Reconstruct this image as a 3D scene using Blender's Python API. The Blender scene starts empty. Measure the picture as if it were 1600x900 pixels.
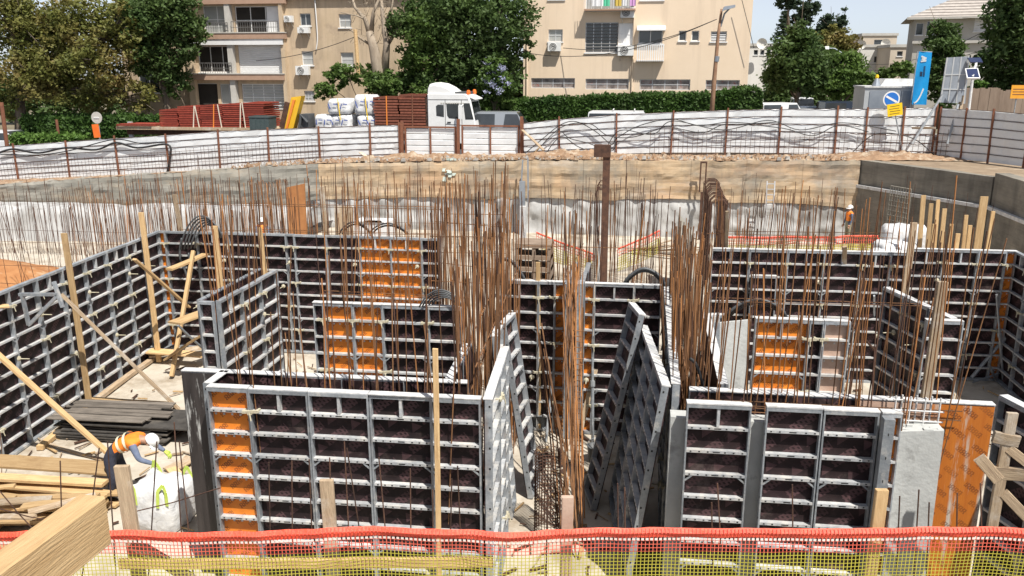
import bpy, math, random
from mathutils import Vector, Matrix, noise
R = math.radians
random.seed(7)
S = bpy.context.scene
COL = S.collection

# ------------------------------------------------------------------ camera, sky, sun, exposure
F, PITCH, YAW, EYE = 1300.0, R(14.66), R(8.46), 7.5      # focal length in pixels of a 1600 px wide picture
cam_d = bpy.data.cameras.new('camera')
cam_d.sensor_width = 36.0
cam_d.lens = 36.0 * F / 1600.0
cam_d.clip_start = 0.1
cam_d.clip_end = 3000
cam = bpy.data.objects.new('camera', cam_d)
cam.location = (0, 0, EYE)
cam.rotation_euler = (math.pi / 2 - PITCH, 0, YAW)
COL.objects.link(cam)
S.camera = cam

SUN_EL, SUN_AZ = R(60), R(41)        # sun stands behind the camera, to its right
sun_dir = Vector((math.cos(SUN_EL) * math.sin(SUN_AZ), -math.cos(SUN_EL) * math.cos(SUN_AZ), math.sin(SUN_EL)))
w = bpy.data.worlds.new('World')
S.world = w
w.use_nodes = True
wn = w.node_tree
sky = wn.nodes.new('ShaderNodeTexSky')
sky.sky_type = 'NISHITA'
sky.sun_disc = False
sky.sun_elevation = SUN_EL
sky.sun_rotation = math.pi - SUN_AZ
sky.air_density = 0.6
sky.dust_density = 0.6
sky.ozone_density = 4.0
bgn = wn.nodes['Background']
hsv = wn.nodes.new('ShaderNodeHueSaturation')      # milky summer haze: the whole sky a little less blue
hsv.inputs['Saturation'].default_value = 0.4
wn.links.new(sky.outputs[0], hsv.inputs['Color'])
wn.links.new(hsv.outputs[0], bgn.inputs[0])
bgn.inputs[1].default_value = 0.112
sd = bpy.data.lights.new('sun', 'SUN')
sd.energy = 5.0
sd.angle = R(0.53)
sd.color = (1.0, 0.955, 0.88)
so = bpy.data.objects.new('sun', sd)
so.rotation_euler = (-sun_dir).to_track_quat('-Z', 'Y').to_euler()
so.location = (20, -30, 60)
COL.objects.link(so)
S.view_settings.view_transform = 'Standard'
S.view_settings.look = 'None'
S.view_settings.exposure = 0.42
S.view_settings.gamma = 1.0
S.cycles.max_bounces = 6
S.cycles.diffuse_bounces = 3
S.cycles.transparent_max_bounces = 8

# ------------------------------------------------------------------ picture ray -> point in the place
_fh = (-math.sin(YAW), math.cos(YAW)); _rt = (math.cos(YAW), math.sin(YAW))
_cp, _sp = math.cos(PITCH), math.sin(PITCH)
def ray(x, y):
    u = (x - 800) / F; v = (450 - y) / F; a = _cp + v * _sp
    return Vector((_fh[0] * a + _rt[0] * u, _fh[1] * a + _rt[1] * u, -_sp + v * _cp))
def PZ(x, y, z):
    d = ray(x, y); return Vector((0, 0, EYE)) + d * ((z - EYE) / d.z)
def PY(x, y, Y):
    d = ray(x, y); return Vector((0, 0, EYE)) + d * (Y / d.y)
def PD(x, y, D):
    return Vector((0, 0, EYE)) + ray(x, y) * D

# ------------------------------------------------------------------ mesh helpers
class MB:
    def __init__(s): s.v = []; s.f = []; s.m = []
    def poly(s, pts, m=0):
        n = len(s.v); s.v += [tuple(p) for p in pts]; s.f.append(tuple(range(n, n + len(pts)))); s.m.append(m)
    def box(s, x0, x1, y0, y1, z0, z1, m=0):
        n = len(s.v)
        s.v += [(x0,y0,z0),(x1,y0,z0),(x1,y1,z0),(x0,y1,z0),(x0,y0,z1),(x1,y0,z1),(x1,y1,z1),(x0,y1,z1)]
        for f in ((0,3,2,1),(4,5,6,7),(0,1,5,4),(1,2,6,5),(2,3,7,6),(3,0,4,7)):
            s.f.append(tuple(n + i for i in f)); s.m.append(m)
        return s
    def hexa(s, b, t, m=0):          # bottom ring, top ring of 4 points
        n = len(s.v); s.v += [tuple(p) for p in b] + [tuple(p) for p in t]
        for f in ((0,3,2,1),(4,5,6,7),(0,1,5,4),(1,2,6,5),(2,3,7,6),(3,0,4,7)):
            s.f.append(tuple(n + i for i in f)); s.m.append(m)
        return s
    def bar(s, p, q, wd, ht, m=0, up=(0,0,1)):     # board from p to q, wd sideways, ht along up
        p = Vector(p); q = Vector(q); d = (q - p).normalized(); u = Vector(up)
        sd_ = d.cross(u)
        if sd_.length < 1e-4: sd_ = d.cross(Vector((0, 1, 0)))
        sd_.normalize(); u = sd_.cross(d).normalized()
        a, b = sd_ * wd / 2, u * ht / 2
        s.hexa([p - a - b, p + a - b, p + a + b, p - a + b], [q - a - b, q + a - b, q + a + b, q - a + b], m)
        return s
    def tube(s, pts, r, n=6, m=0, cap=True):
        pts = [Vector(p) for p in pts]; rs = r if isinstance(r, (list, tuple)) else [r] * len(pts)
        rings = []; u = None
        for i, p in enumerate(pts):
            d = (pts[min(i + 1, len(pts) - 1)] - pts[max(i - 1, 0)]).normalized()
            if u is None:
                u = d.cross(Vector((0, 0, 1)))
                if u.length < 0.05: u = d.cross(Vector((0, 1, 0)))
            u = (u - d * u.dot(d)).normalized(); v = d.cross(u)
            k = len(s.v)
            for j in range(n):
                a = 2 * math.pi * j / n
                s.v.append(tuple(p + (u * math.cos(a) + v * math.sin(a)) * rs[i]))
            rings.append(k)
        for a, b in zip(rings, rings[1:]):
            for j in range(n):
                s.f.append((a + j, a + (j + 1) % n, b + (j + 1) % n, b + j)); s.m.append(m)
        if cap:
            s.f.append(tuple(rings[0] + j for j in range(n))[::-1]); s.m.append(m)
            s.f.append(tuple(rings[-1] + j for j in range(n))); s.m.append(m)
        return s
    def prism(s, poly, y0, y1, m=0):   # poly in x,z extruded along y
        n = len(s.v); k = len(poly)
        s.v += [(x, y0, z) for x, z in poly] + [(x, y1, z) for x, z in poly]
        s.f.append(tuple(range(n, n + k))); s.m.append(m)
        s.f.append(tuple(range(n + k, n + 2 * k))[::-1]); s.m.append(m)
        for i in range(k):
            j = (i + 1) % k
            s.f.append((n + j, n + i, n + k + i, n + k + j)); s.m.append(m)
        return s
    def lathe(s, prof, n=12, c=(0, 0), m=0):
        k = len(s.v)
        for r, z in prof:
            for j in range(n):
                a = 2 * math.pi * j / n
                s.v.append((c[0] + r * math.cos(a), c[1] + r * math.sin(a), z))
        for i in range(len(prof) - 1):
            for j in range(n):
                s.f.append((k + i*n + j, k + i*n + (j+1) % n, k + (i+1)*n + (j+1) % n, k + (i+1)*n + j)); s.m.append(m)
        s.f.append(tuple(k + j for j in range(n))[::-1]); s.m.append(m)
        s.f.append(tuple(k + (len(prof)-1)*n + j for j in range(n))); s.m.append(m)
        return s
    def mesh(s, name, mats, smooth=False):
        me = bpy.data.meshes.new(name)
        me.from_pydata(s.v, [], s.f)
        for m in (mats if isinstance(mats, (list, tuple)) else [mats]): me.materials.append(m)
        if len(me.materials) > 1: me.polygons.foreach_set('material_index', s.m)
        if smooth: me.polygons.foreach_set('use_smooth', [True] * len(me.polygons))
        me.update()
        return me
    def build(s, name, mats, parent=None, loc=None, rot=None, smooth=False):
        return obj(name, s.mesh(name, mats, smooth), parent, loc, rot)

def obj(name, me, parent=None, loc=None, rot=None, scale=None):
    o = bpy.data.objects.new(name, me); COL.objects.link(o)
    if parent is not None: o.parent = parent
    if loc is not None: o.location = loc
    if rot is not None: o.rotation_euler = rot if hasattr(rot, '__len__') else (0, 0, rot)
    if scale is not None: o.scale = scale
    return o
def tag(o, label, cat, group=None):
    o['label'] = label; o['category'] = cat; o['kind'] = 'thing'
    if group: o['group'] = group
    return o
def thing(name, label, cat, loc=(0, 0, 0), rot=0, group=None):
    return tag(obj(name, None, None, loc, rot), label, cat, group)
def struct(o):
    o['kind'] = 'structure'; return o
def stuff(o, label=None, cat=None):
    if label: tag(o, label, cat)
    o['kind'] = 'stuff'
    return o
def rnd(a, b): return random.uniform(a, b)
ORD = 'first second third fourth fifth sixth seventh eighth ninth tenth eleventh twelfth thirteenth fourteenth fifteenth sixteenth seventeenth eighteenth nineteenth twentieth'.split()
ORD += ['twenty-' + q for q in ORD[:9]] + ['thirtieth'] + ['thirty-' + q for q in ORD[:9]]

# ------------------------------------------------------------------ procedural materials
def M(name, c1, c2=None, rough=0.7, scale=3.0, metal=0.0, bump=0.0, bscale=None, stretch=None, c3=None, s3=0.6, t3=(0.55, 0.7), str3=False, spec=0.5, rand=0.0, world=True, detail=5):
    m = bpy.data.materials.new(name); m.use_nodes = True
    nt = m.node_tree; N = nt.nodes; L = nt.links; b = N['Principled BSDF']
    b.inputs['Roughness'].default_value = rough; b.inputs['Metallic'].default_value = metal
    b.inputs['Specular IOR Level'].default_value = spec
    if c2 is None: c2 = c1
    if world:
        src = N.new('ShaderNodeNewGeometry').outputs['Position']
    else:
        tc = N.new('ShaderNodeTexCoord'); oi = N.new('ShaderNodeObjectInfo')
        ad = N.new('ShaderNodeVectorMath'); ad.operation = 'ADD'
        sc_ = N.new('ShaderNodeVectorMath'); sc_.operation = 'SCALE'; sc_.inputs[0].default_value = (37, 53, 71)
        L.new(oi.outputs['Random'], sc_.inputs['Scale'])
        L.new(tc.outputs['Object'], ad.inputs[0]); L.new(sc_.outputs[0], ad.inputs[1]); src = ad.outputs[0]
    if stretch:
        mp = N.new('ShaderNodeMapping'); mp.inputs['Scale'].default_value = stretch
        L.new(src, mp.inputs['Vector']); src2 = mp.outputs[0]
    else: src2 = src
    n1 = N.new('ShaderNodeTexNoise'); n1.inputs['Scale'].default_value = scale; n1.inputs['Detail'].default_value = detail
    n1.inputs['Roughness'].default_value = 0.62
    L.new(src2, n1.inputs['Vector'])
    rp = N.new('ShaderNodeValToRGB'); rp.color_ramp.elements[0].position = 0.32; rp.color_ramp.elements[1].position = 0.68
    rp.color_ramp.elements[0].color = (*c1, 1); rp.color_ramp.elements[1].color = (*c2, 1)
    L.new(n1.outputs['Fac'], rp.inputs[0]); out = rp.outputs[0]
    if c3:
        n3 = N.new('ShaderNodeTexNoise'); n3.inputs['Scale'].default_value = s3; n3.inputs['Detail'].default_value = 6
        n3.inputs['Roughness'].default_value = 0.7
        L.new(src2 if str3 else src, n3.inputs['Vector'])
        r3 = N.new('ShaderNodeValToRGB'); r3.color_ramp.elements[0].position = t3[0]; r3.color_ramp.elements[1].position = t3[1]
        L.new(n3.outputs['Fac'], r3.inputs[0])
        mx = N.new('ShaderNodeMixRGB'); L.new(r3.outputs[0], mx.inputs[0]); L.new(out, mx.inputs[1]); mx.inputs[2].default_value = (*c3, 1)
        out = mx.outputs[0]
    if rand:
        oi2 = N.new('ShaderNodeObjectInfo'); mr = N.new('ShaderNodeMapRange')
        mr.inputs['To Min'].default_value = 1 - rand; mr.inputs['To Max'].default_value = 1 + rand
        L.new(oi2.outputs['Random'], mr.inputs['Value'])
        hs = N.new('ShaderNodeHueSaturation'); L.new(mr.outputs[0], hs.inputs['Value']); L.new(out, hs.inputs['Color']); out = hs.outputs[0]
    L.new(out, b.inputs['Base Color'])
    if bump:
        nb = N.new('ShaderNodeTexNoise'); nb.inputs['Scale'].default_value = bscale or scale * 4; nb.inputs['Detail'].default_value = 4
        L.new(src2, nb.inputs['Vector'])
        bp = N.new('ShaderNodeBump'); bp.inputs['Strength'].default_value = bump; bp.inputs['Distance'].default_value = 0.03
        L.new(nb.outputs['Fac'], bp.inputs['Height']); L.new(bp.outputs[0], b.inputs['Normal'])
    m['out'] = out.node.name
    return m
def node_col(m):     # colour socket feeding the base colour, to add marks on top
    return m.node_tree.nodes['Principled BSDF'].inputs['Base Color'].links[0].from_socket
def mth(nt, op, a, b=None, c=None):
    n = nt.nodes.new('ShaderNodeMath'); n.operation = op
    for i, x in enumerate((a, b, c)):
        if x is None: continue
        if isinstance(x, (int, float)): n.inputs[i].default_value = x
        else: nt.links.new(x, n.inputs[i])
    return n.outputs[0]
def stamp(m, col, ang=38, cw=0.62, ch=0.25, amount=0.5, mark=True):
    """slanted printed maker's stamps: rows of a triangle mark and a block of letter-like strokes, repeated over the sheet"""
    nt = m.node_tree; N = nt.nodes; L = nt.links
    tc = N.new('ShaderNodeTexCoord'); mp = N.new('ShaderNodeMapping')
    mp.inputs['Rotation'].default_value = (0, R(ang), 0)
    L.new(tc.outputs['Object'], mp.inputs[0])
    sx = N.new('ShaderNodeSeparateXYZ'); L.new(mp.outputs[0], sx.inputs[0])
    u0 = mth(nt, 'DIVIDE', sx.outputs[0], cw); v0 = mth(nt, 'DIVIDE', sx.outputs[2], ch)
    u0 = mth(nt, 'ADD', u0, mth(nt, 'MULTIPLY', mth(nt, 'FLOOR', v0), 0.37))
    u = mth(nt, 'FRACT', u0); v = mth(nt, 'FRACT', v0)
    vin = mth(nt, 'MULTIPLY', mth(nt, 'GREATER_THAN', v, 0.25), mth(nt, 'LESS_THAN', v, 0.75))
    # letters
    uin = mth(nt, 'MULTIPLY', mth(nt, 'GREATER_THAN', u, 0.34), mth(nt, 'LESS_THAN', u, 0.92))
    st = mth(nt, 'GREATER_THAN', mth(nt, 'SINE', mth(nt, 'MULTIPLY', u, 70)), -0.1)
    st2 = mth(nt, 'GREATER_THAN', mth(nt, 'SINE', mth(nt, 'ADD', mth(nt, 'MULTIPLY', v, 26), mth(nt, 'MULTIPLY', u, 35))), 0.35)
    let = mth(nt, 'MULTIPLY', mth(nt, 'MULTIPLY', uin, vin), mth(nt, 'MAXIMUM', st, st2))
    # triangle
    tu = mth(nt, 'ABSOLUTE', mth(nt, 'SUBTRACT', u, 0.16))
    tri = mth(nt, 'LESS_THAN', mth(nt, 'ADD', mth(nt, 'MULTIPLY', tu, 3.6), mth(nt, 'SUBTRACT', v, 0.2)), 0.55)
    tri = mth(nt, 'MULTIPLY', mth(nt, 'MULTIPLY', tri, vin), 1.0 if mark else 0.0)
    k = mth(nt, 'MULTIPLY', mth(nt, 'MAXIMUM', let, tri), amount)
    nz = N.new('ShaderNodeTexNoise'); nz.inputs['Scale'].default_value = 4
    L.new(tc.outputs['Object'], nz.inputs['Vector'])
    k = mth(nt, 'MULTIPLY', k, mth(nt, 'MULTIPLY', nz.outputs['Fac'], 1.5))
    mx = N.new('ShaderNodeMixRGB'); L.new(k, mx.inputs[0]); L.new(node_col(m), mx.inputs[1]); mx.inputs[2].default_value = (*col, 1)
    L.new(mx.outputs[0], N['Principled BSDF'].inputs['Base Color'])
def boards(m, pitch=0.28, dark=0.6, axis=2, width=0.06):
    """shutter-board joint lines cast into concrete"""
    nt = m.node_tree; N = nt.nodes; L = nt.links
    g = N.new('ShaderNodeNewGeometry'); sx = N.new('ShaderNodeSeparateXYZ'); L.new(g.outputs['Position'], sx.inputs[0])
    f = mth(nt, 'FRACT', mth(nt, 'DIVIDE', sx.outputs[axis], pitch))
    ln = mth(nt, 'LESS_THAN', f, width)
    hs = N.new('ShaderNodeMixRGB'); hs.blend_type = 'MULTIPLY'; hs.inputs[2].default_value = (dark, dark, dark, 1)
    L.new(ln, hs.inputs[0]); L.new(node_col(m), hs.inputs[1]); L.new(hs.outputs[0], N['Principled BSDF'].inputs['Base Color'])

def streaks(m, col, sx=2.2, sz=.22, lo=.52, hi=.72, amount=.7):
    """run-off stains and patches on a wall that has stood in the weather"""
    nt = m.node_tree; N = nt.nodes; L = nt.links
    g = N.new('ShaderNodeNewGeometry'); mp = N.new('ShaderNodeMapping'); mp.inputs['Scale'].default_value = (sx, sx, sz); L.new(g.outputs['Position'], mp.inputs[0])
    n = N.new('ShaderNodeTexNoise'); n.inputs['Scale'].default_value = 1.0; n.inputs['Detail'].default_value = 7; n.inputs['Roughness'].default_value = .68; L.new(mp.outputs[0], n.inputs['Vector'])
    mr = N.new('ShaderNodeMapRange'); mr.inputs['From Min'].default_value = lo; mr.inputs['From Max'].default_value = hi; mr.inputs['To Max'].default_value = amount; L.new(n.outputs['Fac'], mr.inputs['Value'])
    mx = N.new('ShaderNodeMixRGB'); L.new(mr.outputs[0], mx.inputs[0]); L.new(node_col(m), mx.inputs[1]); mx.inputs[2].default_value = (*col, 1)
    L.new(mx.outputs[0], N['Principled BSDF'].inputs['Base Color'])

mat = {}
mat['galv'] = M('galvanised_steel', (.25,.275,.30), (.41,.435,.46), .5, 9, .35, .15, 30, c3=(.58,.57,.54), s3=5, t3=(.54,.68), rand=.2)
streaks(mat['galv'], (.23,.13,.075), 3.0, .8, .56, .75, .55)
mat['rib'] = M('splashed_steel_rib', (.36,.38,.40), (.56,.57,.58), .55, 8, .2, .2, 30, c3=(.66,.64,.60), s3=5, t3=(.46,.64), rand=.16)
mat['rim'] = M('concrete_splashed_rim', (.44,.45,.46), (.70,.69,.67), .75, 5, .0, .3, 25, c3=(.38,.35,.30), s3=3, t3=(.58,.7))
streaks(mat['rib'], (.26,.19,.13), 3.0, 3.0, .58, .75, .5)
mat['hole'] = M('punched_hole', (.02,.02,.02), rough=.9)
mat['plyblack'] = M('black_film_plywood', (.012,.007,.0075), (.028,.016,.017), .55, 5, 0, .05, 30, c3=(.12,.09,.08), s3=2.0, t3=(.57,.85), spec=.25, rand=.35, world=False)
stamp(mat['plyblack'], (.17,.09,.095))
mat['plyorange'] = M('orange_film_plywood', (.66,.17,.012), (.80,.25,.02), .5, 4, 0, .08, 30, c3=(.50,.12,.015), s3=2, t3=(.58,.8), world=False)
stamp(mat['plyorange'], (.10,.025,.01), cw=.36, ch=.15, amount=.8, mark=False)
mat['plytan'] = M('worn_tan_plywood', (.42,.27,.20), (.56,.41,.32), .7, 4, 0, .1, 25, world=False)
mat['plyscrape'] = M('scraped_black_plywood', (.02,.016,.016), (.05,.042,.04), .5, 3, 0, .1, 20, c3=(.50,.50,.48), s3=1.6, t3=(.56,.64), stretch=(4, 4, .45), str3=True, world=False)
mat['plyscrapeor'] = M('scraped_orange_plywood', (.42,.12,.015), (.5,.16,.02), .55, 3, 0, .1, 20, c3=(.50,.47,.41), s3=1.0, t3=(.55,.64), stretch=(5, 5, .4), str3=True, world=False)
stamp(mat['plyscrapeor'], (.10,.025,.01), cw=.36, ch=.15, amount=.7, mark=False)
mat['plydusty'] = M('dusty_black_plywood', (.03,.027,.025), (.085,.078,.07), .75, 3, 0, .2, 12, c3=(.22,.19,.155), s3=1.4, t3=(.55,.8), world=False)
mat['rust'] = M('rusty_rebar', (.115,.055,.028), (.29,.14,.058), .85, 5, .1, .3, 60, rand=.4, world=False)
mat['rust2'] = M('orange_rust_rebar', (.24,.095,.035), (.46,.21,.07), .85, 4, .1, .3, 60, rand=.35, world=False)
mat['rustdark'] = M('dark_rusty_steel', (.06,.032,.024), (.13,.065,.04), .85, 6, .2, .2, 40, rand=.3, world=False)
mat['rustpost'] = M('red_rust_post', (.16,.06,.035), (.26,.11,.06), .85, 4, .1, .2, 30)
mat['wood'] = M('pale_pine', (.44,.28,.13), (.60,.42,.22), .75, 3, 0, .25, 14, stretch=(9, 9, .9), rand=.32, c3=(.33,.20,.095), s3=1.1, t3=(.55,.75), world=False)
mat['woodold'] = M('weathered_timber', (.28,.20,.13), (.46,.35,.23), .85, 3, 0, .35, 14, stretch=(9, 9, .9), rand=.25, c3=(.52,.47,.40), s3=1.6, t3=(.5,.7), world=False)
mat['woodx'] = M('pale_pine_lengthwise', (.40,.25,.115), (.62,.44,.23), .75, 3, 0, .35, 14, stretch=(.7, 10, 10), rand=.25, c3=(.30,.19,.10), s3=1.0, t3=(.56,.75), world=False)
mat['slab'] = M('pale_pit_slab', (.42,.37,.30), (.56,.51,.43), .9, 1.3, 0, .4, 9, c3=(.30,.245,.18), s3=.8, t3=(.48,.66))
mat['soil'] = M('orange_soil', (.30,.12,.04), (.42,.20,.08), .95, 2, 0, .6, 7, c3=(.46,.33,.2), s3=1.5)
mat['bank'] = M('stony_brown_soil', (.21,.125,.072), (.36,.235,.145), .95, 3.5, 0, 1.0, 9, c3=(.42,.34,.25), s3=2, t3=(.5,.62))
mat['capbeam'] = M('board_marked_concrete', (.42,.295,.175), (.55,.42,.275), .9, 1.5, 0, .25, 12, c3=(.27,.245,.20), s3=.45, t3=(.44,.66), stretch=(.5,.5,2.2))
boards(mat['capbeam'], .31, .8); boards(mat['capbeam'], 2.45, .72, 0, .02); streaks(mat['capbeam'], (.47,.29,.17), .16, .5, .5, .66, .7); streaks(mat['capbeam'], (.19,.165,.135), 1.0, .3, .46, .7, .8); streaks(mat['capbeam'], (.52,.47,.40), .25, .9, .55, .72, .7)
mat['capgrey'] = M('grey_board_concrete', (.22,.21,.18), (.34,.32,.275), .9, 1.3, 0, .25, 12, c3=(.42,.38,.31), s3=.4, t3=(.52,.72), stretch=(.5,.5,2.2))
boards(mat['capgrey'], .31, .85); streaks(mat['capgrey'], (.12,.11,.10), 1.3, .2, .5, .75, .7); streaks(mat['capgrey'], (.40,.31,.21), .2, .8, .52, .7, .7)
mat['wooddark'] = M('dark_weathered_board', (.09,.078,.066), (.22,.19,.16), .85, 3, 0, .35, 14, stretch=(9, 9, .9), rand=.3, c3=(.22,.195,.165), s3=1.6, t3=(.55,.75), world=False)
mat['capdark'] = M('shade_darkened_concrete', (.16,.145,.12), (.26,.24,.20), .92, 1.3, 0, .6, 7, c3=(.35,.31,.25), s3=.5, t3=(.55,.75), stretch=(.6,.6,2))  # capgrey made darker: shade of the right-hand walls put into the colour
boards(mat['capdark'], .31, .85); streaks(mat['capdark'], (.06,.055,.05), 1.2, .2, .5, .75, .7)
mat['shot'] = M('white_shotcrete', (.36,.36,.355), (.56,.56,.55), .95, 1.6, 0, .9, 5, c3=(.23,.22,.205), s3=.8, t3=(.5,.68), stretch=(1,1,.35), str3=True)
streaks(mat['shot'], (.17,.16,.15), 1.6, .3, .5, .72, .7)
mat['concrete'] = M('fresh_grey_concrete', (.40,.41,.40), (.52,.53,.51), .85, 2.2, 0, .25, 18, c3=(.28,.28,.27), s3=2.4, t3=(.58,.7))
mat['sheet'] = M('white_fence_sheet', (.68,.71,.73), (.80,.82,.83), .45, .9, .1, .12, 3, c3=(.58,.58,.57), s3=.8, t3=(.6,.78))
streaks(mat['sheet'], (.42,.40,.37), 1.5, .5, .58, .8, .4)
mat['asphalt'] = M('asphalt', (.045,.045,.047), (.065,.065,.066), .9, 2, 0, .2, 40)
mat['pave'] = M('pavement', (.30,.28,.26), (.38,.36,.33), .9, 2, 0, .1, 20)
mat['earth'] = M('far_ground', (.14,.12,.08), (.2,.17,.11), .95, .3)
mat['black'] = M('black_rubber', (.012,.012,.013), (.022,.022,.024), .55, 8)
mat['greyhose'] = M('grey_conduit', (.06,.065,.07), (.10,.105,.11), .5, 8)
mat['clamp'] = M('cement_crusted_clamp', (.40,.36,.25), (.56,.52,.40), .8, 12, 0, .3, 40)
mat['beige'] = M('beige_render', (.73,.58,.42), (.78,.63,.47), .9, .5, 0, .15, 20, c3=(.66,.52,.37), s3=.25, t3=(.55,.8))
streaks(mat['beige'], (.50,.385,.28), 1.2, .08, .5, .75, .55)
mat['beige2'] = M('sandy_render', (.50,.385,.255), (.58,.455,.315), .9, .7, 0, .15, 20, c3=(.33,.25,.18), s3=.5, t3=(.55,.75))
streaks(mat['beige2'], (.28,.215,.155), 1.3, .1, .46, .72, .7)
mat['greytrim'] = M('grey_concrete_trim', (.42,.40,.36), (.52,.50,.46), .9, 1.5, 0, .1, 20)
mat['pinktrim'] = M('brown_balcony_edge', (.36,.23,.16), (.42,.28,.2), .9, 2)
mat['white'] = M('white_paint', (.70,.70,.69), (.78,.78,.77), .5, 2)
mat['cloth'] = M('white_woven_bag', (.56,.57,.59), (.74,.74,.73), .85, 5, 0, .6, 9, c3=(.48,.45,.40), s3=2, t3=(.58,.75))
mat['blueprint'] = M('blue_print', (.04,.08,.3), (.06,.11,.4), .7, 5)
mat['glass'] = M('dark_window_glass', (.02,.024,.026), (.05,.055,.06), .08, .6, 0, spec=.8)
mat['glasslt'] = M('curtained_window_glass', (.30,.31,.30), (.42,.42,.40), .15, 1.0, 0, spec=.6)
mat['alu'] = M('aluminium_frame', (.52,.53,.54), (.6,.6,.6), .4, 3, .3)
mat['darkin'] = M('dark_interior', (.012,.010,.009), (.03,.025,.02), .9, 1)
mat['acwhite'] = M('white_casing', (.68,.68,.66), (.74,.74,.72), .5, 3)
mat['acgrey'] = M('fan_grille', (.10,.10,.10), (.16,.15,.14), .6, 20)
mat['redstack'] = M('red_painted_steel', (.22,.035,.022), (.33,.06,.035), .6, 6, .1, rand=.25, world=False)
mat['brownstack'] = M('brown_painted_steel', (.16,.05,.028), (.26,.085,.05), .65, 6, .1, rand=.25, world=False)
mat['yellow'] = M('yellow_paint', (.75,.42,.02), (.80,.50,.03), .4, 2)
mat['strapor'] = M('orange_strap', (.8,.25,.04), rough=.6)
mat['strapwh'] = M('pale_strap', (.7,.62,.5), rough=.6)
mat['green_ct'] = M('dark_green_box', (.05,.075,.075), (.07,.09,.09), .5, 3)
mat['orangesign'] = M('orange_sign', (.85,.16,.02), (.9,.2,.03), .5, 3)
mat['blue'] = M('bright_blue_cloth', (.0,.26,.62), (.01,.33,.72), .6, 1.5, 0, .2, 5)
mat['signblue'] = M('sign_blue', (.02,.16,.55), rough=.4)
mat['signyellow'] = M('sign_yellow', (.85,.56,.01), rough=.4)
mat['vest'] = M('orange_vest', (.85,.20,.02), (.95,.28,.03), .7, 6, 0, .5, 12)
mat['reflect'] = M('reflective_band', (.62,.60,.45), (.7,.68,.5), .35, 6)
mat['navy'] = M('navy_trousers', (.02,.025,.045), (.04,.045,.07), .85, 8, 0, .5, 14)
mat['bluegrey'] = M('blue_grey_sleeve', (.10,.13,.20), (.15,.18,.26), .85, 8, 0, .5, 14)
mat['olive'] = M('olive_trousers', (.20,.19,.13), (.28,.26,.19), .85, 8)
mat['skin'] = M('skin', (.40,.22,.14), (.45,.26,.17), .55, 8)
mat['hiviz'] = M('yellow_green_glove', (.44,.58,.07), (.55,.66,.14), .75, 8)
mat['netred'] = M('red_net_plastic', (.70,.10,.06), (.78,.16,.10), .6, 3)
mat['nethem'] = M('red_net_hem', (.78,.075,.035), (.84,.12,.06), .55, 9, 0, .4, 40, c3=(.82,.20,.12), s3=1.2, t3=(.56,.75))
mat['netpale'] = M('pale_red_net_strand', (.70,.05,.03), (.80,.10,.06), .6, 3)
mat['netpink'] = M('net_strip_white', (.80,.62,.56), (.85,.72,.66), .6, 3)
mat['netyel'] = M('yellow_net_plastic', (.40,.36,.035), (.52,.46,.06), .6, 3)
mat['carw'] = M('white_car_paint', (.70,.71,.72), rough=.25, spec=.7)
mat['carg'] = M('silver_car_paint', (.38,.40,.42), rough=.25, metal=.4)
mat['card'] = M('dark_blue_car_paint', (.03,.04,.06), rough=.2, spec=.7)
mat['tyre'] = M('tyre', (.015,.015,.016), rough=.8)
mat['greysteel'] = M('grey_steel_plate', (.22,.25,.29), (.30,.33,.37), .5, 1.5, .3)
mat['greycab'] = M('pale_grey_cabin', (.40,.42,.43), (.5,.51,.52), .55, 1.0, .2)
mat['solar'] = M('solar_cells', (.02,.03,.08), (.03,.04,.1), .2, 6, spec=.7)
mat['housegrey'] = M('grey_house_render', (.40,.38,.34), (.48,.46,.42), .9, .6)
mat['roofgrey'] = M('grey_brown_roof_tiles', (.36,.32,.29), (.46,.42,.38), .85, 2.5, 0, .3, 12)
mat['farwhite'] = M('far_white_render', (.62,.60,.55), (.72,.70,.66), .9, .4)
mat['fartan'] = M('far_tan_render', (.50,.42,.33), (.58,.50,.40), .9, .4)
mat['brownwood'] = M('brown_fence_board', (.20,.145,.105), (.29,.22,.165), .85, 3, 0, .2, 12, stretch=(1, 1, .2))
mat['bark'] = M('bark', (.10,.075,.055), (.19,.15,.11), .95, 5, 0, .8, 14, stretch=(1, 1, .25))
mat['barkpale'] = M('pale_bark', (.24,.19,.14), (.36,.30,.23), .95, 5, 0, .8, 14, stretch=(1, 1, .25))
mat['linen'] = M('mixed_laundry', (.6,.6,.62), rough=.9)
def leafmat(name, a, b, c=None):
    m = M(name, a, b, .6, .9, 0, c3=c, s3=.35, t3=(.5, .68), spec=.3)
    nt = m.node_tree; N = nt.nodes; L = nt.links
    tr = N.new('ShaderNodeBsdfTranslucent'); mx = N.new('ShaderNodeMixShader'); mx.inputs[0].default_value = .35
    L.new(node_col(m), tr.inputs[0]); L.new(N['Principled BSDF'].outputs[0], mx.inputs[1]); L.new(tr.outputs[0], mx.inputs[2])
    L.new(mx.outputs[0], N['Material Output'].inputs[0])
    return m
mat['leaf_olive'] = leafmat('olive_brown_leaves', (.11,.135,.03), (.22,.21,.06), (.28,.20,.075))
mat['leaf_dark'] = leafmat('dark_green_leaves', (.048,.09,.026), (.11,.17,.048), (.065,.10,.03))
mat['leaf_mid'] = leafmat('mid_green_leaves', (.065,.12,.026), (.14,.22,.05), (.085,.13,.035))
mat['leaf_light'] = leafmat('fresh_green_leaves', (.08,.16,.03), (.14,.24,.05))
mat['leaf_pine'] = leafmat('grey_green_needles', (.035,.06,.035), (.07,.10,.055))
mat['leaf_hedge'] = leafmat('hedge_leaves', (.035,.08,.017), (.08,.15,.03), (.045,.08,.02))
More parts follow.
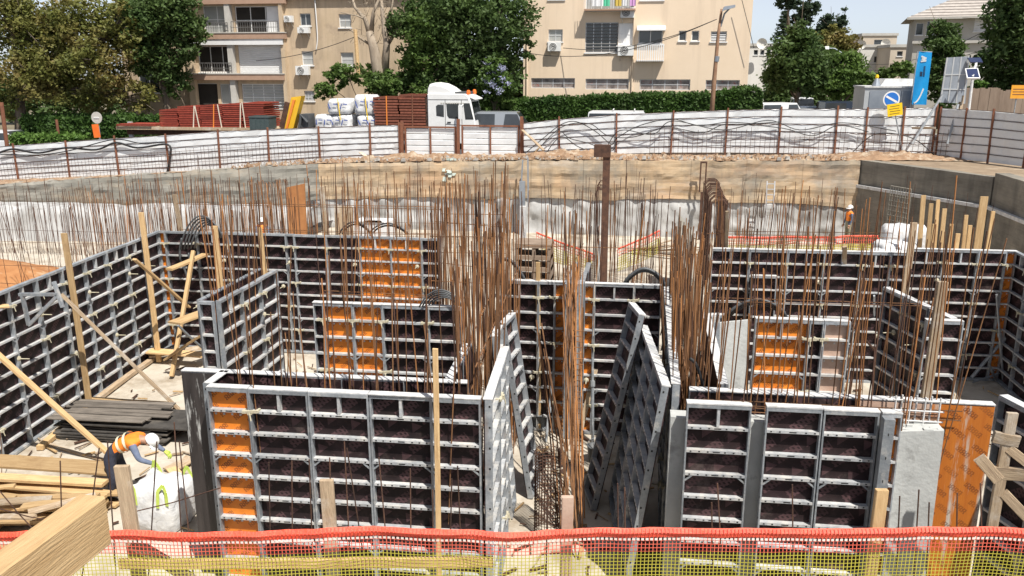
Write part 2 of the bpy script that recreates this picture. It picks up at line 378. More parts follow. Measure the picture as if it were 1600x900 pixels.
mat['flower'] = leafmat('pale_blue_flowers', (.40,.42,.62), (.55,.56,.72))
mat['twig'] = M('dry_twigs', (.14,.11,.085), (.24,.20,.16), .95, 5)

# ================================================================== the setting: pit, street, retaining walls
def lerp_tab(tab, x):
    if x <= tab[0][0]: return tab[0][1]
    for (a, za), (b, zb) in zip(tab, tab[1:]):
        if x <= b: return za + (zb - za) * (x - a) / (b - a)
    return tab[-1][1]
STREET = [(-60, .9), (-33.3, 1.75), (-21.7, 2.3), (-11.75, 3.15), (-5.6, 3.4), (-.9, 3.55), (6.7, 3.65), (17, 3.75), (60, 4.2)]
def street_z(x, y=42):
    z = lerp_tab(STREET, x)
    k = min(1, max(0, (y - 43) / 9)); return z * (1 - k) + (3.55 + .01 * x) * k if y > 43 else z

# pit slab, uneven, large enough to run under every wall
g = MB(); nx, ny = 70, 70
for j in range(ny + 1):
    for i in range(nx + 1):
        x = -40 + 62 * i / nx; y = 5.5 + 35 * j / ny
        g.v.append((x, y, -.02 + .035 * noise.noise((x * .9, y * .9, 0))))
for j in range(ny):
    for i in range(nx):
        a = j * (nx + 1) + i; g.f.append((a, a + 1, a + nx + 2, a + nx + 1)); g.m.append(0)
struct(g.build('pit_floor', mat['slab'], smooth=True))

# street level beyond the pit: one sheet out to the horizon
g = MB(); xs = [-900, -400, -150, -60] + [-50 + 2.5 * i for i in range(41)] + [60, 150, 400, 900]
ys = [41.3, 42, 43, 45, 47, 49, 51, 53, 60, 80, 120, 200, 400, 900, 1800]
for y in ys:
    for x in xs: g.v.append((x, y, street_z(x, y) - .02))
n = len(xs)
for j in range(len(ys) - 1):
    for i in range(n - 1): g.f.append((j*n+i, j*n+i+1, (j+1)*n+i+1, (j+1)*n+i)); g.m.append(0)
struct(g.build('ground', mat['earth']))
g = MB(); xr = [-50 + 2.5 * i for i in range(45)]
for x0, x1 in zip(xr, xr[1:]):
    g.poly([(x0, 42.2, street_z(x0, 42.2) + .01), (x1, 42.2, street_z(x1, 42.2) + .01), (x1, 50.5, street_z(x1, 50.5) + .03), (x0, 50.5, street_z(x0, 50.5) + .03)])
struct(g.build('road', mat['asphalt']))
g = MB()
for x0, x1 in zip(xr, xr[1:]):
    a, b = street_z(x0, 50.5), street_z(x1, 50.5)
    g.hexa([(x0, 50.5, a - .1), (x1, 50.5, b - .1), (x1, 53, b - .1), (x0, 53, a - .1)], [(x0, 50.5, a + .15), (x1, 50.5, b + .15), (x1, 53, b + .15), (x0, 53, a + .15)])
struct(g.build('pavement', mat['pave']))

# soil shelf between the retaining wall and the fence
TOP = [(-34, 1.65), (-23.4, 2.5), (-15.3, 3.1), (-4.9, 3.42), (3, 3.52), (9.7, 3.62), (20, 3.75)]
g = MB(); nx, ny = 480, 20
for j in range(ny + 1):
    for i in range(nx + 1):
        x = -36 + 56 * i / nx; t = j / ny; y = 38.92 + 2.5 * t + (.10 * noise.noise((x * 4, 0, 5)) if j == 0 else 0)
        base = lerp_tab(TOP, x) * (1 - t) + lerp_tab(STREET, x) * t
        hump = .30 * math.exp(-((x + 11) / 5) ** 2) + .35 * math.exp(-((x + 3) / 2.2) ** 2) + .28 * math.exp(-((x - 11) / 2) ** 2) + .05
        z = base + .0 + math.sin(min(1, .05 + 1.05 * t) * math.pi) * hump * (0.75 + .6 * noise.noise((x * 1.3, y * 2, 3)) + .5 * noise.noise((x * 4.1, y * 5, 8))) + (.02 if j == 0 else .07) * noise.noise((x * 3, y * 3, 9)) + (.02 if j == 0 else .06) * noise.noise((x * 8, y * 8, 2))
        g.v.append((x, y, z))
for j in range(ny):
    for i in range(nx):
        a = j * (nx + 1) + i; g.f.append((a, a + 1, a + nx + 2, a + nx + 1)); g.m.append(0)
struct(g.build('soil_bank', mat['bank'], smooth=True))

# far retaining wall: capping beam above a row of shotcreted piles
def retaining(name, label, pts, brk, zt, beam_mat, drop=.0, pitch=.95, seed=1):
    """pts: plan polyline; brk(x), zt(x): heights"""
    t = thing(name, label, 'retaining wall', (pts[0][0], pts[0][1], 0))
    o = Vector((pts[0][0], pts[0][1], 0))
    b = MB(); p = MB(); rr = random.Random(seed)
    for (xa, ya), (xb, yb) in zip(pts, pts[1:]):
        A, B = Vector((xa, ya, 0)), Vector((xb, yb, 0)); d = (B - A); Ln = d.length; d.normalize(); nrm = Vector((d.y, -d.x, 0))
        k = max(2, int(Ln / .2)); nv = 12; k0 = len(b.v)      # rough-cast beam: face, ragged crest and soffit as one skin
        for i in range(k + 1):
            q = A + d * Ln * i / k; z0, z1 = brk(q.x, q.y), zt(q.x, q.y)
            z1 += .07 * noise.noise((q.x * .9, 1, seed)) + .05 * noise.noise((q.x * 3.1, 4, seed)); z0 += .06 * noise.noise((q.x * 1.3, 9, seed)) + .03 * noise.noise((q.x * 4.3, 2, seed))
            b.v.append(tuple(q - o - nrm * .4 + Vector((0, 0, z0 + .05))))
            for r_ in range(nv + 1):
                z = z0 + (z1 - z0) * r_ / nv
                rel = .05 * noise.noise((q.x * .7, z * 1.5, seed)) + .03 * noise.noise((q.x * 2.5, z * 4, seed + 3)) + .015 * (1 if int(z / .31) % 2 else -1)
                b.v.append(tuple(q - o + nrm * (.16 + rel - (.05 if r_ == nv else 0)) + Vector((0, 0, z))))
            b.v.append(tuple(q - o - nrm * .5 + Vector((0, 0, z1 + .02))))
        st = nv + 3
        for i in range(k):
            for r_ in range(st - 1): a = k0 + i * st + r_; b.f.append((a, a + st, a + st + 1, a + 1)); b.m.append(0)
        # piles: rippled skin
        m = max(2, int(Ln / .11)); rows = 18; k0 = len(p.v)
        for i in range(m + 1):
            q = A + d * Ln * i / m; s = Ln * i / m
            s2 = s + .28 * noise.noise((s * .8, seed, 1)) ; c = abs(math.sin(math.pi * s2 / pitch)) ** .6 * (.55 + .6 * abs(noise.noise((math.floor(s2 / pitch) * 7.3, seed, 2)))) 
            for j in range(rows + 1):
                zb = brk(q.x, q.y) + .05; tt = j / rows; z = zb * (1 - tt) - .05 * tt
                wob = noise.noise((q.x * .8, z * 1.6, q.y * .8 + seed)) * .16 + noise.noise((q.x * 2.6, z * 2.8, seed)) * .07
                scal = 0
                dd = .0 + .15 * c + wob * .9 + .10 * tt - .05 * (j < 1) + .035 * noise.noise((q.x * 6, z * 6, seed))
                v = q - o + nrm * dd; p.v.append((v.x, v.y, z - (.38 * max(0, noise.noise((s * .55, seed, 8)) * 2.2 - .35) * (1 - c) * max(0, 1 - j * .2) * (zb > .6)) + (rr.uniform(-.04, .05) if j == 0 else 0)))
        for i in range(m):
            for j in range(rows):
                a = k0 + i * (rows + 1) + j; p.f.append((a, a + 1, a + rows + 2, a + rows + 1)); p.m.append(0)
    b.build('capping_beam', beam_mat, t)
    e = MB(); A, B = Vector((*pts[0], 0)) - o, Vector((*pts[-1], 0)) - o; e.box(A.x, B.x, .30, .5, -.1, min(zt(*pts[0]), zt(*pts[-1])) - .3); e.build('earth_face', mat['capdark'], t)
    p.build('shotcrete_face', mat['shot'], t, smooth=True)
    return t
zt = lambda x, y: lerp_tab(TOP, x)
BRK = [(-34, .35), (-24, .25), (-19, .75), (-15.5, 1.3), (-13, 1.5), (3, 1.75), (9.9, 1.55)]
bk = lambda x, y: lerp_tab(BRK, x) + .05 * math.sin(x * 1.1)
retaining('retaining_wall', 'tan board-marked concrete wall with white shotcrete below, across the back of the pit', [(-15.3, 39), (9.8, 39)], bk, zt, mat['capbeam'], seed=2)
retaining('retaining_wall', 'stained grey concrete wall with white shotcrete below, behind the far left rebar', [(-34, 39), (-15.3, 39)], bk, zt, mat['capgrey'], seed=5)
# low rough berm of shotcrete in front of the far left wall
g = MB(); nx, ny = 150, 9
for i in range(nx + 1):
    x = -34 + 19.6 * i / nx; yb = 33.0 + 1.6 * i / nx; tz = 1.55 + .22 * noise.noise((x * .35, 2, 0)) + .12 * noise.noise((x * 1.7, 5, 0))
    for j in range(ny + 1):
        v = j / ny
        if v < .6: k = v / .6; y = yb + .35 * k + .12 * noise.noise((x * .9, k * 2, 7)); z = -.05 + tz * k
        else: k = (v - .6) / .4; y = yb + .4 + 3.5 * k; z = tz + .06 + .05 * noise.noise((x, k * 3, 4)) - .5 * k * (tz > 1)
        g.v.append((x, y, z))
for i in range(nx):
    for j in range(ny): a = i * (ny + 1) + j; g.f.append((a, a + ny + 1, a + ny + 2, a + 1)); g.m.append(0)
tag(g.build('shotcrete_berm', mat['shot'], smooth=True), 'low rough grey shotcrete berm at the foot of the far left wall', 'berm')
# shaded wall that cuts the corner on the right, then runs towards the camera
def slabwall(name, label, pts, z0, zt_, m):
    t = thing(name, label, 'retaining wall', (*pts[0], 0)); o = Vector((*pts[0], 0))
    b = MB(); l = MB()
    for (xa, ya), (xb, yb) in zip(pts, pts[1:]):
        A, B = Vector((xa, ya, 0)) - o, Vector((xb, yb, 0)) - o; d = (B - A).normalized(); nr = Vector((d.y, -d.x, 0))
        up = Vector((0, 0, 1))
        b.hexa([A + nr * .1, B + nr * .1, B - nr * .5, A - nr * .5], [A + nr * .1 + up * 2.5, B + nr * .1 + up * 2.5, B - nr * .5 + up * 2.5, A - nr * .5 + up * 2.5])
        b.hexa([A + up * 2.5, B + up * 2.5, B - nr * .5 + up * 2.5, A - nr * .5 + up * 2.5], [A + up * zt_, B + up * zt_, B - nr * .5 + up * zt_, A - nr * .5 + up * zt_])
        l.hexa([A + nr * .17 + up * 2.45, B + nr * .17 + up * 2.45, B + nr * .02 + up * 2.45, A + nr * .02 + up * 2.45], [A + nr * .17 + up * 2.58, B + nr * .17 + up * 2.58, B + nr * .02 + up * 2.58, A + nr * .02 + up * 2.58])
    b.build('wall_face', m, t); l.build('ledge', mat['rim'], t)
    return t
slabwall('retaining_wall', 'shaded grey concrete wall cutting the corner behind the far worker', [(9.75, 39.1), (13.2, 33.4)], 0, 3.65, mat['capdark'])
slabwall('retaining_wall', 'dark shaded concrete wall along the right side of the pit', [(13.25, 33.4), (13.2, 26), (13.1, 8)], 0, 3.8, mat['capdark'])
g = MB()
for (xa, ya), (xb, yb) in zip([(9.9, 39.1), (13.6, 34.6), (13.4, 8)], [(13.6, 34.6), (13.4, 8)]):
    pass
g.poly([(9.9, 39.4, 3.6), (13.55, 33.4, 3.66), (13.5, 8, 3.75), (40, 8, 3.9), (40, 42, 3.8), (9.9, 41.5, 3.62)])
struct(g.build('side_ground', M('trodden_brown_earth', (.20,.145,.095), (.31,.235,.16), .95, 1.2, 0, .6, 6, c3=(.38,.31,.23), s3=.7)))
# left end of the pit, low bank out of frame
g = MB(); g.hexa([(-40, 5, -.1), (-34, 5, -.1), (-34, 42, -.1), (-40, 42, -.1)], [(-40, 5, 1.6), (-34.5, 5, 1.6), (-34.5, 42, 1.6), (-40, 42, 1.6)])
struct(g.build('side_bank', mat['bank']))
# near bank the net stands on, and the deck the picture is taken from
n0, n1 = PZ(-500, 828, 3.6), PZ(2100, 828, 3.6)
nd = (n1 - n0).normalized(); nn = Vector((-nd.y, nd.x, 0))
def netpt(x, off=0, z=0):          # point of the net line under picture column x
    d = ray(x, 828); a = Vector((n0.x, n0.y)); 
    den = d.x * nd.y - d.y * nd.x; t = (a.x * nd.y - a.y * nd.x) / den
    return Vector((d.x * t, d.y * t, z)) + nn * off
g = MB(); A, B = netpt(-1500), netpt(3500)
back = Vector((0, -30, 0))
g.hexa([A + nn * .25 + Vector((0,0,-.1)), A + back + Vector((0,0,-.1)), B + back + Vector((0,0,-.1)), B + nn * .25 + Vector((0,0,-.1))],
       [A + nn * .25 + Vector((0,0,2.35)), A + back + Vector((0,0,2.35)), B + back + Vector((0,0,2.35)), B + nn * .25 + Vector((0,0,2.35))])
struct(g.build('near_bank', mat['capgrey']))
g = MB(); g.box(-4, 4, -4, 1.25, 5.55, 5.7)
for x in (-3.8, 3.8):
    for y in (-3.8, 1.0): g.box(x - .08, x + .08, y - .08, y + .08, 2.3, 5.55)
struct(g.build('viewing_deck', mat['woodold']))
# orange soil heap on the pit floor at the far left
g = MB(); nx = 26
for j in range(nx + 1):
    for i in range(nx + 1):
        u, v = i / nx * 2 - 1, j / nx * 2 - 1; r = math.hypot(u, v)
        g.v.append((u * 4.2, v * 3, max(-.1, 1.35 * (1 - r ** 1.4) + .22 * noise.noise((u * 3, v * 3, 1)) * (1.1 - r) + .08 * noise.noise((u*9, v*9, 4)))))
for j in range(nx):
    for i in range(nx): a = j*(nx+1)+i; g.f.append((a, a+1, a+nx+2, a+nx+1)); g.m.append(0)
tag(g.build('soil_heap', mat['soil'], None, (-21.5, 24.5, 0), smooth=True), 'heap of orange soil behind the left formwork wall', 'soil heap')

# ------------------------------------------------------------------ street hoarding
def fence(label, posts, rails=6, lean=0, mt='sheet', post_mat='rustpost', extra=.12, seed=1):
    """posts: list of (x, y, zbottom, ztop)"""
    rr = random.Random(seed)
    t = thing('hoarding_fence', label, 'fence', (posts[0][0], posts[0][1], posts[0][2])); o = Vector(posts[0][:3])
    for i, (x, y, a, b) in enumerate(posts):
        ln = Vector((rr.uniform(-.05, .05), -lean, 0))
        g = MB(); P = Vector((x, y - .07, a - .2)) - o; Q = Vector((x, y - .07, b + extra * rr.uniform(.4, 1.4))) - o + ln
        g.bar(P, Q, .075, .075, up=(0, 1, 0)); g.build('post', mat[post_mat], t)
    for (xa, ya, a0, a1), (xb, yb, b0, b1) in zip(posts, posts[1:]):
        g = MB(); A, B = Vector((xa, ya, 0)) - Vector((o.x, o.y, 0)), Vector((xb, yb, 0)) - Vector((o.x, o.y, 0)); m = 10
        rows = []
        for r in range(rails):
            rows += [(r / rails + .008, 0), ((r + .08) / rails, -.03), ((r + .88) / rails, -.03), ((r + .985) / rails, 0)]
        k0 = len(g.v); ph = rr.uniform(0, 50); nrm = Vector((B.y - A.y, A.x - B.x, 0)).normalized()
        for i in range(m + 1):
            q = A.lerp(B, i / m); z0 = (a0 + (b0 - a0) * i / m) - o.z; z1 = (a1 + (b1 - a1) * i / m) - o.z
            for s, dp in rows:
                wob = .035 * noise.noise((i * .7 + ph, s * 5, ph))
                v = q + nrm * (-dp + wob); g.v.append((v.x, v.y, z0 + (z1 - z0) * s + (.02 * noise.noise((i * .5 + ph, 3, 1)) if s > .9 else 0)))
        k = len(rows)
        for i in range(m):
            for j in range(k - 1): a = k0 + i * k + j; g.f.append((a, a + k, a + k + 1, a + 1)); g.m.append(0)
        g.build('sheet_panel', mat[mt], t)
        for r in range(1, rails + 1):
            s = (r - .0) / rails; g = MB()
            p = A + Vector((0, 0, a0 + (a1 - a0) * s - o.z - .01)) + nrm * .04; q = B + Vector((0, 0, b0 + (b1 - b0) * s - o.z - .01)) + nrm * .04
            g.bar(p, q, .022, .022); g.build('rail', mat['rustdark'], t)
    return t
def fpost(xt, yt, yb, Y=41):
    a = PY(xt, yt, Y); b = PY(xt, yb, Y); return (a.x, Y, b.z, a.z)
FL = [fpost(x, yt, yb) for x, yt, yb in ((-60, 234, 288), (22, 227, 281), (103, 221, 277), (181, 216, 274), (260, 211, 271), (340, 205, 266), (418, 202, 260), (498, 199, 254), (578, 196, 251), (624, 195, 249))]
fence('white horizontally ribbed sheet fence on rusty posts, long run left of the gate', FL, seed=3)
FR = [fpost(x, yt, yb) for x, yt, yb in ((818, 192, 246), (875, 186, 244), (965, 179, 241), (1051, 175, 239), (1137, 172, 239), (1221, 170, 240), (1310, 170, 243), (1357, 170, 246), (1415, 169, 250), (1464, 168, 252))]
fence('white ribbed sheet fence hung with black cables, in front of the beige building', FR, seed=8)
ax, ay = FR[-1][0] + .15, 40.9
FS = [(ax, ay, 3.6, 5.85), (ax + .62, ay - 1.3, 3.65, 5.85), (ax + 1.25, ay - 2.6, 3.7, 5.85), (ax + 2.0, ay - 4.2, 3.7, 5.8), (ax + 2.9, ay - 6.2, 3.75, 5.75), (ax + 3.8, ay - 8.2, 3.75, 5.7)]
fence('grey shaded sheet fence turning the corner at the far right', FS, seed=4)
# gate leaves
def gate(label, x0, x1, yt, yb, open_=0):
    a, b = PY(x0, yt, 41), PY(x1, yt, 41); c = PY(x0, yb, 41)
    t = thing('gate_leaf', label, 'gate', (a.x, 41, c.z)); wd = b.x - a.x; h = a.z - c.z
    g = MB()
    g.box(0, .08, -.06, .02, 0, h); g.box(wd - .08, wd, -.06, .02, 0, h); g.box(.08, wd - .08, -.06, .02, h - .08, h); g.box(.08, wd - .08, -.06, .02, 0, .08)
    g.box(wd / 2 - .035, wd / 2 + .035, -.062, .02, .08, h - .08)
    g.build('frame', mat['rustpost'], t)
    for s in range(5):
        g = MB(); z0, z1 = .1 + (h - .2) * s / 5 + .012, .1 + (h - .2) * (s + 1) / 5 - .012
        n_ = 9; k0 = 0
        for i in range(n_ + 1):
            x = .04 + (wd - .08) * i / n_
            for z in (z0, z0 + .02, z1 - .02, z1):
                g.v.append((x, .05 + (.0 if z in (z0, z1) else -.025) + .02 * noise.noise((x * 2, z * 3, x0)), z))
        for i in range(n_):
            for j in range(3): q = i * 4 + j; g.f.append((q, q + 4, q + 5, q + 1)); g.m.append(0)
        g.build('sheet_panel', mat['sheet'], t)
    return t
gate('left leaf of the white sheet gate in a rusty frame', 632, 713, 197, 248)
gate('right leaf of the white sheet gate in a rusty frame', 721, 812, 195, 247)
for x, yt, lb in ((628, 190, 'thick rusty gate post left of the white gate'), (716, 186, 'rusty gate post between the two gate leaves'), (815, 182, 'rusty gate post right of the white gate')):
    a, b = PY(x, yt, 40.9), PY(x, 250, 40.9); g = MB(); g.bar((0, 0, -.2), (a.x - b.x, 0, a.z - b.z), .14, .14, up=(0, 1, 0)); g.box(-.1, .1, -.1, .1, -.05, .0)
    tag(g.build('gate_post', mat['rustpost'], None, b), lb, 'post')
# raking boards against the fence
# welded mesh along the fence foot
def mesh_strip(label, x0, x1, Y, zf, h, px=.2, pz=.2, mt='rustdark', r=.009):
    t = thing('rebar_mesh', label, 'rebar mesh', (x0, Y, zf(x0)))
    g = MB(); rr = random.Random(int(x0 * 10)); n_ = int((x1 - x0) / px)
    for i in range(n_ + 1):
        x = x0 + i * px; z = zf(x); g.tube([(x - x0, 0, z - zf(x0) - .1), (x - x0 + rr.uniform(-.03, .03), -.02, z - zf(x0) + h * rr.uniform(.75, 1.15))], r, 4)
    stuff(g.build('upright_wires', mat[mt], t))
    for k in range(int(h / pz)):
        g = MB(); g.tube([(x - x0, 0, zf(x) - zf(x0) + .1 + k * pz + .02 * noise.noise((x * .7, k, 0))) for x in [x0 + (x1 - x0) * i / 12 for i in range(13)]], r, 4); g.build('wire', mat[mt], t)
zs = lambda x: lerp_tab(STREET, x)
mesh_strip('rusty mesh standing along the foot of the left white fence', -34, -15.5, 40.4, lambda x: lerp_tab(TOP, x) + .05, 1.0)
mesh_strip('rusty mesh standing along the foot of the right white fence', .6, 9.6, 40.5, lambda x: lerp_tab(TOP, x) + .1, 1.15, .22, .24)
mesh_strip('rusty mesh standing by the sand heap at the far right fence', 9.9, 15.5, 40.2, lambda x: 3.62, 1.2, .24, .24)
# cables looped along the fence
def cable(label, pts, r=.03, n=1, m='black', name='cable'):
    P = [Vector(p) for p in pts]; o = P[0]; g = MB()
    # catmull-rom
    Q = []
    for i in range(len(P) - 1):
        a, b, c, d = P[max(i-1, 0)], P[i], P[i+1], P[min(i+2, len(P)-1)]
        for s in range(6):
            t = s / 6; Q.append(.5 * ((2*b) + (c-a)*t + (2*a-5*b+4*c-d)*t*t + (3*b-a-3*c+d)*t**3))
    Q.append(P[-1]); g.tube([q - o for q in Q], r, 6)
    return tag(g.build(name, mat[m], None, o, smooth=True), label, 'cable')
def cpx(pts, Y): return [PY(x, y, Y) for x, y in pts]
cable('thick black cable sagging along the left fence', cpx([(0, 238), (22, 233), (60, 239), (103, 231), (150, 234), (181, 223), (215, 231), (262, 226), (265, 250), (254, 300)], 40.8), .055)
cable('thin black cable looping above the thick one on the left fence', cpx([(0, 241), (60, 242), (110, 235), (178, 218), (220, 224), (258, 222)], 40.75), .03)
for i, pts in enumerate(([(820, 240), (850, 215), (876, 195), (900, 190), (930, 205), (955, 225), (965, 215), (1000, 196), (1050, 186), (1090, 196), (1137, 191), (1180, 193), (1221, 190)],
                         [(830, 246), (875, 200), (920, 193), (950, 212), (990, 214), (1040, 198), (1060, 201), (1100, 207), (1137, 194), (1221, 200), (1270, 212), (1310, 196), (1357, 206)],
                         [(850, 244), (876, 214), (905, 230), (940, 238), (968, 204), (1020, 210), (1051, 189), (1130, 203), (1200, 188), (1250, 203), (1310, 192), (1357, 197), (1400, 205)],
                         [(878, 205), (890, 216), (920, 224), (955, 236), (963, 220)], [(1330, 240), (1360, 213), (1390, 208), (1430, 218), (1460, 243)])):
    cable(['black cable sagging from gate post to lamp column along the white fence', 'black cable in wide loops across the middle of the right fence', 'lowest black cable snaking across the right fence', 'short black cable loop beside the second post of the right fence', 'black cable arching over the sand heap'][i], cpx(pts, 40.78 - .03 * i), .022)
# boards, planks, litter on the bank
def plank(label, p, q, wd=.15, th=.03, m='wood', name='timber_plank', cat='plank', group=None, up=(0, 0, 1)):
    p, q = Vector(p), Vector(q); L = (q - p).length; d = (q - p) / L
    x = d.cross(Vector(up))
    if x.length < .02: x = Vector((1, 0, 0))
    x.normalize(); y = d.cross(x).normalized()
    mx = Matrix((x, y, d)).transposed().to_4x4(); mx.translation = p
    b = min(.006, th * .2); g = MB()
    rr = random.Random(hash((round(p.x, 2), round(q.z, 2))) & 0xffff); wp = rr.uniform(-.012, .012)
    rings = []
    for s in (0, .25, .5, .75, 1):
        k = len(g.v); off = wp * math.sin(math.pi * s) * 2
        for (a, c) in ((-wd/2, -th/2+b), (-wd/2+b, -th/2), (wd/2-b, -th/2), (wd/2, -th/2+b), (wd/2, th/2-b), (wd/2-b, th/2), (-wd/2+b, th/2), (-wd/2, th/2-b)):
            g.v.append((a, c + off, L * s))
        rings.append(k)
    for a, c in zip(rings, rings[1:]):
        for j in range(8): g.f.append((a+j, a+(j+1) % 8, c+(j+1) % 8, c+j)); g.m.append(0)
    g.f.append(tuple(rings[0]+j for j in range(8))[::-1]); g.m.append(0); g.f.append(tuple(rings[-1]+j for j in range(8))); g.m.append(0)
    o = g.build(name, mat[m]); o.matrix_world = mx
    if label: tag(o, label, cat, group)
    return o
plank('grey board leaning on the fence left of the gate', PY(563, 238, 40.3), PY(583, 250, 40.0), .25, .04, 'woodold')
plank('brown board raking down from the post right of the gate', PY(816, 203, 40.7), PY(850, 235, 40.1), .2, .04, 'woodold')
plank('long plank lying along the bank below the gate', PY(640, 246, 39.9), PY(800, 249, 39.9), .2, .05, 'woodold')
plank('bright splintered plank sticking up beside the gate', PY(830, 246, 39.8), PY(842, 231, 39.8), .3, .04, 'wood')
plank('plank lying on the bank below the left fence', PY(440, 262, 39.8), PY(560, 258, 39.9), .25, .05, 'wood')
plank('plywood board lying along the bank edge left of the gate', PY(430, 258, 39.6), PY(520, 272, 39.35), .4, .03, 'wood')
for k, (x, y) in enumerate(((705, 255),)):
    g = MB(); c = PY(x, y, 39.1)
    for s in range(9):
        a = rnd(-.3, .3); g.bar((a, 0, .15), (a + rnd(-.1, .1), -.25 + rnd(-.1, 0), -rnd(.3, .95) if k == 0 else -.15), .16, .03, up=(0, 1, 0))
    for s in range(5): g.bar((rnd(-.4, .4), .1, .12), (rnd(-.4, .4), -.15, .2), .2, .1)
    tag(g.build('plastic_sheet', mat['cloth'] if k else M('pale_green_sheeting', (.36,.43,.38), (.5,.55,.5), .6, 6), None, c), ['torn pale green sheeting hanging over the back wall edge', 'scrap of white plastic lying on the back wall edge'][k], 'sheeting')
rr = random.Random(5)
g = MB()
for i in range(1800):
    x = rr.choice((rr.uniform(-20, 9.5), rr.uniform(-13, -1))); y = 38.95 + rr.random() ** 1.6 * 1.5; z = lerp_tab(TOP, x) + .05 + .1 * rr.random(); s = rr.uniform(.02, .05) if rr.random() < .8 else rr.uniform(.05, .12)
    b = [(x + rr.uniform(-s, s), y + rr.uniform(-s, s), z + rr.uniform(-.03, .03)) for _ in range(4)]
    c = Vector((x, y, z + s * rr.uniform(.5, 1.2)))
    g.hexa([(x-s, y-s, z-.05), (x+s, y-s, z-.05), (x+s, y+s, z-.05), (x-s, y+s, z-.05)], [c + Vector((rr.uniform(-s, 0), rr.uniform(-s, 0), 0)), c + Vector((rr.uniform(0, s), rr.uniform(-s, 0), 0)), c + Vector((rr.uniform(0, s), rr.uniform(0, s), 0)), c + Vector((rr.uniform(-s, 0), rr.uniform(0, s), 0))], rr.randrange(3))
stuff(g.build('rubble', [mat['bank'], mat['pave'], mat['bank']]), 'broken concrete and soil rubble scattered along the top of the back wall', 'rubble')

# ================================================================== formwork
H = 3.3; ROWS = 10; DEP = .10
_pc = {}
def panel_meshes(wd, h, kind, mid, near):
    key = (round(wd, 3), round(h, 2), kind, mid, near)
    if key in _pc: return _pc[key]
    rows = max(2, round(h / .33)); e = .021 if wd > .3 else .018
    f = MB()      # edge rails and cap
    f.box(0, e, -DEP, 0, 0, h); f.box(wd - e, wd, -DEP, 0, 0, h)
    f.box(e, wd - e, -DEP, 0, 0, .05); f.box(e, wd - e, -DEP, 0, h - .05, h)
    if wd > .3 and near:      # holes punched through the side rails
        for k in range(int(h / .3)):
            z = .2 + k * .3
            for x in (-.001, wd + .001): f.box(x - .001, x + .001, -.075, -.05, z, z + .03, 1)
    for z in (h * .3, h * .7):      # gusset straps in the corners of two bays
        if wd > .45:
            z = round(z / (h / rows)) * h / rows
            f.bar((e, -DEP + .02, z - .1), (e + .1, -DEP + .02, z - .015), .02, .02); f.bar((wd - e, -DEP + .02, z - .1), (wd - e - .1, -DEP + .02, z - .015), .02, .02)
    r = MB(); r.box(e, wd - e, -DEP + .012, -.004, -.012, .012)
    r.box(e, wd - e, -DEP + .004, -DEP + .012, -.019, .019)
    if near:
        n_ = int((wd - 2 * e) / .1)
        for k in range(n_):
            x = e + (wd - 2 * e) * (k + .5) / n_
            if abs(x - wd / 2) < .06: r.box(wd/2 - .045, wd/2 + .045, -DEP + .001, -DEP + .004, -.006, .006, 1)
            else: r.box(x - .011, x + .011, -DEP + .001, -DEP + .004, -.008, .008, 1)
    pl = MB(); pl.box(e * .5, wd - e * .5, -.003, .018, .02, h - .02)
    s = MB(); s.box(-.018, .018, -DEP + .012, -.004, 0, h / rows - .05)
    d = None
    if kind in ('orange', 'tan'):
        d = MB()
        for k in range(rows):
            z = (k + 1) * h / rows - .085; n_ = max(2, int(wd / .11))
            for i in range(n_):
                x = wd * (i + .5) / n_; d.box(x - .014, x + .014, -.009, -.003, z - .014, z + .014)
    pm = {'black': 'plyblack', 'orange': 'plyorange', 'tan': 'plytan', 'scrape': 'plyscrape', 'scrapeor': 'plyscrapeor'}[kind]
    _pc[key] = (f.mesh('frame', [mat['galv'], mat['hole']]), r.mesh('rib', [mat['rib'], mat['hole']]), pl.mesh('plywood_face', mat[pm]), s.mesh('stiffener', mat['rib']), d.mesh('rivets', mat['rim']) if d else None, rows)
    return _pc[key]
def panel(parent, wd, kind='black', h=H, mid=False, near=False, loc=(0, 0, 0), rot=0, rim=True, name='form_panel'):
    fm, rm, pm, sm, dm, rows = panel_meshes(wd, h, kind, mid, near)
    p = obj(name, fm, parent, loc, rot)
    for k in range(1, rows):
        obj('rib', rm, p, (0, 0, k * h / rows))
    obj('plywood_face', pm, p)
    if mid: obj('stiffener', sm, p, (wd / 2, 0, h - h / rows + .025))
    if dm: stuff(obj('rivets', dm, p))
    return p
cl = MB(); cl.box(-.12, .12, -.04, 0, -.018, .018); cl.box(-.03, .03, -.065, -.04, -.03, .03); cl.bar((0, -.06, .0), (.015, -.08, -.11), .015, .015); cl.box(-.12, -.09, -.01, .05, -.022, .022); cl.box(.09, .12, -.01, .05, -.022, .022)
clamp_me = cl.mesh('clamp', mat['clamp'])
tie = MB(); tie.tube([(0, -.02, 0), (0, -.28, 0)], .011, 6); tie.lathe([(.02, -.0), (.055, .012), (.055, .03), (.02, .05)], 8)
for i, v in enumerate(tie.v):
    if i >= 12: tie.v[i] = (v[0], -.04 - v[2], v[1])
tie.m = [0] * len(tie.m)
tie_me = tie.mesh('tie_nut', mat['clamp'])
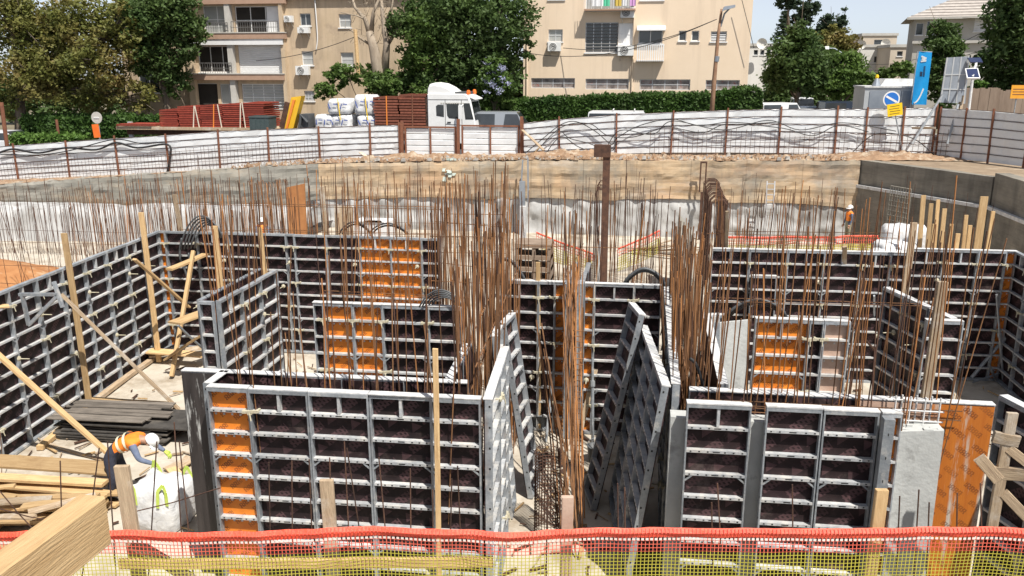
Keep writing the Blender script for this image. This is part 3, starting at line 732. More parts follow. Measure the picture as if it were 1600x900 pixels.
def form_wall(label, A, ang, spec, h=H, near=False, clamps=True, rimtop=False, z=0, seed=0):
    """spec: list of (width, kind, mid?)"""
    t = thing('formwork_wall', label, 'formwork', (A[0], A[1], z), R(ang)); rr = random.Random(seed + len(spec)); x = 0
    for i, sp in enumerate(spec):
        wd, kind = sp[0], sp[1]; mid = len(sp) > 2 and sp[2]
        panel(t, wd - .006, kind, h, mid, near, (x + .003, rr.uniform(-.014, .014), rr.uniform(-.012, 0)), (R(rr.uniform(-.35, .35)), R(rr.uniform(-.12, .12)), 0))
        if rimtop:
            g = MB(); g.box(.003, wd - .007, -DEP - .004, .024, h + .001, h + .014); g.build('top_rail', mat['rim'], t, (x, 0, 0))
        x += wd
        if clamps and i < len(spec) - 1:
            for k in ((1, 8) if near else (1, 4, 8) if rr.random() < .5 else (1, 6)):
                if near and rr.random() < .5: continue
                obj('clamp', clamp_me, t, (x + rr.uniform(-.03, .03), -DEP, h - k * h / ROWS + rr.uniform(-.01, .02)), (0, rr.uniform(-.12, .12), 0))
            if rr.random() < .45 and not near: obj('tie_nut', tie_me, t, (x - .12, -DEP, h * rr.choice((.35, .55, .75)) + .08))
    return t
B, O, T_ = 'black', 'orange', 'tan'
la = math.degrees(math.atan2(20.57 - 14.15, -12.8 + 12.28))
d0 = Vector((math.cos(R(la)), math.sin(R(la))))
s0 = Vector((-12.8, 20.57)) - d0 * 10.8
form_wall('long black formwork wall along the left side of the pit', s0, la, [(.9, B, i % 4 != 3) for i in range(12)], seed=1)
form_wall('back left formwork wall, black with two orange panels near its right end', (-12.8, 20.6), .6,
          [(.25, O), (.9, B), (.9, B, True), (.9, B), (.72, B), (.22, B), (.9, B), (.9, B), (.84, O, True), (.84, O, True), (.5, B)], seed=2)
# short wall standing between the back left wall and the front box
tb = form_wall('short black formwork stub seen end-on beside the left walkway', (-7.74, 14.12), 90, [(.9, B, True), (.87, B), (.85, B)], seed=3)
panel(tb, .27, B, loc=(-.02, .29, 0), rot=R(-90))
for i in range(3): panel(tb, .88, B, loc=((i + 1) * .88, .29, 0), rot=R(180))
form_wall('inner left formwork wall with two orange panels in front of the rebar', (-5.9, 14.35), 1.5, [(.2, B), (.57, O), (.57, O), (.86, B), (.62, B)], seed=4, rimtop=True)
# front box
form_wall('large front formwork wall, black panels with one orange panel at its left', (-5.72, 10.05), 1.5, [(.6, O), (.84, B, True), (.84, B, True), (.85, B, True), (.68, B)], near=True, rimtop=True, seed=5)
tb = form_wall('plywood contact side of the front box, scraped black at its left end', (-2.2, 10.62), 181.5, [(.9, B), (.9, B), (.9, B), (.86, B), (.64, 'scrape')], clamps=False, rimtop=True, seed=6)
form_wall('left end closure of the front formwork box', (-5.72, 10.58), -90, [(.5, B)], near=True, rimtop=True)
form_wall('grey perforated right side of the front formwork box', (-1.86, 10.06), 93, [(.9, B), (.75, B), (.55, B)], near=True, rimtop=True, seed=7)
form_wall('inner face of the front box right side, half hidden by rebar', (-2.5, 12.3), -88, [(.8, B), (.75, B)], clamps=False, rimtop=True)
# centre walls either side of the rebar corridor
form_wall('centre formwork wall left of the rebar corridor', (-2.68, 16.55), .6, [(.78, B, True), (.34, B), (.22, O)], rimtop=True, seed=8)
form_wall('centre formwork wall right of the rebar corridor', (-.95, 16.55), .6, [(.2, O), (.8, B, True), (.55, B)], rimtop=True, seed=9)
def channel(label, p, h=3.35, wd=.16, dp=.34, ang=0):
    g = MB(); g.box(0, wd, -dp, -dp + .012, 0, h); g.box(0, .012, -dp + .012, 0, 0, h); g.box(wd - .012, wd, -dp + .012, 0, 0, h)
    for k in range(10): g.box(wd * .45, wd * .55, -dp - .002, -dp + .001, .2 + k * .32, .235 + k * .32, 1)
    g.box(.012, wd - .012, -dp + .012, -.01, h - .012, h)
    return tag(g.build('steel_channel', [mat['galv'], mat['hole']], None, (*p, 0), R(ang)), label, 'steel channel')
channel('upright grey steel channel left of the rebar ladder', (-1.34, 16.5))
channel('upright grey steel channel right of the rebar ladder', (-1.09, 16.55), wd=.13)
form_wall('corridor formwork face hidden behind the left channel', (-1.33, 16.6), 90, [(.9, B), (.9, B)], clamps=False)
form_wall('corridor formwork face hidden behind the right channel', (-.96, 18.4), -90, [(.9, B), (.9, B)], clamps=False)
# right half
form_wall('back right formwork wall, all black panels, left of the tall timber', (1.9, 20.42), 2.2, [(.9, B, True), (.9, B), (.86, B, True), (.84, B, True), (.68, B, True), (.4, B)], rimtop=True, seed=10)
form_wall('sunlit black formwork wall in the far right corner', (6.68, 21.1), 1.5, [(.78, B, True), (.78, B, True), (.64, B), (.24, O)], rimtop=True, seed=11)
form_wall('shaded black formwork wall running along the right edge', (9.16, 21.25), -90, [(.9, B, i % 2 == 0) for i in range(8)], seed=12)
form_wall('inner right formwork wall with a bright orange panel', (2.16, 14.5), 1.5, [(.92, O, True), (.24, B), (.44, T_)], rimtop=True, seed=13)
tb = form_wall('shaded formwork box behind the right rebar, facing left', (5.08, 17.05), -75.5, [(.75, B), (.75, B), (.7, B)], rimtop=True, seed=14)
form_wall('narrow black formwork end panel beside the tall right timber', (5.08, 14.82), 2, [(.62, B)], rimtop=True, seed=15)
form_wall('left side of the right rebar wing, hidden by leaning panels', (.74, 16.4), -90.5, [(.9, B), (.9, B), (.9, B), (.9, B), (.9, B), (.9, B)], rimtop=True, seed=16)
form_wall('right side of the right rebar wing', (1.26, 11.1), 89.5, [(.9, B), (.9, B), (.9, B), (.8, B)], rimtop=True, seed=17, clamps=False)
form_wall('rear form of the right front wall, its pale top edge crossing below the rebar', (4.72, 10.86), 180.5, [(.8, 'scrapeor'), (.9, T_), (.9, B), (.9, B), (.4, B)], clamps=False, rimtop=True, seed=18)
# stripped concrete wall with panels still standing before it
g = MB()
for (x0, x1, y0, z1) in ((.58, 3.38, 10.52, 3.02),):
    nx, nz = 24, 24
    g.box(x0, x1, y0, y0 + .25, 0, z1)
tag(g.build('concrete_wall', mat['concrete']), 'fresh grey concrete wall behind the free-standing front right panels', 'concrete wall')
g = MB(); g.hexa([(3.44, 10.38, 0), (4.0, 10.38, 0), (4.0, 10.72, 0), (3.44, 10.72, 0)], [(3.42, 10.38, 3.06), (3.97, 10.4, 3.1), (3.97, 10.72, 3.1), (3.42, 10.72, 3.06)])
for i in range(26):
    x = 3.45 + .5 * random.random(); y = 10.42 + .26 * random.random(); s = rnd(.02, .06); g.box(x - s, x + s, y - s * .6, y + s * .6, 3.04, 3.07 + rnd(0, .04))
tag(g.build('concrete_column', mat['concrete']), 'pale pitted concrete pier at the right end of the front panels', 'concrete column')
def free_panel(label, A, ang, wd, kind=B, mid=True, tilt=0, h=H, near=True):
    t = thing('form_panel', label, 'form panel', (*A, 0) if len(A) == 2 else A, 0); t.rotation_euler = (R(tilt), 0, R(ang)); t.rotation_mode = 'XYZ'
    fm, rm, pm, sm, dm, rows = panel_meshes(wd, h, kind, mid, near)
    obj('frame', fm, t)
    for k in range(1, rows): obj('rib', rm, t, (0, 0, k * h / rows))
    obj('plywood_face', pm, t)
    if mid: obj('stiffener', sm, t, (wd / 2, 0, h - h / rows + .025))
    if dm: stuff(obj('rivets', dm, t))
    g = MB(); g.box(-.003, wd + .003, -DEP - .004, .024, h + .001, h + .02); g.build('top_rail', mat['rim'], t)
    return t
free_panel('wide black form panel, leftmost of the free-standing front right panels', (.77, 10.36), 1.5, .82, B, True, -1)
free_panel('black form panel with concrete-crusted ribs, second of the front right panels', (1.78, 10.38), 1.5, .70, B, False, -1.2)
free_panel('black form panel, third of the front right panels beside the orange strip', (2.49, 10.38), 1.5, .68, B, False, -1.2)
free_panel('narrow orange form panel at the right end of the front panels', (3.2, 10.4), 1.5, .24, O, False, -1)
channel('grey steel channel standing in front of the narrow orange panel', (3.17, 10.30), h=3.3, wd=.13, dp=.13, ang=1.5)
# leaning panels in the middle
def lean_panel(label, foot_a, foot_b, top_shift, wd_kind=B, h=H, flip=False):
    """foot_a nearer foot corner, foot_b farther one; top_shift: how far the head leans sideways"""
    a, b = Vector(foot_a), Vector(foot_b); x = (b - a).normalized(); wd = (b - a).length
    up = (Vector((top_shift[0], top_shift[1], 0)) + Vector((0, 0, math.sqrt(max(.1, h * h - top_shift[0] ** 2 - top_shift[1] ** 2))))); up = (up - x * up.dot(x)).normalized()
    y = up.cross(x)
    if flip: x, y, a = -x, -y, b
    t = thing('form_panel', label, 'form panel'); mx = Matrix((x, y, up)).transposed().to_4x4(); mx.translation = a; t.matrix_world = mx
    fm, rm, pm, sm, dm, rows = panel_meshes(round(wd, 3), h, wd_kind, False, True)
    obj('frame', fm, t)
    for k in range(1, rows): obj('rib', rm, t, (0, 0, k * h / rows))
    obj('plywood_face', pm, t)
    g = MB(); g.box(-.003, wd + .003, -DEP - .004, .024, h + .001, h + .02); g.build('top_rail', mat['rim'], t)
    return t
lean_panel('grey form panel leaning on the left rebar wing, seen edge-on', (-1.72, 13.5, 0), (-1.64, 14.15, 0), (-.50, .1))
lean_panel('narrow grey form panel propped behind the edge-on leaning panel', (-1.98, 12.75, 0), (-2.0, 13.35, 0), (-.25, .1))
lean_panel('tall grey form panel leaning to the right, left leg of the A-shaped pair', (-.47, 13.25, 0), (-.65, 13.97, 0), (.70, .17), h=3.63, flip=True)
for k, lb in enumerate(('nearest of three grey form panels leaning in a row on the right rebar wing', 'middle one of three grey form panels leaning on the right rebar wing', 'farthest of three grey form panels leaning on the right rebar wing')):
    lean_panel(lb, (.12 - .10 * k, 10.92 + .94 * k, 0), (.12 - .10 * (k + 1) + .004, 10.92 + .94 * (k + 1) - .008, 0), (.44, .05), flip=True)
free_panel('small grey-framed black panel leaning on the back right wall', (2.85, 20.05), 2, .6, B, False, -4, 2.7, False)
free_panel('orange form panel with dark side, tilted, beside the right rebar wing', (1.32, 14.35), 30, .35, O, False, -2, H, False)
g = MB(); g.hexa([(1.78, 14.3, 0), (2.12, 14.42, 0), (2.12, 14.47, 0), (1.78, 14.35, 0)], [(1.55, 14.4, 3.2), (2.1, 14.5, 3.25), (2.1, 14.55, 3.25), (1.55, 14.45, 3.2)])
tag(g.build('plywood_board', mat['concrete']), 'cement-grey board standing left of the bright orange panel', 'board')
g = MB(); g.hexa([(1.52, 14.2, 0), (1.66, 14.2, 0), (1.66, 14.3, 0), (1.52, 14.3, 0)], [(1.40, 14.25, 3.35), (1.54, 14.25, 3.35), (1.54, 14.35, 3.35), (1.40, 14.35, 3.35)])
tag(g.build('steel_channel', mat['galv']), 'pale steel rail leaning between the orange strip and grey board', 'steel rail')
# plywood sheets lying on the slab behind the front box
g = MB(); g.box(0, 1.05, 0, .8, 0, .9); g.box(-.03, 1.08, -.03, .83, .9, .93)
tag(g.build('timber_box', mat['woodx'], None, (-7.0, 14.6, 0), R(3)), 'pale timber box form standing between the stub and inner left wall', 'box form')

# ================================================================== reinforcement
_bm = {}
def bar_mesh(r, m):
    k = (r, m)
    if k not in _bm:
        _bm[k] = []
        for q in range(6):       # six slightly different bends
            rr = random.Random(q); ax, ay = rr.uniform(-.012, .012), rr.uniform(-.012, .012); g = MB()
            g.tube([(ax * math.sin(2.6 * s) * (1 + q * .3), ay * math.sin(3.4 * s), s) for s in (0, .3, .6, .8, 1)], r, 5); _bm[k].append(g.mesh('vertical_bar', mat[m]))
    return random.choice(_bm[k])
def cage(label, rows, z0=0, r=.011, m='rust', lean=.035, hor=0, name='rebar_cage', hz=None):
    """rows: list of (A, B, count, ztopA, ztopB, jitter) -> one tied cage, each bar a part"""
    a0 = rows[0][0]
    t = thing(name, label, 'rebar', (a0[0], a0[1], z0)); rr = random.Random(int(a0[0] * 100 + a0[1] * 7))
    r *= .8
    for A, B_, n_, za, zb, jit in rows:
        for i in range(n_):
            s = (i + .5) / n_ + rr.uniform(-.35, .35) / n_
            x = A[0] + (B_[0] - A[0]) * s - a0[0] + rr.uniform(-.03, .03); y = A[1] + (B_[1] - A[1]) * s - a0[1] + rr.uniform(-.03, .03)
            L = za + (zb - za) * s - z0 + rr.gauss(0, jit)
            mm = m if m != 'rust' else rr.choice(('rust', 'rust', 'rust', 'rust2', 'rustdark'))
            o = obj('vertical_bar', bar_mesh(r * rr.choice((.85, 1, 1, 1.15)), mm), t, (x, y, 0), (rr.gauss(0, lean), rr.gauss(0, lean), 0), (1, 1, L))
        for k in range(hor):
            z = (hz[k] if hz else (za - z0) * (.18 + .8 * k / max(1, hor)))
            g = MB(); g.tube([(A[0] - a0[0], A[1] - a0[1] - .02, z), (B_[0] - a0[0], B_[1] - a0[1] - .02, z + rr.uniform(-.04, .04))], r * .85, 5); g.build('horizontal_bar', mat[m], t)
    return t
cage('rusty bars rising out of the front formwork box', [((-5.5, 10.22), (-2.1, 10.26), 20, 4.9, 4.4, .35), ((-5.5, 10.42), (-2.1, 10.46), 20, 5.0, 4.5, .4)], hor=2, hz=(2.2, 2.9))
cage('dense rusty bars rising from the left wing towards the centre', [((-2.06, 10.5), (-2.3, 16.4), 44, 4.7, 4.9, .2), ((-2.3, 10.6), (-2.62, 16.4), 44, 4.7, 4.9, .2)], r=.0125, hor=3, hz=(1.6, 2.8, 3.6))
cage('tall rusty bars behind the right end of the back left wall', [((-4.85, 20.3), (-3.2, 20.5), 28, 4.8, 5.1, .25), ((-4.7, 19.2), (-2.9, 18.6), 26, 4.8, 4.9, .25), ((-4.4, 17.4), (-2.8, 17.4), 22, 4.7, 4.8, .2)], r=.014, hor=2, hz=(3.0, 4.0))
cage('rusty bars above the inner left wall with orange panels', [((-5.85, 14.55), (-3.0, 14.62), 24, 5.1, 5.3, .3), ((-5.85, 14.8), (-3.0, 14.85), 16, 5.0, 5.2, .3)], hor=1, hz=(3.4,))
cage('rusty bars rising out of the black formwork stub on the left', [((-7.86, 14.25), (-7.9, 16.8), 16, 5.0, 5.1, .25), ((-7.98, 14.25), (-8.02, 16.8), 14, 5.0, 5.1, .25)], r=.012)
cage('rusty bars rising behind the back left formwork wall', [((-12.3, 20.85), (-5.0, 20.95), 64, 4.4, 4.6, .35), ((-10.6, 21.15), (-5.0, 21.25), 48, 4.4, 4.6, .35)], r=.0125, hor=2, hz=(3.3, 4.0))
cage('thin rusty bars standing in a long row far behind the left wall', [((-29, 31), (-13.2, 31.3), 120, 2.5, 3.2, .4)], r=.0115, m='rustdark', hor=2, hz=(.5, 1.0))
cage('haze of thin dark bars close behind the left wall', [((-22.5, 26), (-13.3, 26.2), 80, 2.7, 3.6, .4)], r=.0095, m='rustdark', lean=.045)
cage('brown rebar thicket behind the middle of the left wall', [((-21.5, 28.4), (-15.5, 28.6), 80, 2.9, 3.5, .4), ((-21, 29.2), (-16, 29.4), 40, 2.9, 3.3, .4)], r=.0115)
cage('sparse bars at the far left edge behind the soil heap', [((-23, 23), (-13.4, 23.4), 34, 2.9, 4.0, .4)], r=.0095, m='rustdark', lean=.06, hor=2, hz=(.9, 1.5))
cage('rusty bars in front of the back wall left of centre', [((-13.5, 34.5), (-4.8, 34.8), 80, 2.8, 3.0, .45)], r=.0115, m='rustdark', hor=2, hz=(.5, 1.1))
cage('dark bars beside the brown steel column in the centre', [((-3.2, 29), (1.2, 29.4), 48, 3.4, 3.5, .35), ((-1.3, 24), (.6, 24.5), 18, 3.8, 4.3, .4)], r=.0135, m='rustdark', lean=.04)
cage('rusty corridor bars between the two centre walls', [((-2.5, 18.6), (.4, 18.8), 34, 4.4, 4.3, .35), ((-1.26, 15.6), (-1.16, 19.2), 14, 4.7, 4.8, .3)], r=.0125, hor=1, hz=(3.6,))
cage('dense rusty bars rising from the right wing', [((.80, 11.0), (.78, 16.5), 48, 4.55, 4.65, .17), ((.96, 11.0), (.94, 16.5), 48, 4.6, 4.65, .17), ((1.08, 11.2), (1.08, 16.5), 34, 4.5, 4.6, .2)], r=.0125, hor=2, hz=(2.9, 3.4))
cage('rusty bars rising out of the right front wall', [((1.0, 10.62), (3.95, 10.66), 24, 5.0, 5.2, .35), ((1.0, 10.78), (4.3, 10.8), 22, 4.9, 5.2, .4)], hor=2, hz=(3.12, 3.2))
cage('rusty bars above the inner right wall with the bright orange panel', [((1.5, 14.75), (5.0, 14.85), 26, 4.8, 4.8, .35), ((1.5, 15.0), (5.0, 15.1), 14, 4.8, 4.8, .35)], hor=1, hz=(3.5,))
cage('rusty bars in the shaded box behind the tall right timber', [((5.3, 16.9), (5.85, 14.95), 14, 4.5, 4.6, .25)], r=.0125)
cage('rusty bars rising behind the back right formwork wall', [((1.8, 20.75), (6.3, 20.95), 36, 4.5, 4.5, .3), ((2.0, 21.1), (6.3, 21.3), 18, 4.4, 4.5, .3)], r=.0125, hor=1, hz=(3.6,))
cage('thin bars before the back wall right of centre', [((2.6, 33), (7.6, 33.6), 60, 2.7, 2.9, .4)], r=.011, m='rustdark', hor=1, hz=(.8,))
cage('thin bars before the shaded corner wall on the right', [((9.9, 35.2), (12.9, 32.2), 26, 2.8, 2.8, .4)], r=.011, m='rustdark')
cage('starter bars on the left slab edge beside the long formwork wall', [((-11.75, 11.6), (-11.8, 12.9), 13, .9, 1.0, .2)], r=.009, lean=.12)
# U-bar curtains
def ucurtain(label, A, B_, n_, zt_, dp=.5, m='rustdark'):
    t = thing('rebar_cage', label, 'rebar', (*A, 0)); d = Vector((B_[0] - A[0], B_[1] - A[1], 0)); nr = Vector((d.y, -d.x, 0)).normalized() * dp
    g = MB(); h = zt_
    pts = [Vector((0, 0, 0)), Vector((0, 0, h - .15)), nr * .25 + Vector((0, 0, h)), nr * .75 + Vector((0, 0, h)), nr + Vector((0, 0, h - .15)), nr]
    g.tube(pts, .013, 5); me = g.mesh('looped_bar', mat[m])
    for i in range(n_):
        p = d * (i / (n_ - 1)); obj('looped_bar', me, t, p + Vector((rnd(-.03, .03), rnd(-.03, .03), rnd(-.12, .03))))
    return t
ucurtain('dark curtain of looped rebar left of the concrete block at centre right', (2.55, 28.5), (2.75, 34.5), 44, 3.3, .55)
ucurtain('narrow stack of looped rebar behind the brown steel column', (-1.35, 28), (-1.35, 31), 10, 3.6, .3)
ucurtain('looped rebar cage left of the rusty plywood sheet', (-16.2, 33), (-14.9, 34), 12, 3.0, .4, 'rust')
cage('rebar ladder standing in the corridor between the channels', [((-1.02, 14.7), (-1.02, 14.7), 1, 3.3, 3.3, 0), ((-.86, 14.7), (-.86, 14.7), 1, 3.3, 3.3, 0)], lean=0.0, hor=0, r=.014)
t = [o for o in COL.objects if o.name.startswith('rebar_cage')][-1]
for k in range(26):
    g = MB(); g.tube([(-.02, -.015, .1 + k * .11), (.18, -.015, .1 + k * .11 + rnd(-.01, .01))], .01, 4); g.build('rung', mat['rust'], t)
# loose bars leaning in the corridor
LB = [((838, 500), 3.0, (872, 820)), ((842, 520), 2.8, (878, 830)), ((850, 545), 2.6, (886, 835)), ((858, 580), 2.2, (890, 815)), ((846, 505), 3.0, (896, 850)), ((866, 620), 2.0, (905, 840)), ((856, 560), 2.5, (900, 870))]
for li, (a, zt_, b) in enumerate(sorted(LB, key=lambda q: q[2][0])):
    p, q = PZ(*a, zt_), PZ(*b, .0); g = MB(); g.tube([(0, 0, 0), (q + (p - q) * .5) - q + Vector((.03, 0, 0)), p - q], .014, 5)
    tag(g.build('steel_bar', mat['rust'], None, q), ORD[li] + ' loose rusty bar from the left by its foot, leaning in the corridor bundle', 'rebar', 'bars leaning in the corridor')
t = thing('rebar_bundle', 'dense upright bundle of rusty bars leaning in the central corridor', 'rebar', (-1.0, 15, 0)); rr = random.Random(8)
for i in range(24):
    q = PZ(rr.uniform(874, 914), rr.uniform(690, 850), 0) - Vector((-1.0, 15, 0)); p = Vector((rr.uniform(-1.32, -.9) + 1.0, rr.uniform(.2, 1.3), rr.uniform(3.2, 4.5)))
    g = MB(); g.tube([q, q.lerp(p, .5) + Vector((rr.uniform(-.03, .03), 0, 0)), p], .011, 5); g.build('bar', mat[rr.choice(('rust', 'rust2'))], t)
# welded mesh roll standing in the corridor
g = MB(); o = PZ(855, 830, 0); n_ = 22
for i in range(n_):
    a = i / n_ * math.pi * 1.7; g.tube([(.22 * math.cos(a), .22 * math.sin(a), 0), (.20 * math.cos(a), .24 * math.sin(a), 1.5)], .006, 4)
for k in range(26):
    g.tube([(.22 * math.cos(i / 18 * math.pi * 1.7), .22 * math.sin(i / 18 * math.pi * 1.7), .03 + k * .057) for i in range(19)], .006, 4)
tag(g.build('mesh_roll', mat['rustdark'], None, o), 'roll of rusty wire mesh standing on the corridor floor', 'wire mesh')
# near starter bars between the net and the front walls
for i, (x, yt, dx) in enumerate(((94, 720, 2), (155, 700, -25), (168, 690, 12), (245, 690, -14), (272, 660, 14), (280, 690, 22), (420, 722, 4), (456, 720, 3), (483, 718, 4), (515, 715, 3), (538, 690, 8), (542, 700, 28), (592, 715, 14), (641, 732, 2), (676, 765, 2), (706, 748, -3), (715, 728, 6), (855, 775, 0), (965, 755, 0), (976, 762, 1), (1112, 785, 0), (1121, 755, 8), (1238, 757, 1), (1406, 775, -5), (1436, 765, -7), (1452, 785, -2), (1496, 770, -2), (1532, 755, 3))):
    p = PY(x, yt, 7.6); q = PY(x + dx, 880, 7.6); q2 = q + (q - p).normalized() * (q.z - .0) / max(.2, (p - q).normalized().z)
    g = MB(); L = (p - q2); g.tube([(0, 0, 0), L * .6 + Vector((rnd(-.02, .02), 0, 0)), L], .0075, 5)
    o_ = tag(g.build('starter_bar', mat['rustdark'], None, q2), ORD[i] + ' from the left of the thin starter bars poking up behind the red net', 'rebar', 'starter bars behind the net')
for i, (a, b, lb) in enumerate((((195, 803), (345, 762), 'bent thin bar crossing in front of the white bag'), ((0, 795), (90, 815), 'thin rusty bar lying low over the timber at far left'), ((0, 768), (55, 830), 'thin rusty bar slanting down over the timber stack'))):
    p, q = PY(*a, 7.7), PY(*b, 7.7); g = MB(); g.tube([(0, 0, 0), (q - p) * .5 + Vector((0, 0, -.02)), q - p], .007, 5); tag(g.build('steel_bar', mat['rustdark'], None, p), lb, 'rebar')
# arched black conduits springing out of walls
def arch(label, a, b, top, Y, n_=3, r=.028, m='greyhose'):
    t = thing('conduit_loop', label, 'conduit', PY(*a, Y)); o = PY(*a, Y)
    for k in range(n_):
        A_, B_, C = PY(a[0] + k * 4, a[1], Y), PY(b[0] - k * 3, b[1], Y), PY((a[0] + b[0]) / 2, top + k * 4, Y)
        g = MB(); pts = []
        for i in range(15):
            s = i / 14; x = A_.lerp(B_, s); hh = C.z - (A_.z + B_.z) / 2; pts.append(x - o + Vector((rnd(-.01, .01), k * .05, hh * math.sin(math.pi * s) ** .7)))
        g.tube(pts, r, 6); g.build('hose', mat[m], t, smooth=True)
arch('grey conduits arching over the left back wall corner', (282, 390), (348, 372), 338, 20.1, 5, .022)
arch('thin black conduit arch above the back left wall, left of a pair', (530, 366), (578, 364), 347, 21.6, 2, .025)
arch('thin black conduit arch above the back left wall, right of a pair', (578, 364), (637, 366), 349, 21.6, 2, .025)
arch('bundle of black conduits arching over the inner left wall', (655, 480), (722, 480), 453, 14.2, 5, .016)
arch('thick black conduit arch above the centre right wall', (974, 446), (1042, 452), 420, 16.9, 2, .035)
arch('thick dark conduits arching in front of the back right wall', (1135, 495), (1230, 497), 468, 15.5, 3, .03)
arch('dark conduit arch beside the centre left wall', (780, 410), (820, 440), 408, 17.3, 2, .03)
cable('tangle of dark conduit hanging down the back left wall', cpx([(284, 372), (281, 400), (290, 425), (296, 440), (300, 420), (294, 395)], 20.3), .03, m='greyhose')
cable('black hose lying in the right wing corner', cpx([(1078, 560), (1088, 570), (1098, 600), (1105, 625)], 11.2), .025)

# ------------------------------------------------------------------ steel column, sheets and other things at the back of the pit
p = PY(948, 245, 24.0); q = PY(930, 236, 24.0)
t = thing('steel_column', 'tall brown steel column with a plate on its head, centre', 'steel column', (p.x, 24, 0))
g = MB(); h = p.z
g.box(-.1, .1, -.12, -.09, 0, h); g.box(-.1, .1, .09, .12, 0, h); g.box(-.012, .012, -.09, .09, 0, h); g.build('shaft', mat['rustdark'], t)
g = MB(); g.box(-.36, .11, -.16, .13, h, h + .34); g.build('head_plate', mat['rustdark'], t)
a = PY(447, 293, 32.5); b = PY(475, 287, 33.5); g = MB(); g.hexa([(a.x, a.y, 0), (b.x, b.y, 0), (b.x, b.y + .05, 0), (a.x, a.y + .05, 0)], [a, b, b + Vector((0, .05, 0)), a + Vector((0, .05, 0))])
tag(g.build('plywood_sheet', mat['plyscrapeor'] if False else M('rust_brown_plywood', (.30,.12,.04), (.38,.17,.06), .7, 3, 0, .1)), 'rust-brown plywood sheet standing in the back left of the pit', 'plywood')
for (x0, y0, x1, y1, Y, lb) in ((522, 322, 552, 372, 30, 'pale board standing behind the back left wall'), ):
    a, b = PY(x0, y0, Y), PY(x1, y1, Y); g = MB(); g.box(a.x, b.x, Y, Y + .05, 0, a.z); tag(g.build('plywood_sheet', mat['woodold']), lb, 'board')
a, b = PY(552, 346, 27), PY(607, 366, 27); g = MB(); g.box(a.x, b.x, 27, 27.8, 0, a.z)
for k in range(6): g.box(a.x + rnd(0, .9), a.x + rnd(.95, 1.1), 26.95, 27.3, a.z, a.z + rnd(.02, .08))
tag(g.build('foam_block', mat['white']), 'white block standing behind the conduit arches', 'block')
a, b = PY(1065, 345, 26), PY(1095, 390, 26)
g = MB(); g.hexa([(a.x + .1, 25.0, 0), (b.x, 25.0, 0), (b.x, 30, 0), (a.x + .1, 30, 0)], [(a.x + .1, 25.0, a.z - 1.3), (b.x, 25.0, a.z - 1.9), (b.x, 30, a.z - 1.1), (a.x + .1, 30, a.z - .4)])
tag(g.build('concrete_block', mat['capgrey']), 'light grey concrete block under the looped rebar curtain', 'concrete block')
# steel twin-post stubs on the far wall
for x, lb in ((1097, 'pair of rusty flat bars standing on the back wall, right'), (816, 'grey prop standing against the back wall below the gate')):
    a, b = PY(x, 255 if x > 1000 else 283, 38.4), PY(x, 300 if x > 1000 else 328, 38.4); g = MB()
    if x > 1000:
        g.bar((-.12, 0, 0), (-.12, 0, a.z - b.z), .06, .06, up=(0, 1, 0)); g.bar((.12, 0, 0), (.12, 0, a.z - b.z), .06, .06, up=(0, 1, 0)); g.box(-.15, .15, -.04, .04, a.z - b.z, a.z - b.z + .08)
        g.bar((0, 0, -b.z), (0, 0, 0), .12, .12, up=(0, 1, 0))
    else:
        g.bar((0, 0, -b.z), (0, 0, a.z - b.z), .26, .2, up=(0, 1, 0)); g.bar((-.04, 0, a.z - b.z), (.02, 0, a.z - b.z + 1.0), .06, .06, up=(0, 1, 0)); g.bar((.3, -.05, a.z - b.z - 1.2), (.26, -.05, a.z - b.z + 1.1), .07, .07, up=(0, 1, 0))
    tag(g.build('steel_post', mat['rustdark'] if x > 1000 else mat['greysteel'], None, b), lb, 'post')
for x0, x1, yt, lb in ((813, 822, 322, 'white concrete post left of the far net'), (935, 944, 375, 'white concrete post beside the brown steel column')):
    a, b = PY(x0, yt, 26), PY(x1, yt, 26); g = MB(); g.box(a.x, b.x, 25.9, 26.1, 0, a.z); tag(g.build('concrete_post', mat['rim']), lb, 'post')
# ladder on the back wall
a, b = PY(1199, 283, 38.2), PY(1211, 283, 38.2); c = PY(1200, 342, 38.0)
t = thing('ladder', 'pale aluminium ladder leaning on the back wall', 'ladder', (a.x, 37.9, c.z)); h = a.z - c.z; wd = b.x - a.x
for x in (0, wd): g = MB(); g.bar((x, 0, 0), (x, .35, h), .05, .06, up=(0, 1, 0)); g.build('stile', mat['alu'], t)
for k in range(7): g = MB(); z = (k + .5) * h / 7; g.bar((0, .35 * z / h, z), (wd, .35 * z / h, z), .04, .04); g.build('rung', mat['alu'], t)
# wire mesh panel in the shaded corner
g = MB(); A_ = PY(1392, 290, 36.2); B_ = PY(1425, 290, 35.2)
for k in range(9): q = A_.lerp(B_, k / 8); g.tube([(q.x, q.y, .4), (q.x, q.y, A_.z)], .014, 4)
for k in range(13): z = .5 + (A_.z - .5) * k / 12; g.tube([(A_.x, A_.y, z), (B_.x, B_.y, z)], .014, 4)
tag(g.build('rebar_mesh', mat['capgrey']), 'pale wire mesh panel hanging in the shaded corner', 'rebar mesh')
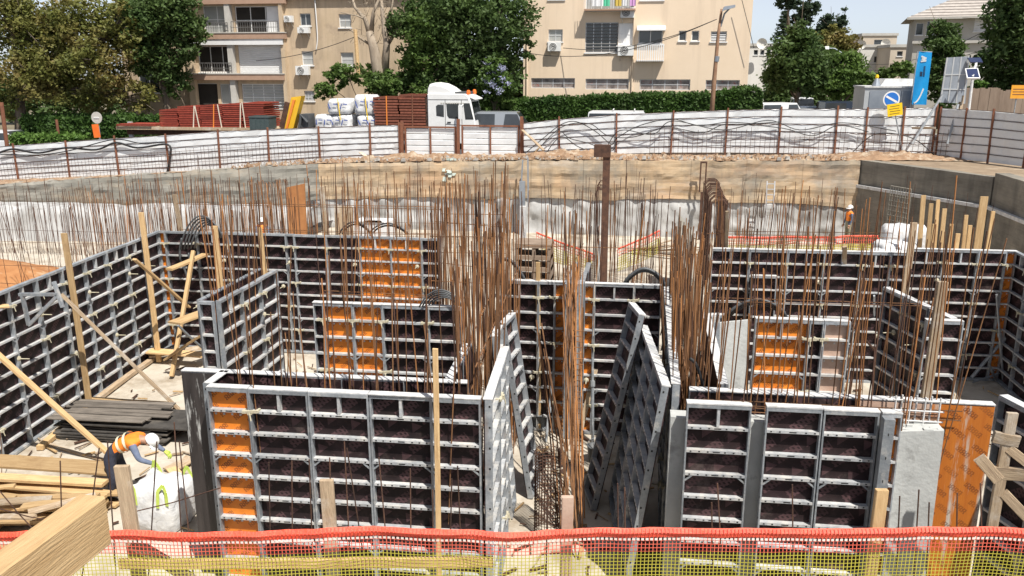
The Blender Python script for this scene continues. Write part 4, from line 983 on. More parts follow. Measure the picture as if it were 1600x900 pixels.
# white bags heap, far right
def bag(name, label, c, sx, sy, sz, m, seed, group=None, sag=.25, n_=14, cat='bag', rough=1.0):
    rr = random.Random(seed); g = MB(); nz = 8
    for j in range(nz + 1):
        v = j / nz
        for i in range(n_ * 2):
            a = 2 * math.pi * i / (n_ * 2); ca, sa = math.cos(a), math.sin(a)
            sq = 1 / max(abs(ca), abs(sa)) ** .92
            prof = (1 - (abs(2 * v - .97) ** 8) * .13); wr = rough * (.05 * noise.noise((ca * 3 + seed, sa * 3, v * 5)) + .03 * noise.noise((ca * 8, sa * 8 + seed, v * 9)))
            x = ca * sq * sx * (prof + wr); y = sa * sq * sy * (prof + wr)
            z = sz * v + (.06 * rough * noise.noise((x * 4, y * 4, seed)) if v > .7 else 0)
            g.v.append((x, y, z))
    N_ = n_ * 2
    for j in range(nz):
        for i in range(N_): g.f.append((j*N_+i, j*N_+(i+1) % N_, (j+1)*N_+(i+1) % N_, (j+1)*N_+i)); g.m.append(0)
    k = len(g.v); g.v.append((0, 0, sz * (1 + sag * .1)))
    for i in range(N_): g.f.append((nz*N_+i, nz*N_+(i+1) % N_, k)); g.m.append(0)
    return tag(g.build(name, m, None, c, rr.uniform(-.2, .2), smooth=True), label, cat, group)
for i, (x, y, Y, s, lb) in enumerate(((1398, 392, 28, .62, 'white sack, lower left of the heap by the far net'), (1413, 372, 28.6, .7, 'white sack on top of the heap by the far net'), (1385, 398, 27.4, .5, 'small white sack in front of the heap by the far net'))):
    c = PY(x, y, Y); c.z = max(0, c.z - .5); bag('sack', lb, c, s, s * .8, s * 1.3, mat['cloth'], 20 + i)
# far safety net on stakes
def net(name, label, P0, P1, hred, hyel, hem, pitch, r, seed, hemh=.09, steps=60, whiteline=False):
    """barrier mesh hanging from P0 to P1: red hem, red field, yellow field, all real strands"""
    t = thing(name, label, 'safety net', P0); d = P1 - P0; L = d.length; dx = d.normalized(); nr = Vector((-dx.y, dx.x, 0)); tot = hred + hyel
    def pt(s, v, off=0):     # s along, v down
        u = s * L
        z = -v + .03 * noise.noise((u * .55, seed, 0)) + .018 * noise.noise((u * 1.9, seed, 3)) - (.02 * (1 - math.cos(u * 2.4)))
        yy = .05 * noise.noise((u * .6, v * 1.2, seed)) + .02 * noise.noise((u * 2.6, v * 3, seed + 5)) + off
        return dx * u + Vector((0, 0, d.z * s + z)) + nr * yy
    def strand(g, a, b, wv, m, k):
        n0_ = len(g.v)
        for i in range(k + 1):
            s = i / k; p_ = pt(a[0] + (b[0] - a[0]) * s, a[1] + (b[1] - a[1]) * s)
            g.v.append(tuple(p_ - wv)); g.v.append(tuple(p_ + wv))
        for i in range(k): q_ = n0_ + 2 * i; g.f.append((q_, q_ + 1, q_ + 3, q_ + 2)); g.m.append(m)
    for nm, v0, v1, mm in (('red_mesh', hem, hred, 'netred'), ('yellow_mesh', hred, tot, 'netyel')):
        g = MB(); n_ = int(L / pitch)
        for i in range(n_ + 1): strand(g, (i / n_, v0), (i / n_, v1), dx * r, 0, 5)
        k = int((v1 - v0) / pitch)
        for j in range(k + 1): strand(g, (0, v0 + (v1 - v0) * j / max(1, k)), (1, v0 + (v1 - v0) * j / max(1, k)), Vector((0, 0, r)), 0, steps * 2)
        stuff(g.build(nm, mat[mm], t))
    g = MB(); rows = [(0, .015), (.012, .0), (hem * .4, -.018), (hem * .72, -.005), (hem, .0)]; st = steps * 3
    for i in range(st + 1):
        for v, off in rows: g.v.append(tuple(pt(i / st, v + .006 * noise.noise((i * .31, v * 9, seed)), off + .012 * noise.noise((i * .2, v * 20, seed)))))
    for i in range(st):
        for j in range(len(rows) - 1): q_ = i * len(rows) + j; g.f.append((q_, q_ + len(rows), q_ + len(rows) + 1, q_ + 1)); g.m.append(0)
    g.build('hem', mat['nethem'], t)
    if whiteline:
        g = MB(); n_ = int(L / pitch)
        for i in range(n_):
            s = i / n_; q0 = len(g.v)
            for v, off in ((-.004, .0), (hem * .4, -.03), (hem, -.012)):
                p_ = pt(s, v, off); g.v.append(tuple(p_ - dx * .004)); g.v.append(tuple(p_ + dx * .004))
            for k in range(2): g.f.append((q0+2*k, q0+2*k+1, q0+2*k+3, q0+2*k+2)); g.m.append(0)
        stuff(g.build('hem_strands', mat['netpale'], t))
    if whiteline:
        g = MB(); n_ = int(L / (pitch * 1.15))
        for i in range(n_): s = i / n_; e = .62 / n_; a, b, c, e2 = pt(s, hem + .004, -.012), pt(s + e, hem + .004, -.012), pt(s + e, hem + .026, -.012), pt(s, hem + .026, -.012); g.poly([a, e2, c, b])
        stuff(g.build('reflective_dashes', mat['netpink'], t))
    return t
a, b = PZ(1130, 369, 1.0), PZ(1372, 371, 1.0)
net('safety_net', 'red and yellow barrier net along the back right of the pit', Vector((a.x, a.y, 1.0)), Vector((b.x, b.y, 1.05)), .32, .55, .08, .09, .012, 3, steps=24)
a, b = PZ(838, 362, 1.2), PZ(928, 380, 1.0)
net('safety_net', 'sagging red and yellow net left of the brown steel column', Vector((a.x, a.y, 1.2)), Vector((b.x, b.y, .9)), .3, .6, .06, .09, .011, 4, steps=16)
a, b = PZ(965, 386, 1.0), PZ(1030, 372, 1.2)
net('safety_net', 'short red and yellow net right of the brown steel column', Vector((a.x, a.y, .95)), Vector((b.x, b.y, 1.25)), .3, .6, .06, .09, .011, 6, steps=16)
a, b = PZ(1372, 371, 1.0), PZ(1412, 400, .7)
net('safety_net', 'end of the far net folding down beside the white sacks', Vector((a.x, a.y, 1.0)), Vector((b.x, b.y, .75)), .3, .5, .07, .09, .012, 8, steps=10)
a = PZ(875, 385, .9); g = MB()
for k in range(4): z = .25 + k * .35; g.box(0, 1.05, 0, .9, z, z + .12)
for x in (0, .5, .95): g.box(x, x + .1, .02, .88, .0, 1.35)
tag(g.build('pallet_stack', mat['brownwood'], None, (a.x - .6, 23.5, 1.2)), 'stack of brown frames behind the centre left wall', 'stack')
g = MB(); g.box(-.6, .5, .0, .9, 0, 1.2); tag(g.build('concrete_block', mat['concrete'], None, (a.x, 23.5, 0)), 'concrete block carrying the stack of brown frames', 'concrete block')
for i in range(16):
    s = (i % 8 + rnd(.2, .8)) / 8; a = PZ(970 + s * 60, 392, .1) if i < 8 else PZ(1150 + s * 220, 384, .3); L = rnd(1, 2.4); an = rnd(-.5, .5)
    plank('%s offcut from the left by the %s' % (ORD[i % 8], 'short net beside the brown steel column' if i < 8 else 'long back right net'), a, a + Vector((L * math.cos(an), L * math.sin(an), rnd(0, .5))), .14, .04, 'woodold', group='offcuts by the far net')
# ================================================================== timbers
# posts wired to the left wall
plank('timber post wired upright to the left wall, nearer of two', (-12.08, 16.0, 0), (-12.16, 16.05, 4.1), .13, .06, 'wood', 'timber_post', 'timber post', up=(0, 1, 0))
plank('timber post wired upright to the left wall, farther of two', (-12.36, 19.3, 0), (-12.42, 19.35, 4.0), .13, .07, 'wood', 'timber_post', 'timber post', up=(0, 1, 0))
plank('long pale brace running from the near wall post down to the front box', PZ(96, 460, 2.95), PZ(280, 640, .0), .13, .06, 'woodold', 'timber_brace', 'brace')
plank('pale brace running down from the far wall post', PZ(210, 405, 3.1), PZ(295, 480, 1.45), .12, .05, 'wood', 'timber_brace', 'brace')
plank('long pale brace crossing the lower left corner', PZ(-40, 520, 2.7), PZ(185, 722, .0), .13, .06, 'wood', 'timber_brace', 'brace')
plank('short board poking in from the left picture edge', PZ(-30, 484, 3.0), PZ(14, 478, 3.0), .2, .04, 'wood')
plank('horizontal kicker plank lying on the slab between post and front box', PZ(115, 622, .12), PZ(262, 632, .12), .12, .1, 'wood')
plank('sill timber along the foot of the left wall, near part', PZ(62, 700, .05), PZ(150, 627, .05), .14, .1, 'wood')
plank('sill timber along the foot of the left wall, far part', PZ(150, 625, .05), PZ(246, 556, .05), .14, .1, 'woodold')
plank('slanted board crossing above the back left corner', PZ(264, 421, 2.6), PZ(328, 394, 2.7), .2, .06, 'wood')
plank('round timber propping the back left corner', PZ(302, 392, 2.9), PZ(268, 588, .05), .09, .09, 'wood', 'timber_prop', 'prop')
plank('timber post standing at the back left wall corner', PZ(312, 520, .0), PZ(312, 520, .0) + Vector((-.35, .0, 4.1)), .12, .06, 'woodold', 'timber_post', 'timber post', up=(0, 1, 0))
plank('platform board beside the black stub, upper', PZ(272, 505, 1.6), PZ(330, 484, 1.6), .4, .05, 'wood')
plank('diagonal board below the platform beside the black stub', PZ(258, 562, .4), PZ(325, 518, 1.3), .13, .05, 'wood')
plank('platform board beside the black stub, lower', PZ(225, 548, .3), PZ(320, 555, .3), .35, .05, 'wood')
plank('second lower platform board at the foot of the back left wall', PZ(232, 556, .15), PZ(320, 542, .15), .3, .05, 'woodold')
plank('short steel-grey pole crossing under the platform boards', PZ(278, 508, 1.3), PZ(318, 545, .3), .05, .05, 'greysteel', 'steel_pole', 'pole')
# posts near the stub and the inner walls
plank('pale timber post standing in front of the black stub', PZ(362, 628, 0), PZ(362, 628, 0) + Vector((-.08, .1, 4.15)), .12, .07, 'wood', 'timber_post', 'timber post', up=(0, 1, 0))
plank('pale timber post behind the black stub right side', PZ(430, 560, 0), PZ(430, 560, 0) + Vector((-.2, .1, 3.55)), .11, .06, 'wood', 'timber_post', 'timber post', up=(0, 1, 0))
plank('weathered timber post standing before the back left wall', PZ(522, 530, 0), PZ(522, 530, 0) + Vector((-.1, 0, 4.4)), .11, .06, 'woodold', 'timber_post', 'timber post', up=(0, 1, 0))
plank('pale strip of timber on the face of the front wall', PY(680, 545, 9.86), PY(686, 900, 9.86), .07, .045, 'wood', 'timber_post', 'timber post', up=(0, 1, 0))
plank('timber post on the face of the centre left wall', PZ(843, 668, 0) + Vector((0, -.12, 0)), PZ(843, 668, 0) + Vector((-.05, -.1, 3.7)), .09, .05, 'wood', 'timber_post', 'timber post', up=(0, 1, 0))
plank('brown board leaning across the centre right wall', PZ(905, 680, .0), PZ(958, 464, 2.95), .11, .04, 'woodold', up=(0, 1, 0))
plank('tall timber post standing between the two back right walls', PY(1398, 590, 20.1), PY(1428, 348, 20.1), .15, .07, 'woodold', 'timber_post', 'timber post', up=(0, 1, 0))
plank('tall weathered timber on the corner of the shaded right box', PY(1436, 690, 14.5), PY(1473, 440, 14.5), .16, .1, 'woodold', 'timber_post', 'timber post', up=(0, 1, 0))
plank('thin timber standing in front of the back right wall', PZ(1315, 545, 0), PZ(1320, 385, 3.5), .1, .05, 'woodold', 'timber_post', 'timber post', up=(0, 1, 0))
plank('pale timber strip at the left end of the back right wall', PZ(1132, 560, 0), PZ(1136, 330, 4.2), .08, .05, 'woodold', 'timber_post', 'timber post', up=(0, 1, 0))
UP = [1443, 1455, 1466, 1476, 1487, 1510, 1516, 1538, 1552, 1460, 1497]
for i, (x, yt, yb, Y) in enumerate(((1443, 305, 392, 27), (1455, 318, 392, 27.5), (1466, 312, 392, 28), (1476, 326, 392, 26.5), (1487, 350, 392, 27), (1510, 336, 392, 27.5), (1516, 352, 392, 26.6), (1538, 307, 392, 26.2), (1552, 330, 392, 27), (1460, 350, 392, 25.8), (1497, 365, 392, 26))):
    a = PY(x, yt, Y); b = PY(x - (10 if i in (7, 8) else 3), yb, Y); b.z = 0
    plank('%s from the left of the upright timber strips in the shaded right corner' % ORD[sorted(UP).index(x)] if i != 7 else 'tallest and widest sunlit plank in the shaded right corner', b, a, .22 if i == 7 else rnd(.08, .14), .05, 'wood', 'timber_post', 'timber post', 'uprights in the shaded right corner' if i != 7 else None, up=(0, 1, 0))
# steel props, far right and left bracket
def prop(label, p, q, r=.03, m='galv', feet=True):
    p, q = Vector(p), Vector(q); g = MB(); d = (q - p); mid_ = p + d * .55
    g.tube([(0, 0, 0), mid_ - p], r, 8); g.tube([mid_ - p, q - p], r * .78, 8); g.tube([mid_ - p - d.normalized() * .06, mid_ - p + d.normalized() * .06], r * 1.6, 8)
    return tag(g.build('steel_prop', mat[m], None, p), label, 'prop')
prop('long grey tube prop slanting up to the right edge wall', PZ(1518, 590, 0.05), PZ(1610, 480, 1.9), .045)
prop('thin grey prop lying from the same foot to the right', PZ(1520, 597, .05), PZ(1582, 577, .25), .025)
prop('upright grey tube prop in the far right corner', PZ(1568, 598, .0), PZ(1557, 460, 2.3), .032)
prop('short slanting grey tube behind the upright prop', PZ(1556, 596, .0), PZ(1545, 565, .6), .025)
prop('white tube prop standing behind the right rebar', PZ(1366, 560, .0), PZ(1366, 462, 2.4), .03)
prop('horizontal white tube in the shaded right box', PZ(1375, 536, 1.6), PZ(1432, 538, 1.6), .04)
prop('dark diagonal tube descending through the right rebar', PZ(1325, 500, 2.6), PZ(1430, 620, .4), .025, 'rustdark')
prop('upright white prop on the centre right wall', PZ(926, 690, 0) , PZ(926, 525, 2.15), .032)
prop('upright white prop on the centre left wall foot', PZ(853, 690, 0), PZ(862, 600, 1.1), .03)
prop('thin upright prop on the back left wall', PZ(474, 520, .0), PZ(468, 410, 2.4), .025)
t = thing('wall_bracket', 'grey steel working bracket hooked on the left formwork wall', 'bracket', PZ(30, 460, 3.2)); o = PZ(30, 460, 3.2)
for a, b in (((30, 460), (92, 460)), ((35, 462), (45, 508)), ((92, 460), (45, 508)), ((84, 440), (98, 480))):
    P_, Q_ = PY(*a, o.y - .2), PY(*b, o.y - .2); g = MB(); g.bar(P_ - o, Q_ - o, .06, .06); g.build('arm', mat['galv'], t)
# plates and buckets
for i, (x, y, lb) in enumerate(((843, 668, 'dark bucket at the foot of the centre left wall'), (930, 720, 'dark bucket standing right of the rebar ladder'), (843, 722, 'crumpled black bucket lying by the mesh roll'))):
    c = PZ(x, y, 0); g = MB(); g.lathe([(.13, 0), (.17, .32), (.18, .33), (.16, .325), (.12, .06)], 14)
    t = tag(g.build('bucket', mat['greyhose'], None, c, (R(60), 0, 0) if i == 2 else (0, 0, 0), smooth=True), lb, 'bucket')
    g = MB(); g.tube([(.17 * math.cos(a), 0, .32 + .17 * math.sin(a)) for a in [math.pi * k / 8 for k in range(9)]], .006, 4); g.build('handle', mat['galv'], t)
# black plywood stack on the left slab
for k in range(7):
    g = MB(); z = .03 + k * .05
    wd = rnd(2.1, 2.6); g.box(0, wd, 0, rnd(.8, 1.15), 0, .028)
    tag(g.build('plywood_board', mat['plydusty'], None, (-12.0 + rnd(0, .3) + (.0 if k < 6 else .25), 14.6 + rnd(-.1, .1), z), R(rnd(-3, 7))), '%s sheet from the bottom of the low black plywood stack on the left slab' % ORD[k] if k < 6 else 'top black plywood sheet of the stack on the left slab', 'plywood', 'stacked black plywood' if k < 6 else None)
rr = random.Random(31)
for k in range(7):
    y = 14.62 + k * .155; x0 = -12.05 + rr.uniform(0, .35)
    plank('%s dark weathered board from the near side on the left plywood stack' % ORD[k], (x0, y, .44 + .012 * (k % 3)), (x0 + rr.uniform(2.1, 2.6), y + rr.uniform(.0, .16), .44 + rr.uniform(0, .03)), .145, .03, 'wooddark', group='dark boards on the left stack')
# timber stack lower left
rr = random.Random(11)
lay = 0; cnt = 0
for lay in range(5):
    for k in range(9 - lay):
        y = 10.35 + k * .26 + rr.uniform(-.1, .1) + lay * .14; x0 = -11.7 + rr.uniform(-.9, .8); L = rr.uniform(1.2, 3.3)
        z = .05 + lay * .085; a = rr.uniform(-.16, .18)
        x1 = min(x0 + L, -8.85 - .1 * rr.random())
        plank('%s plank from the near side in the %s layer of the lower left pile' % (ORD[k], ORD[lay]), (x0, y, z), (x1, y + (x1 - x0) * a, z + rr.uniform(-.02, .05)), rr.uniform(.12, .24), .05, 'wood', 'timber_plank', 'plank', 'planks in the lower left pile'); cnt += 1
for i in range(9):
    x = -11.9 + i * .3; y = 10.6 + rr.uniform(0, .9); an = rr.uniform(-.9, .9); L = rr.uniform(.5, 1.0)
    plank('%s short offcut from the left thrown across the front of the lower left pile' % ORD[i], (x, y, .5 + .05 * (i % 3)), (x + L * math.cos(an), y + L * math.sin(an), .52 + rr.uniform(-.05, .1)), rr.uniform(.1, .2), .045, rr.choice(('wood', 'woodold')), group='offcuts on the lower left pile')
plank('wide long board lying on top of the lower left pile', (-12.2, 12.3, .62), (-9.05, 12.45, .56), .45, .05, 'wood')
plank('long batten on top of the pile below the wide board', (-12.1, 11.85, .55), (-9.0, 12.05, .5), .22, .06, 'wood')
plank('sunlit offcut sloping beside the bending worker', PZ(150, 735, .1), PZ(172, 716, .5), .2, .04, 'wood')
plank('dark shadowed board lying on the slab right of the worker', PZ(262, 735, .05), PZ(298, 715, .1), .3, .04, 'woodold')
plank('pale plank lying between the white bag and the front box', PZ(268, 732, .1), PZ(305, 775, .1), .2, .05, 'wood')
plank('thin grey lath lying on the slab at the left', PZ(65, 690, .02), PZ(160, 718, .02), .08, .03, 'woodold')
# guard frame lower right
for (a, b, w_, lb) in (((1552, 682, 2.6), (1592, 690, 2.6), .14, 'top rail board of the guard frame at the right edge'), ((1548, 738, 2.2), (1605, 742, 2.2), .16, 'middle rail board of the guard frame at the right edge'), ((1582, 645, 2.9), (1548, 835, 1.2), .12, 'slanting upright of the guard frame at the right edge'), ((1575, 700, 2.4), (1620, 735, 2.2), .11, 'upper brace of the guard frame at the right edge'), ((1568, 770, 1.7), (1625, 830, 1.3), .12, 'lower brace of the guard frame at the right edge'), ((1530, 715, 2.2), (1560, 750, 1.9), .14, 'short board behind the guard frame')):
    plank(lb, PY(a[0], a[1], 9.6), PY(b[0], b[1], 9.6), w_, .05, 'woodold', up=(0, 1, 0))
form_wall('dark formwork panels behind the guard frame at the right edge', (5.0, 11.25), -72, [(.75, B), (.75, B)], seed=31, rimtop=True)
g = MB(); g.box(-.5, .6, -.4, .4, 0, .9); tag(g.build('concrete_block', mat['slab'], None, (5.9, 9.0, 0)), 'dusty concrete block below the guard frame', 'concrete block')
# reinforcement kicker behind the pier
t = thing('rebar_cage', 'small pale rebar grid beside the pier top', 'rebar', (3.42, 10.62, 2.7))
for k in range(7): g = MB(); g.tube([(k * .09, .05 * (k % 2), 0), (k * .09, .05 * (k % 2), .75)], .012, 5); g.build('vertical_bar', mat['rim'], t)
for k in range(3): g = MB(); g.tube([(-.03, 0, .42 + k * .14), (.6, 0, .42 + k * .14)], .012, 5); g.build('horizontal_bar', mat['rim'], t)
# ------------------------------------------------------------------ near net, stakes and rail
A_, B_ = netpt(-350, 0, 3.6), netpt(1950, 0, 3.62)
net('safety_net', 'red and yellow barrier net stretched across the foot of the picture', A_, B_, .225, .75, .082, .034, .0034, 1, steps=110, whiteline=True)
for x, yt, w_, lb in ((190, 728, .13, 'weathered timber stake, leftmost behind the near net'), (510, 750, .12, 'brown timber stake behind the near net in front of the front wall'), (887, 776, .105, 'pinkish timber stake behind the near net in the corridor'), (1378, 765, .11, 'pale timber stake behind the near net at the right')):
    b = netpt(x, .16, 2.3); d_ = ray(x, yt); tt = (b.x * nn.x + b.y * nn.y) / (d_.x * nn.x + d_.y * nn.y); z = EYE + d_.z * tt
    plank(lb, b + Vector((.04 if x == 190 else 0, 0, 0)), (d_.x * tt, d_.y * tt, z), w_, .05, 'woodold' if x < 800 else 'plytan' if x < 1000 else 'wood', 'timber_stake', 'stake', up=nn)
plank('long rail board behind the near net at the left', netpt(170, .1, 3.2), netpt(770, .1, 3.22), .1, .04, 'wood', 'timber_rail', 'rail', up=nn)
plank('diagonal brace board behind the near net by the leftmost stake', netpt(195, .09, 3.42), netpt(290, .09, 3.0), .12, .04, 'woodold', 'timber_brace', 'brace', up=nn)
# big beam close to the camera
p1 = PD(164, 776, 3.1); zb = p1.z
e0 = p1; e1 = PZ(15, 887, zb); dd = (e1 - e0).normalized(); sdv = Vector((dd.y, -dd.x, 0)).normalized()
if sdv.x > 0: sdv = -sdv
ctr = e0 + sdv * .055 + Vector((0, 0, -.1))
plank('big pale timber beam close to the camera at the lower left', ctr, ctr + dd * 3.6, .11, .2, 'wood', 'timber_beam', 'beam')
# offcuts, chips and wire ends on the slab
rr = random.Random(77); g = MB()
for i in range(520):
    k = rr.random()
    if k < .5: x, y = rr.uniform(-12, -6.6), rr.uniform(11, 20)
    elif k < .75: x, y = rr.uniform(-1.9, .4), rr.uniform(10.2, 16.3)
    else: x, y = rr.uniform(5.2, 9), rr.uniform(12, 20.5)
    a = rr.uniform(0, 6.28); L = rr.uniform(.05, .4); w_ = rr.uniform(.01, .05); z = .03 * noise.noise((x * .9, y * .9, 0)) + .012; d = V2 = Vector((math.cos(a), math.sin(a), rr.uniform(-.03, .06)))
    g.bar((x, y, z + .01), Vector((x, y, z + .015)) + d * L, w_, rr.uniform(.008, .03), rr.randrange(3))
stuff(g.build('litter', [mat['wood'], mat['rustdark'], mat['woodold']]), 'chips, wire ends and wood scraps strewn over the slab', 'litter')

# ================================================================== people
def skin_body(joints, bones, mats_of, subs=2):
    """joints: name -> (pos, radius or (rx, ry)); bones: (a, b, material index); one continuous mesh"""
    names = list(joints); idx = {n_: i for i, n_ in enumerate(names)}
    me = bpy.data.meshes.new('body'); me.from_pydata([tuple(joints[n_][0]) for n_ in names], [(idx[a], idx[b]) for a, b, _ in bones], []); me.update()
    ob = bpy.data.objects.new('body_tmp', me); COL.objects.link(ob)
    ob.modifiers.new('skin', 'SKIN'); sv = me.skin_vertices[0].data
    for i, n_ in enumerate(names):
        r = joints[n_][1]; sv[i].radius = r if isinstance(r, tuple) else (r, r); sv[i].use_root = (n_ == 'pelvis')
    s = ob.modifiers.new('sub', 'SUBSURF'); s.levels = subs; s.render_levels = subs
    dg = bpy.context.evaluated_depsgraph_get(); res = bpy.data.meshes.new_from_object(ob.evaluated_get(dg)); bpy.data.objects.remove(ob)
    res.materials.clear()
    for m in mats_of: res.materials.append(m)
    segs = [(Vector(joints[a][0]), Vector(joints[b][0]), k) for a, b, k in bones]
    for p in res.polygons:
        c = p.center; best = 9; kk = 0
        for a, b, k in segs:
            d = b - a; t = max(0, min(1, (c - a).dot(d) / max(1e-6, d.length_squared))); q = (c - a - d * t).length
            if q < best: best = q; kk = k
        p.material_index = kk; p.use_smooth = True
    return res
def hand(parent, wrist, dirv, palm_n, m):
    d = Vector(dirv).normalized(); n_ = Vector(palm_n); n_ = (n_ - d * n_.dot(d)).normalized(); s = d.cross(n_)
    g = MB(); w_ = Vector(wrist); a, b = s * .042, n_ * .014
    g.hexa([w_ - a * .7 - b, w_ + a * .7 - b, w_ + a * .7 + b, w_ - a * .7 + b], [w_ + d * .09 - a - b, w_ + d * .09 + a - b, w_ + d * .09 + a + b, w_ + d * .09 - a + b])
    for k, L in enumerate((.07, .08, .075, .055)):
        p = w_ + d * .085 + s * (-.033 + .022 * k); g.tube([p, p + d * L * .5 - n_ * .012, p + d * L * .8 - n_ * .04, p + d * L * .85 - n_ * .06], [.0095, .009, .0085, .007], 6)
    p = w_ + d * .025 - s * .035; g.tube([p, p - s * .03 + d * .025 - n_ * .01, p - s * .035 + d * .055 - n_ * .03], [.012, .011, .008], 6)
    return g.build('glove', m, parent, smooth=True)
def helmet(parent, c, up, fwd, m):
    up, fwd = Vector(up).normalized(), Vector(fwd); fwd = (fwd - up * fwd.dot(up)).normalized(); sd_ = up.cross(fwd)
    g = MB(); prof = [(.113, 0), (.115, .03), (.109, .065), (.09, .10), (.055, .125), (.018, .134)]; n_ = 16
    for r, z in prof:
        for j in range(n_): a = 2 * math.pi * j / n_; g.v.append(tuple(Vector(c) + fwd * r * 1.12 * math.cos(a) + sd_ * r * math.sin(a) + up * z))
    for i in range(len(prof) - 1):
        for j in range(n_): g.f.append((i*n_+j, i*n_+(j+1) % n_, (i+1)*n_+(j+1) % n_, (i+1)*n_+j)); g.m.append(0)
    g.f.append(tuple((len(prof)-1)*n_ + j for j in range(n_))); g.m.append(0)
    h_ = g.build('helmet', m, parent, smooth=True)
    g = MB(); k = 12
    for j in range(k + 1):
        a = -1.25 + 2.5 * j / k
        for r, z in ((.112, .012), (.165 if abs(a) < .9 else .132, -.012)): g.v.append(tuple(Vector(c) + fwd * r * 1.1 * math.cos(a) + sd_ * r * math.sin(a) + up * z))
    for j in range(k): g.f.append((2*j, 2*j+1, 2*j+3, 2*j+2)); g.m.append(0)
    g.build('brim', m, h_)
    g = MB(); g.tube([Vector(c) + fwd * .118 * math.cos(a) + up * (.02 + .12 * math.sin(a)) for a in [math.pi * k / 10 for k in range(11)]], .012, 6); g.build('ridge', m, h_, smooth=True)
    return h_
def face(parent, c, up, fwd):
    up, fwd = Vector(up).normalized(), Vector(fwd); fwd = (fwd - up * fwd.dot(up)).normalized(); sd_ = up.cross(fwd); c = Vector(c); g = MB()
    g.tube([c + fwd * .085 + up * .015, c + fwd * .118 - up * .025, c + fwd * .09 - up * .035], [.008, .017, .008], 6, 0)
    for s in (-1, 1):
        g.tube([c + sd_ * s * .08 + up * .02, c + sd_ * s * .10, c + sd_ * s * .08 - up * .03], [.008, .017, .008], 6, 0)
        g.tube([c + fwd * .088 + sd_ * s * .032 + up * .018, c + fwd * .1 + sd_ * s * .032 + up * .018], [.013, .009], 6, 1)
    g.bar(c + fwd * .094 - sd_ * .022 - up * .058, c + fwd * .094 + sd_ * .022 - up * .058, .01, .01, 2)
    g.build('face', [mat['skin'], mat['darkin'], mat['pinktrim']], parent, smooth=True)
V = Vector
# worker bending over the bag: local frame, +x = facing direction, z up, feet at 0
J = {'pelvis': (V((0, 0, .88)), (.16, .135)), 'waist': (V((.14, 0, 1.0)), (.155, .125)), 'chest': (V((.36, 0, 1.10)), (.185, .15)), 'upper': (V((.50, 0, 1.13)), (.15, .12)), 'neck': (V((.58, 0, 1.13)), .062), 'head': (V((.68, 0, 1.10)), .092), 'crown': (V((.75, 0, 1.09)), .082)}
BN = [('pelvis', 'waist', 1), ('waist', 'chest', 0), ('chest', 'upper', 0), ('upper', 'neck', 3), ('neck', 'head', 3), ('head', 'crown', 3)]
for s, nm in ((1, 'l'), (-1, 'r')):
    J[nm + 'sh'] = (V((.48, .19 * s, 1.10)), .072); J[nm + 'el'] = (V((.62, .30 * s, .90)), .05); J[nm + 'wr'] = (V((.82, .24 * s, .80)), .036)
    BN += [('upper', nm + 'sh', 0), (nm + 'sh', nm + 'el', 2), (nm + 'el', nm + 'wr', 2)]
    J[nm + 'hip'] = (V((.0, .10 * s, .82)), .115); J[nm + 'kn'] = (V((.09 + .04 * s, .13 * s, .46)), .075); J[nm + 'an'] = (V((.0 + .05 * s, .14 * s, .09)), .05); J[nm + 'to'] = (V((.18 + .05 * s, .16 * s, .045)), .042)
    BN += [('pelvis', nm + 'hip', 1), (nm + 'hip', nm + 'kn', 1), (nm + 'kn', nm + 'an', 1), (nm + 'an', nm + 'to', 4)]
ft = PZ(183, 780, 0); bg_ = PZ(247, 826, 0)
fa = R(8)
wk = thing('person', 'worker in orange vest and white helmet bending over the white bag', 'person', (ft.x, ft.y, 0), fa); wk.scale = (1.04, 1.04, 1.04)
obj('body', skin_body(J, BN, [mat['vest'], mat['navy'], mat['bluegrey'], mat['skin'], mat['black']]), wk)
helmet(wk, (.71, 0, 1.10), (.80, 0, .6), (.5, 0, -.8), mat['white']); face(wk, (.69, 0, 1.08), (.8, 0, .6), (.5, 0, -.8))
for s in (1, -1): hand(wk, (.82, .24 * s, .80), (.7, -.15 * s, -.55), (-.3, 0, 1), mat['hiviz'])
g = MB()
for x0, z0, r1, r2 in ((.20, 1.035, .172, .146), (.33, 1.092, .190, .158)):
    ring = []
    for j in range(17):
        a = 2 * math.pi * j / 16; ring.append((V((x0, 0, z0)) + V((0, 1, 0)) * r1 * 1.03 * math.cos(a) + V((-.4, 0, .92)) * r2 * 1.05 * math.sin(a)))
    k = len(g.v); dv = V((.045, 0, .018))
    for p_ in ring: g.v.append(tuple(p_)); g.v.append(tuple(p_ + dv))
    for j in range(16): g.f.append((k+2*j, k+2*j+1, k+2*j+3, k+2*j+2)); g.m.append(0)
g.build('reflective_band', mat['reflect'], wk, smooth=True)
# the white bulk bag with yellow-green lifting loops
bb = bag('bulk_bag', 'open white bulk bag with yellow-green loops in front of the bending worker', (bg_.x, bg_.y + .25, 0), .44, .40, .78, mat['cloth'], 3, cat='bag', rough=2.2)
for k, (x, y) in enumerate(((-.38, -.34), (.38, -.34), (.38, .34), (-.38, .34))):
    g = MB(); sx = 1 if x > 0 else -1; sy = 1 if y > 0 else -1
    pts = [V((x, y, .55)), V((x * 1.0, y * 1.0, .80)), V((x * .85, y * .95, .88 + .03 * k)), V((x * .6, y * 1.0, .80)), V((x * .55, y * 1.05, .5))]
    for a, b in zip(pts, pts[1:]): g.bar(a + V((0, -.06, 0)), b + V((0, -.06, 0)), .055, .008, up=(0, 1, 0))
    g.build('lifting_loop', mat['hiviz'], bb)
